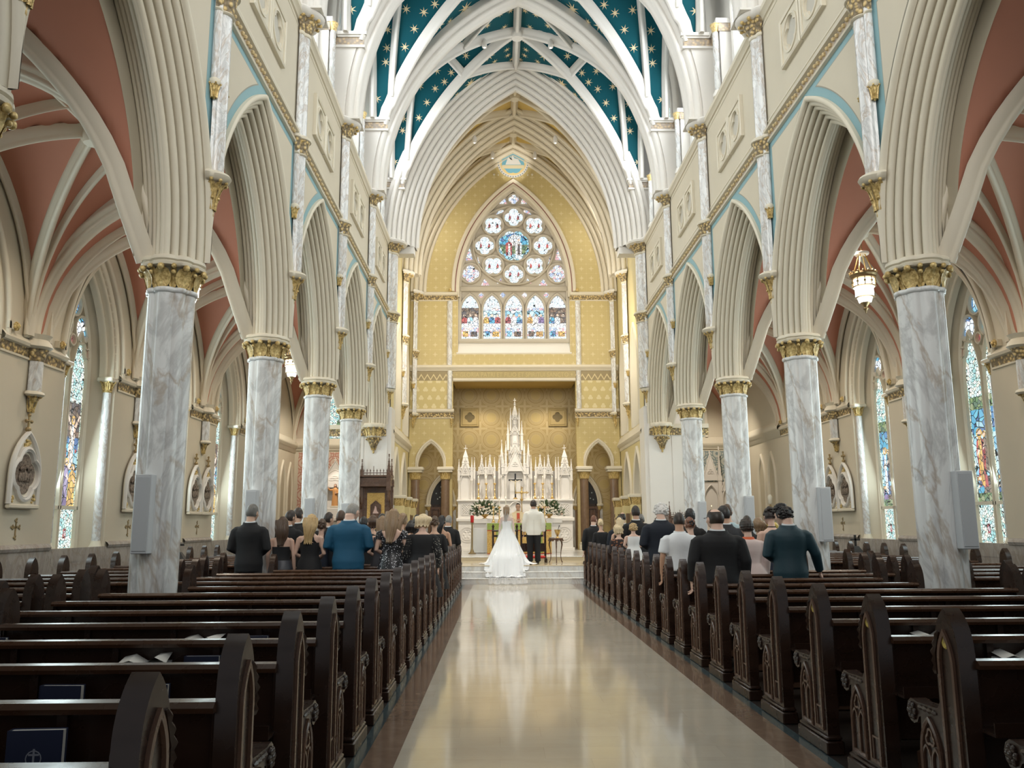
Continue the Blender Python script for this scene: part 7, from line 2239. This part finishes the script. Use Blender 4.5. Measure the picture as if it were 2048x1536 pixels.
def f_seq(N):
    c = N.voro(85, 'F1', None, 'Color'); sep = N.nt.nodes.new('ShaderNodeSeparateColor'); N.nt.links.new(c.s, sep.inputs[0])
    f = E(N.nt, sep.outputs[0])
    return dict(color=N.ramp(f, [(0, (.008, .008, .01)), (.90, (.02, .02, .024)), (.95, (.75, .75, .8))]), rough=f * -.3 + .5, normal=N.bump(E(N.nt, sep.outputs[1]), .8, .01))  # rare near-white cells paint the sparkle of the black sequins
M_seq = mat('black_sequins', (.012, .012, .014), .35, fn=f_seq)
M_bead = mat('silver_beads', (.62, .60, .54), .25, .6)
M_shoe = mat('black_shoe_leather', (.01, .01, .01), .3)
M_gown = mat('white_satin', (.86, .87, .88), .42, fn=lambda N: dict(normal=N.bump(N.noise(4, 3, .5, .8), .25, .03)))
M_veil = mat('white_tulle', (.92, .93, .94), .8, alpha=.27)
SK = {'light': M_skin, 'fair': mat('skin_fair', (.68, .45, .35), .5), 'tan': mat('skin_tan', (.50, .29, .19), .5), 'dark': mat('skin_dark', (.10, .05, .032), .5)}
HAIR = {}
def hairmat(col):
    if col not in HAIR:
        base = {'black': (.012, .010, .010), 'dark': (.028, .018, .013), 'brown': (.075, .042, .024), 'light': (.26, .17, .095), 'blonde': (.52, .36, .17), 'pale': (.66, .52, .32), 'grey': (.26, .25, .23), 'white': (.66, .64, .62), 'salt': (.13, .125, .115), 'auburn': (.16, .06, .03), 'yellow': (.62, .45, .10)}[col]
        HAIR[col] = mat('hair_' + col, base, .45, fn=lambda N: dict(color=N.mix(N.noise(34, 3, .6, 0, N.vec(N.xyz()[0] * 2.2, N.xyz()[1] * 2.2, N.xyz()[2] * .25)), [c * .55 for c in base], [min(1, c * 1.35) for c in base])))
    return HAIR[col]
def put(me, name, m, root, cache=True):
    d = me.copy() if cache else me
    d.materials.clear(); d.materials.append(m)
    return link(name, d, root)
def person(label, x, y, top, sex, outfit, hair, hcol, pose='front', bow=12, yaw=0, wide=1.0, skin='light', z0=0.0, rz=0, roll=0, suit=None, tilt=None, extra=None):
    k = (top - z0) / 1.755
    t = thing('person', label, 'person', (x, y, z0), rz, None, (k * wide, k * (1 + (wide - 1) * .8), k))
    if tilt: t.rotation_euler = tilt
    b = put(body_mesh(sex, pose, bow, yaw, roll), 'body', SK[skin], t)
    M = head_M(bow, yaw, roll)
    if hair: hair_mb(hair, M, len(label) % 7).build('hair', [hairmat(hcol)], t, 60)
    if outfit == 'suit':
        put(jacket_mesh(pose), 'jacket', suit or M_suit, t)
        c = MB()
        loft(c, [[((.066 + e) * cos(a) * 1.02, -.008 + (.066 + e) * sin(a), z + .012 * sin(a)) for a in np.linspace(0, 2 * PI, 22, False)] for e, z in ((.012, 1.455), (.006, 1.485), (.0, 1.51), (-.006, 1.51))], 0, False, False)
        c.build('shirt_collar', [M_shirt], t)
        c = MB()                  # folded lapel collar at the nape and centre back vent
        loft(c, [[((.074 + e) * cos(a) * 1.05, -.014 + (.072 + e) * sin(a), z + .010 * sin(a)) for a in np.linspace(PI * .95, PI * 2.05, 18)] for e, z in ((.034, 1.432), (.022, 1.468), (.012, 1.492), (.004, 1.482))], 0, closed=False)
        c.build('jacket_collar', [suit or M_suit], t)
        put(trouser_mesh(), 'trousers', extra if extra else (suit or M_suit), t)
    elif outfit == 'polo':
        put(jacket_mesh(pose, .92, 1.462, .5, 'm', .018), 'shirt', suit or M_shirt, t)
        c = MB(); loft(c, [[((.070 + e) * cos(a), -.010 + (.066 + e) * sin(a), z + .01 * sin(a)) for a in np.linspace(0, 2 * PI, 22, False)] for e, z in ((.02, 1.445), (.012, 1.475), (.004, 1.49))], 0, False, False); c.build('shirt_collar', [suit or M_shirt], t)
        put(trouser_mesh(), 'trousers', M_suit, t)
    elif outfit == 'shirt':
        put(jacket_mesh(pose, .92, 1.465, 1.0, 'm', .016), 'shirt', suit or M_blueshirt, t); put(trouser_mesh(), 'trousers', M_suit2, t)
    elif outfit == 'sweater':
        put(jacket_mesh(pose, .90, 1.44, 1.0, 'f', .026), 'sweater', suit or M_pink, t)
        c = MB(); loft(c, [[((.062 + e) * cos(a), -.008 + (.06 + e) * sin(a), z) for a in np.linspace(0, 2 * PI, 22, False)] for e, z in ((.03, 1.425), (.012, 1.455), (.002, 1.475))], 0, False, False); c.build('collar', [M_coral], t)
        put(trouser_mesh(), 'trousers', M_khaki, t)
    elif outfit == 'strapless':
        put(dress_mesh(1.265), 'dress', suit or M_blackdress, t, True)
        c = MB(); loft(c, [[(x_ * 1.0, y_, z) for x_, y_, z in ell(z, ring_at(TORSO_F, max(z, .9))[1], ring_at(TORSO_F, max(z, .9))[2] + e, ring_at(TORSO_F, max(z, .9))[3] + e, 28)] for z, e in ((1.04, .016), (.98, .022), (.9, .024), (.7, .05), (.40, .10))], 0, False, False); c.build('skirt', [M_greydress], t)
    elif outfit == 'halter':
        put(dress_mesh(1.30), 'dress', suit or M_blackdress, t)
        c = MB()
        loft(c, [[(-.125, -.085, 1.29), (.125, -.085, 1.29)], [(-.085, -.108, 1.34), (.085, -.108, 1.34)], [(-.06, -.085, 1.42), (.06, -.085, 1.42)], [(-.045, -.06, 1.465), (.045, -.06, 1.465)]], 0, closed=False)
        c.build('halter_back', [suit or M_blackdress], t)
    elif outfit == 'openback':
        put(dress_mesh(1.22), 'dress', suit or M_navydress, t)
        c = MB(); loft(c, [[(.060 * cos(a), -.004 + .060 * sin(a), z) for a in np.linspace(0, 2 * PI, 20, False)] for z in (1.462, 1.475)], 0, False, False); c.build('neck_strap', [M_blackdress], t)
    elif outfit == 'scoop':
        put(dress_mesh(1.40, .42, .08, .5, pose, .17), 'dress', suit or M_seq, t)
    elif outfit == 'longsleeve':
        put(jacket_mesh(pose, .86, 1.415, 1.0, 'f', .024), 'blouse', suit or M_blackdress, t)
        put(dress_mesh(1.02, .42, .10, 0, 'front', 0, .016), 'skirt', suit or M_blackdress, t)
    elif outfit == 'sleeveless':
        put(dress_mesh(1.385, .45, .10, 0), 'dress', suit or M_blackdress, t)
    for s in (-1, 1):
        if outfit in ('suit', 'polo', 'shirt', 'sweater'):
            c = MB(); sphere(c, (s * .095, .05, .045), (.050, .135, .047), 12, 8); c.build('shoe', [M_shoe], t)
    return t
G_ = 'front'
person('tall man with short grey-brown hair in black suit beside the second left column', -4.62, 13.60, 1.93, 'm', 'suit', 'short', 'salt', G_, 10, -14, 1.04)
person('woman with long brown hair in strapless black dress, far left of the guests', -4.22, 14.05, 1.72, 'f', 'strapless', 'loose', 'brown', 'down', 8, 6, 1.02, 'fair')
person('dark haired man in black suit behind the strapless dress woman, face turned right', -4.36, 14.98, 1.86, 'm', 'suit', 'short', 'dark', G_, 14, -35)
person('man in black suit farthest back beside the second left column', -4.42, 15.88, 1.92, 'm', 'suit', 'short', 'dark', G_, 10, -10)
person('woman with wavy blonde hair in black halter dress', -3.75, 14.05, 1.76, 'f', 'halter', 'loose', 'blonde', G_, 8, 0, 1.08, 'fair')
person('woman with brown pinned-up hair behind the blonde halter dress woman', -3.77, 14.98, 1.70, 'f', 'sleeveless', 'updo', 'brown', G_, 12, 0, 1.0, 'fair', suit=M_navydress)
person('man in dark suit, head turned, right behind the pinned-up hair woman', -3.86, 15.88, 1.83, 'm', 'suit', 'short', 'dark', G_, 10, -40, .95)
person('man with dark brown hair partly hidden by the blue suit', -3.44, 14.98, 1.85, 'm', 'suit', 'short', 'brown', G_, 12, 0, 1.0, suit=M_navysuit)
person('broad man with cropped grey hair in bright blue suit', -3.11, 14.02, 1.96, 'm', 'suit', 'crop', 'grey', G_, 22, -22, 1.22, 'fair', suit=M_bluesuit)
person('dark haired guest just right of the blue suit, two rows ahead', -3.18, 15.88, 1.75, 'm', 'suit', 'short', 'black', G_, 14, 0)
person('guest with brown hair three rows ahead of the blue suit', -3.14, 16.78, 1.77, 'f', 'sleeveless', 'bob', 'brown', G_, 10, 0)
person('man with black hair four rows ahead of the blue suit', -3.08, 17.68, 1.83, 'm', 'suit', 'short', 'black', G_, 10, 0)
person('woman with long ash hair between the blue suit and the sequin dress', -2.70, 14.98, 1.74, 'f', 'sleeveless', 'longer', 'light', G_, 10, 0, 1.0, 'fair', suit=M_greydress)
person('woman with long light brown hair in black sequin dress', -2.40, 14.05, 1.85, 'f', 'scoop', 'longer', 'light', 'front', 14, -8, 1.10, 'fair')
person('woman with light brown hair just ahead of the sequin dress', -2.36, 14.98, 1.79, 'f', 'sleeveless', 'long', 'light', G_, 14, -20)
person('short dark haired guest between the sequin and beaded dresses', -2.28, 15.88, 1.66, 'f', 'sleeveless', 'bob', 'black', G_, 12, 0)
person('man with black hair and white collar left of the blonde bob', -2.26, 16.78, 1.79, 'm', 'suit', 'short', 'black', G_, 10, 0)
bl = person('woman with blonde bob in black dress with beaded sleeves', -1.90, 14.05, 1.77, 'f', 'longsleeve', 'bob', 'pale', 'down', 26, 0, 1.20, 'fair')
b = MB(); r = random.Random(2)
for s in (-1, 1):
    b = MB(); A = arm_pts('down', s, 'f')
    for k in range(90):
        q = r.uniform(.1, 1.9); p = A[0].lerp(A[1], q) if q < 1 else A[1].lerp(A[2], q - 1)
        a = r.uniform(PI * .95, PI * 2.05); rad = .064 - .012 * max(0, q - .6)
        sphere(b, p + Vector((rad * cos(a), rad * sin(a), 0)), .0055, 5, 3)
    o = b.build('bead_trim', [M_bead], bl); o['kind'] = 'stuff'
person('woman with brown hair right of the blonde bob, two rows ahead', -1.84, 15.88, 1.75, 'f', 'longsleeve', 'updo', 'brown', G_, 12, 0)
person('bare shouldered woman with long black hair near the aisle on the left', -1.90, 18.58, 1.79, 'f', 'strapless', 'long', 'black', G_, 8, -20, .95, 'tan')
person('grey haired man in black suit, frontmost at the aisle on the left', -1.86, 20.38, 1.82, 'm', 'suit', 'short', 'grey', G_, 16, -15, 1.0, 'tan')
# right-hand guests
person('man with cropped auburn hair in dark suit, frontmost at the aisle on the right', 1.84, 22.02, 1.82, 'm', 'suit', 'crop', 'auburn', 'down', 12, -25, 1.0, 'fair')
person('woman with pinned blonde hair in black lace, second row from the front right', 1.93, 21.17, 1.72, 'f', 'longsleeve', 'updo', 'pale', G_, 8, 0, .9)
person('woman with short blonde hair and bare arm, near the front right', 2.36, 21.15, 1.74, 'f', 'strapless', 'curlyup', 'blonde', G_, 8, 0, .9, 'fair')
person('dark haired man in navy suit, left of the tall black suit on the right', 2.16, 19.35, 1.79, 'm', 'suit', 'short', 'black', G_, 26, 0, 1.05, 'tan', suit=M_navysuit)
person('balding man just behind the navy suit near the front right', 2.36, 20.27, 1.87, 'm', 'suit', 'bald', 'dark', G_, 10, 0, .95)
person('woman with long pale blonde hair beside the tall black suit on the right', 2.02, 18.47, 1.72, 'f', 'sleeveless', 'long', 'pale', G_, 8, 0, .9)
person('tall man with short dark hair in black suit in the right rows', 2.24, 17.57, 1.96, 'm', 'suit', 'short', 'dark', G_, 6, 0, 1.0, 'tan')
person('woman in brown floral dress at the aisle on the right', 1.86, 17.50, 1.58, 'f', 'longsleeve', 'bob', 'pale', G_, 26, 20, .95, 'fair', suit=M_floral)
person('small curly blonde child in white, standing on a right pew', 1.99, 16.42, 1.58, 'f', 'sleeveless', 'curly', 'blonde', G_, 0, -20, 1.30, 'fair', .447, suit=M_linen)
person('broad man with bushy white hair in black suit in the right rows', 2.24, 14.87, 1.94, 'm', 'suit', 'curly', 'white', G_, 18, -18, 1.18, 'fair', suit=M_navysuit)
person('woman with a dark clip in grey-brown hair behind the white haired man', 2.49, 18.47, 1.80, 'f', 'sleeveless', 'updo', 'salt', G_, 8, 0)
person('guest with brown hair beside the white haired man, three rows ahead', 2.74, 17.57, 1.75, 'f', 'sleeveless', 'bob', 'brown', G_, 8, 0)
person('man with short dark hair in white polo shirt', 1.98, 12.15, 1.74, 'm', 'polo', 'crop', 'dark', 'down', 8, -12, 1.08, 'tan')
person('guest with thick black hair in black suit behind the balding man', 2.76, 14.87, 1.84, 'm', 'suit', 'wavy', 'black', G_, 10, -15)
mm = person('woman with auburn hair held by a dark clip, left of the balding man', 2.34, 13.02, 1.68, 'f', 'strapless', 'updo', 'auburn', G_, 12, 0, 1.0, 'fair')
c = MB(); 
for k in range(5): sphere(c, head_M(12, 0) @ (HC + Vector((.03 * cos(k * 1.26), -.15, .03 * sin(k * 1.26)))), (.018, .012, .02), 7, 5)
c.build('hair_clip', [M_black], mm)
nn_ = person('large balding man with glasses in black suit standing at the right pew ends', 2.08, 10.42, 1.76, 'm', 'suit', 'bald', 'dark', 'down', 6, 14, 1.30, 'fair')
c = MB(); Mh = head_M(6, 14)
for e in (-1, 1): tube(c, [Mh @ (HC + Vector((e * .082, -.01, .012))), Mh @ (HC + Vector((e * .078, .08, .014))), Mh @ (HC + Vector((e * .05, .105, .012)))], .003, 5)
c.build('glasses', [M_char], nn_)
person('dark haired man in charcoal suit, profile left, right of the balding man', 2.88, 13.0, 1.85, 'm', 'suit', 'short', 'black', G_, 6, 25, 1.05, 'tan', suit=M_suit2)
person('man with light brown hair in pale blue shirt in the right rows', 3.43, 14.87, 1.92, 'm', 'shirt', 'short', 'brown', G_, 8, -10)
person('woman with short dark hair in pale pink sweater with coral collar', 2.97, 12.15, 1.65, 'f', 'sweater', 'wavy', 'dark', 'down', 10, 0, 1.22, 'fair')
person('guest with short black hair between the pink sweater and the curly updo', 3.50, 13.97, 1.71, 'm', 'suit', 'crop', 'black', G_, 8, -25, 1.0, 'dark')
person('bare backed woman with curly dark updo in navy dress', 3.60, 13.02, 1.82, 'f', 'openback', 'curlyup', 'dark', G_, 8, 10, 1.06, 'fair')
person('guest with auburn hair far behind the curly updo, left', 3.98, 14.87, 1.67, 'f', 'sleeveless', 'bob', 'light', G_, 8, 0)
person('guest with bright yellow hair far behind the curly updo, right', 4.20, 14.90, 1.64, 'f', 'sleeveless', 'bob', 'yellow', G_, 8, 0, .95)
person('man with curly black hair in dark teal suit leaning his hand on the pew', 3.24, 11.22, 1.83, 'm', 'suit', 'curly', 'black', ('front', 'out'), 20, 38, 1.12, 'fair', 0, -.12, 0, M_tealsuit)

# ------------------------------------------------------------------ bride, groom and priest
kb = (2.12 - .48) / 1.755
br = person('bride in white satin gown with long train and veil on the altar steps', -.41, 24.0, 2.13, 'f', None, 'long', 'light', 'down', 6, -12, 1.0, 'fair', .48)
b = MB()
S = lambda v: v / kb
loft(b, [[(rx * cos(a), y + ry * sin(a), z) for a in np.linspace(0, 2 * PI, 32, False)] for z, y, rx, ry in ((1.03, 0, .142, .105), (1.08, 0, .140, .102), (1.17, .005, .146, .110), (1.25, .014, .164, .130), (1.285, .012, .162, .125))], 0, False, False)
b.build('bodice', [M_gown], br)
b = MB(); R = []
prof = ((1.06, 0, .142, .106), (.98, -.005, .185, .15), (.86, -.02, .245, .20), (.70, -.05, .32, .27), (.52, -.10, .40, .34), (.34, -.19, .48, .42), (.18, -.30, .55, .50), (.07, -.38, .60, .54), (.02, -.42, .68, .58), (.012, -.45, .77, .62))
for i, (z, y, rx, ry) in enumerate(prof):
    pts = []; t = i / (len(prof) - 1)
    for a in np.linspace(0, 2 * PI, 120, False):
        f = 1 + .045 * t * sin(13 * a + 1) + .03 * t * sin(7 * a + 2 * t) + (.13 * t ** 3 * sin(5 * a + .6)) + .05 * t ** 4 * sin(3 * a)
        px, py = rx * f * cos(a), y + ry * f * sin(a)
        wz = .48 + z * kb; ground = stepz(24.0 + py * kb)
        if t > .7: wz = ground + .012 + (wz - .48) * .9 + .012 * (1 + sin(17 * a))
        pts.append((px, py, (max(wz, ground + .012) - .48) / kb))
    R.append(pts)
loft(b, R, 0, False, False)
b.build('skirt', [M_gown], br, 60)
b = MB(); R = []
vp = ((1.735, -.02, .06), (1.70, -.09, .10), (1.60, -.135, .13), (1.45, -.16, .17), (1.25, -.175, .21), (1.02, -.20, .25), (.80, -.30, .29), (.55, -.47, .33), (.32, -.66, .37), (.15, -.84, .42), (.06, -.98, .46), (.03, -1.10, .50), (.02, -1.20, .54), (.02, -1.32, .58), (.02, -1.50, .56))
for i, (z, y, w) in enumerate(vp):
    t = i / (len(vp) - 1); pts = []
    for q in np.linspace(-1, 1, 61):
        yy = y + (.05 + .10 * (z > .3)) * q * q * (1 if z < 1.6 else .6) + .014 * sin(14 * q + i)
        if t > .7: yy += (t - .7) * (.42 * q * q + .16 * sin(8 * q + 1.2) + .08 * sin(19 * q))
        gz = max(stepz(24.0 + yy * kb), (stepz(24.0 + yy * kb) + stepz(24.0 + yy * kb + .07)) * .5) + .022
        wz = max(.48 + z * kb, gz) if z > .08 else gz + .014 * (1 + sin(15 * q + i * 1.3))
        pts.append((w * q * (1 + .06 * t * sin(9 * q)) + .02 * t * sin(5 * q + i), yy, (wz - .48) / kb))
    R.append(pts)
loft(b, R, 0, closed=False)
b.build('veil', [M_veil], br, 60)
b = MB(); Mh = head_M(6, -12)
for k in range(18):
    a = PI * .05 + PI * .9 * k / 17 + PI
    sphere(b, Mh @ (HC + Vector((.082 * cos(a), .01 + .06 * sin(a), .085 + .004 * (k % 3)))), .017, 7, 5)
b.build('flower_crown', [M_bloom], br)
gr = person('groom with short dark hair in ivory jacket and black trousers', .37, 24.3, 2.29, 'm', 'suit', 'short', 'dark', 'down', 4, 0, 1.10, 'tan', .48, suit=M_ivory, extra=M_suit)
b = MB(); tube(b, [(0, -.148, .80), (0, -.150, 1.0), (0, -.136, 1.2)], .002, 4); b.build('back_vent', [M_khaki], gr)
pt = person('priest in cream vestment with red band facing the couple across the altar', .04, 29.5, 2.34, 'm', None, 'short', 'dark', 'pray', 10, 0, 1.05, 'light', .61, PI)
b = MB()
loft(b, [[((rx) * cos(a) * (1 + .03 * sin(8 * a)), y + ry * sin(a), z) for a in np.linspace(0, 2 * PI, 40, False)] for z, y, rx, ry in ((.12, .02, .30, .22), (.6, .04, .33, .24), (.95, .06, .36, .24), (1.2, .03, .33, .19), (1.36, -.01, .25, .14), (1.43, -.012, .14, .10), (1.47, -.01, .08, .08))], 0, True, False)
for s in (-1, 1): tube(b, [Vector(p) for p in ((s * .2, -.015, 1.38), (s * .26, .0, 1.13), (s * .09, .2, 1.13))], [.08, .10, .085], 14)
b.build('chasuble', [mat('cream_vestment', (.74, .62, .40), .7)], pt)
b = MB(); loft(b, [[(-.05, .06 + q, z), (.05, .06 + q, z)] for z, q in ((1.40, .06), (1.3, .135), (1.1, .21), (.7, .245), (.2, .20))], 0, closed=False); b.build('orphrey_band', [M_red_f], pt)
for e in (-1, 1):
    b = MB(); loft(b, [[(e * .10, .05, 1.42), (e * .15, .03, 1.40)], [(e * .13, .14, 1.30), (e * .19, .12, 1.28)], [(e * .06, .20, 1.16), (e * .12, .20, 1.14)]], 0, closed=False); b.build('stole', [M_red_f], pt)
Mh = head_M(10, 0)
for e in (-1, 1):
    b = MB(); sphere(b, Mh @ (HC + Vector((e * .030, .083, .008))), (.013, .008, .009), 8, 6); b.build('eye', [M_linen], pt)
    b = MB(); sphere(b, Mh @ (HC + Vector((e * .030, .090, .008))), (.006, .004, .006), 7, 5); b.build('pupil', [M_black], pt)
b = MB(); sphere(b, Mh @ (HC + Vector((0, .107, -.066))), (.02, .004, .004), 8, 5); b.build('mouth', [mat('lip', (.42, .18, .15), .5)], pt)
b = MB()
for e in (-1, 1): sweep(b, [Mh @ (HC + Vector((e * .030 + q, .102, .008 + r_))) for q, r_ in circ(.022, 12)], (0, 1, 0), [(-.002, 0), (-.002, .003), (.002, .003), (.002, 0)], True)
b.build('glasses', [M_black], pt)
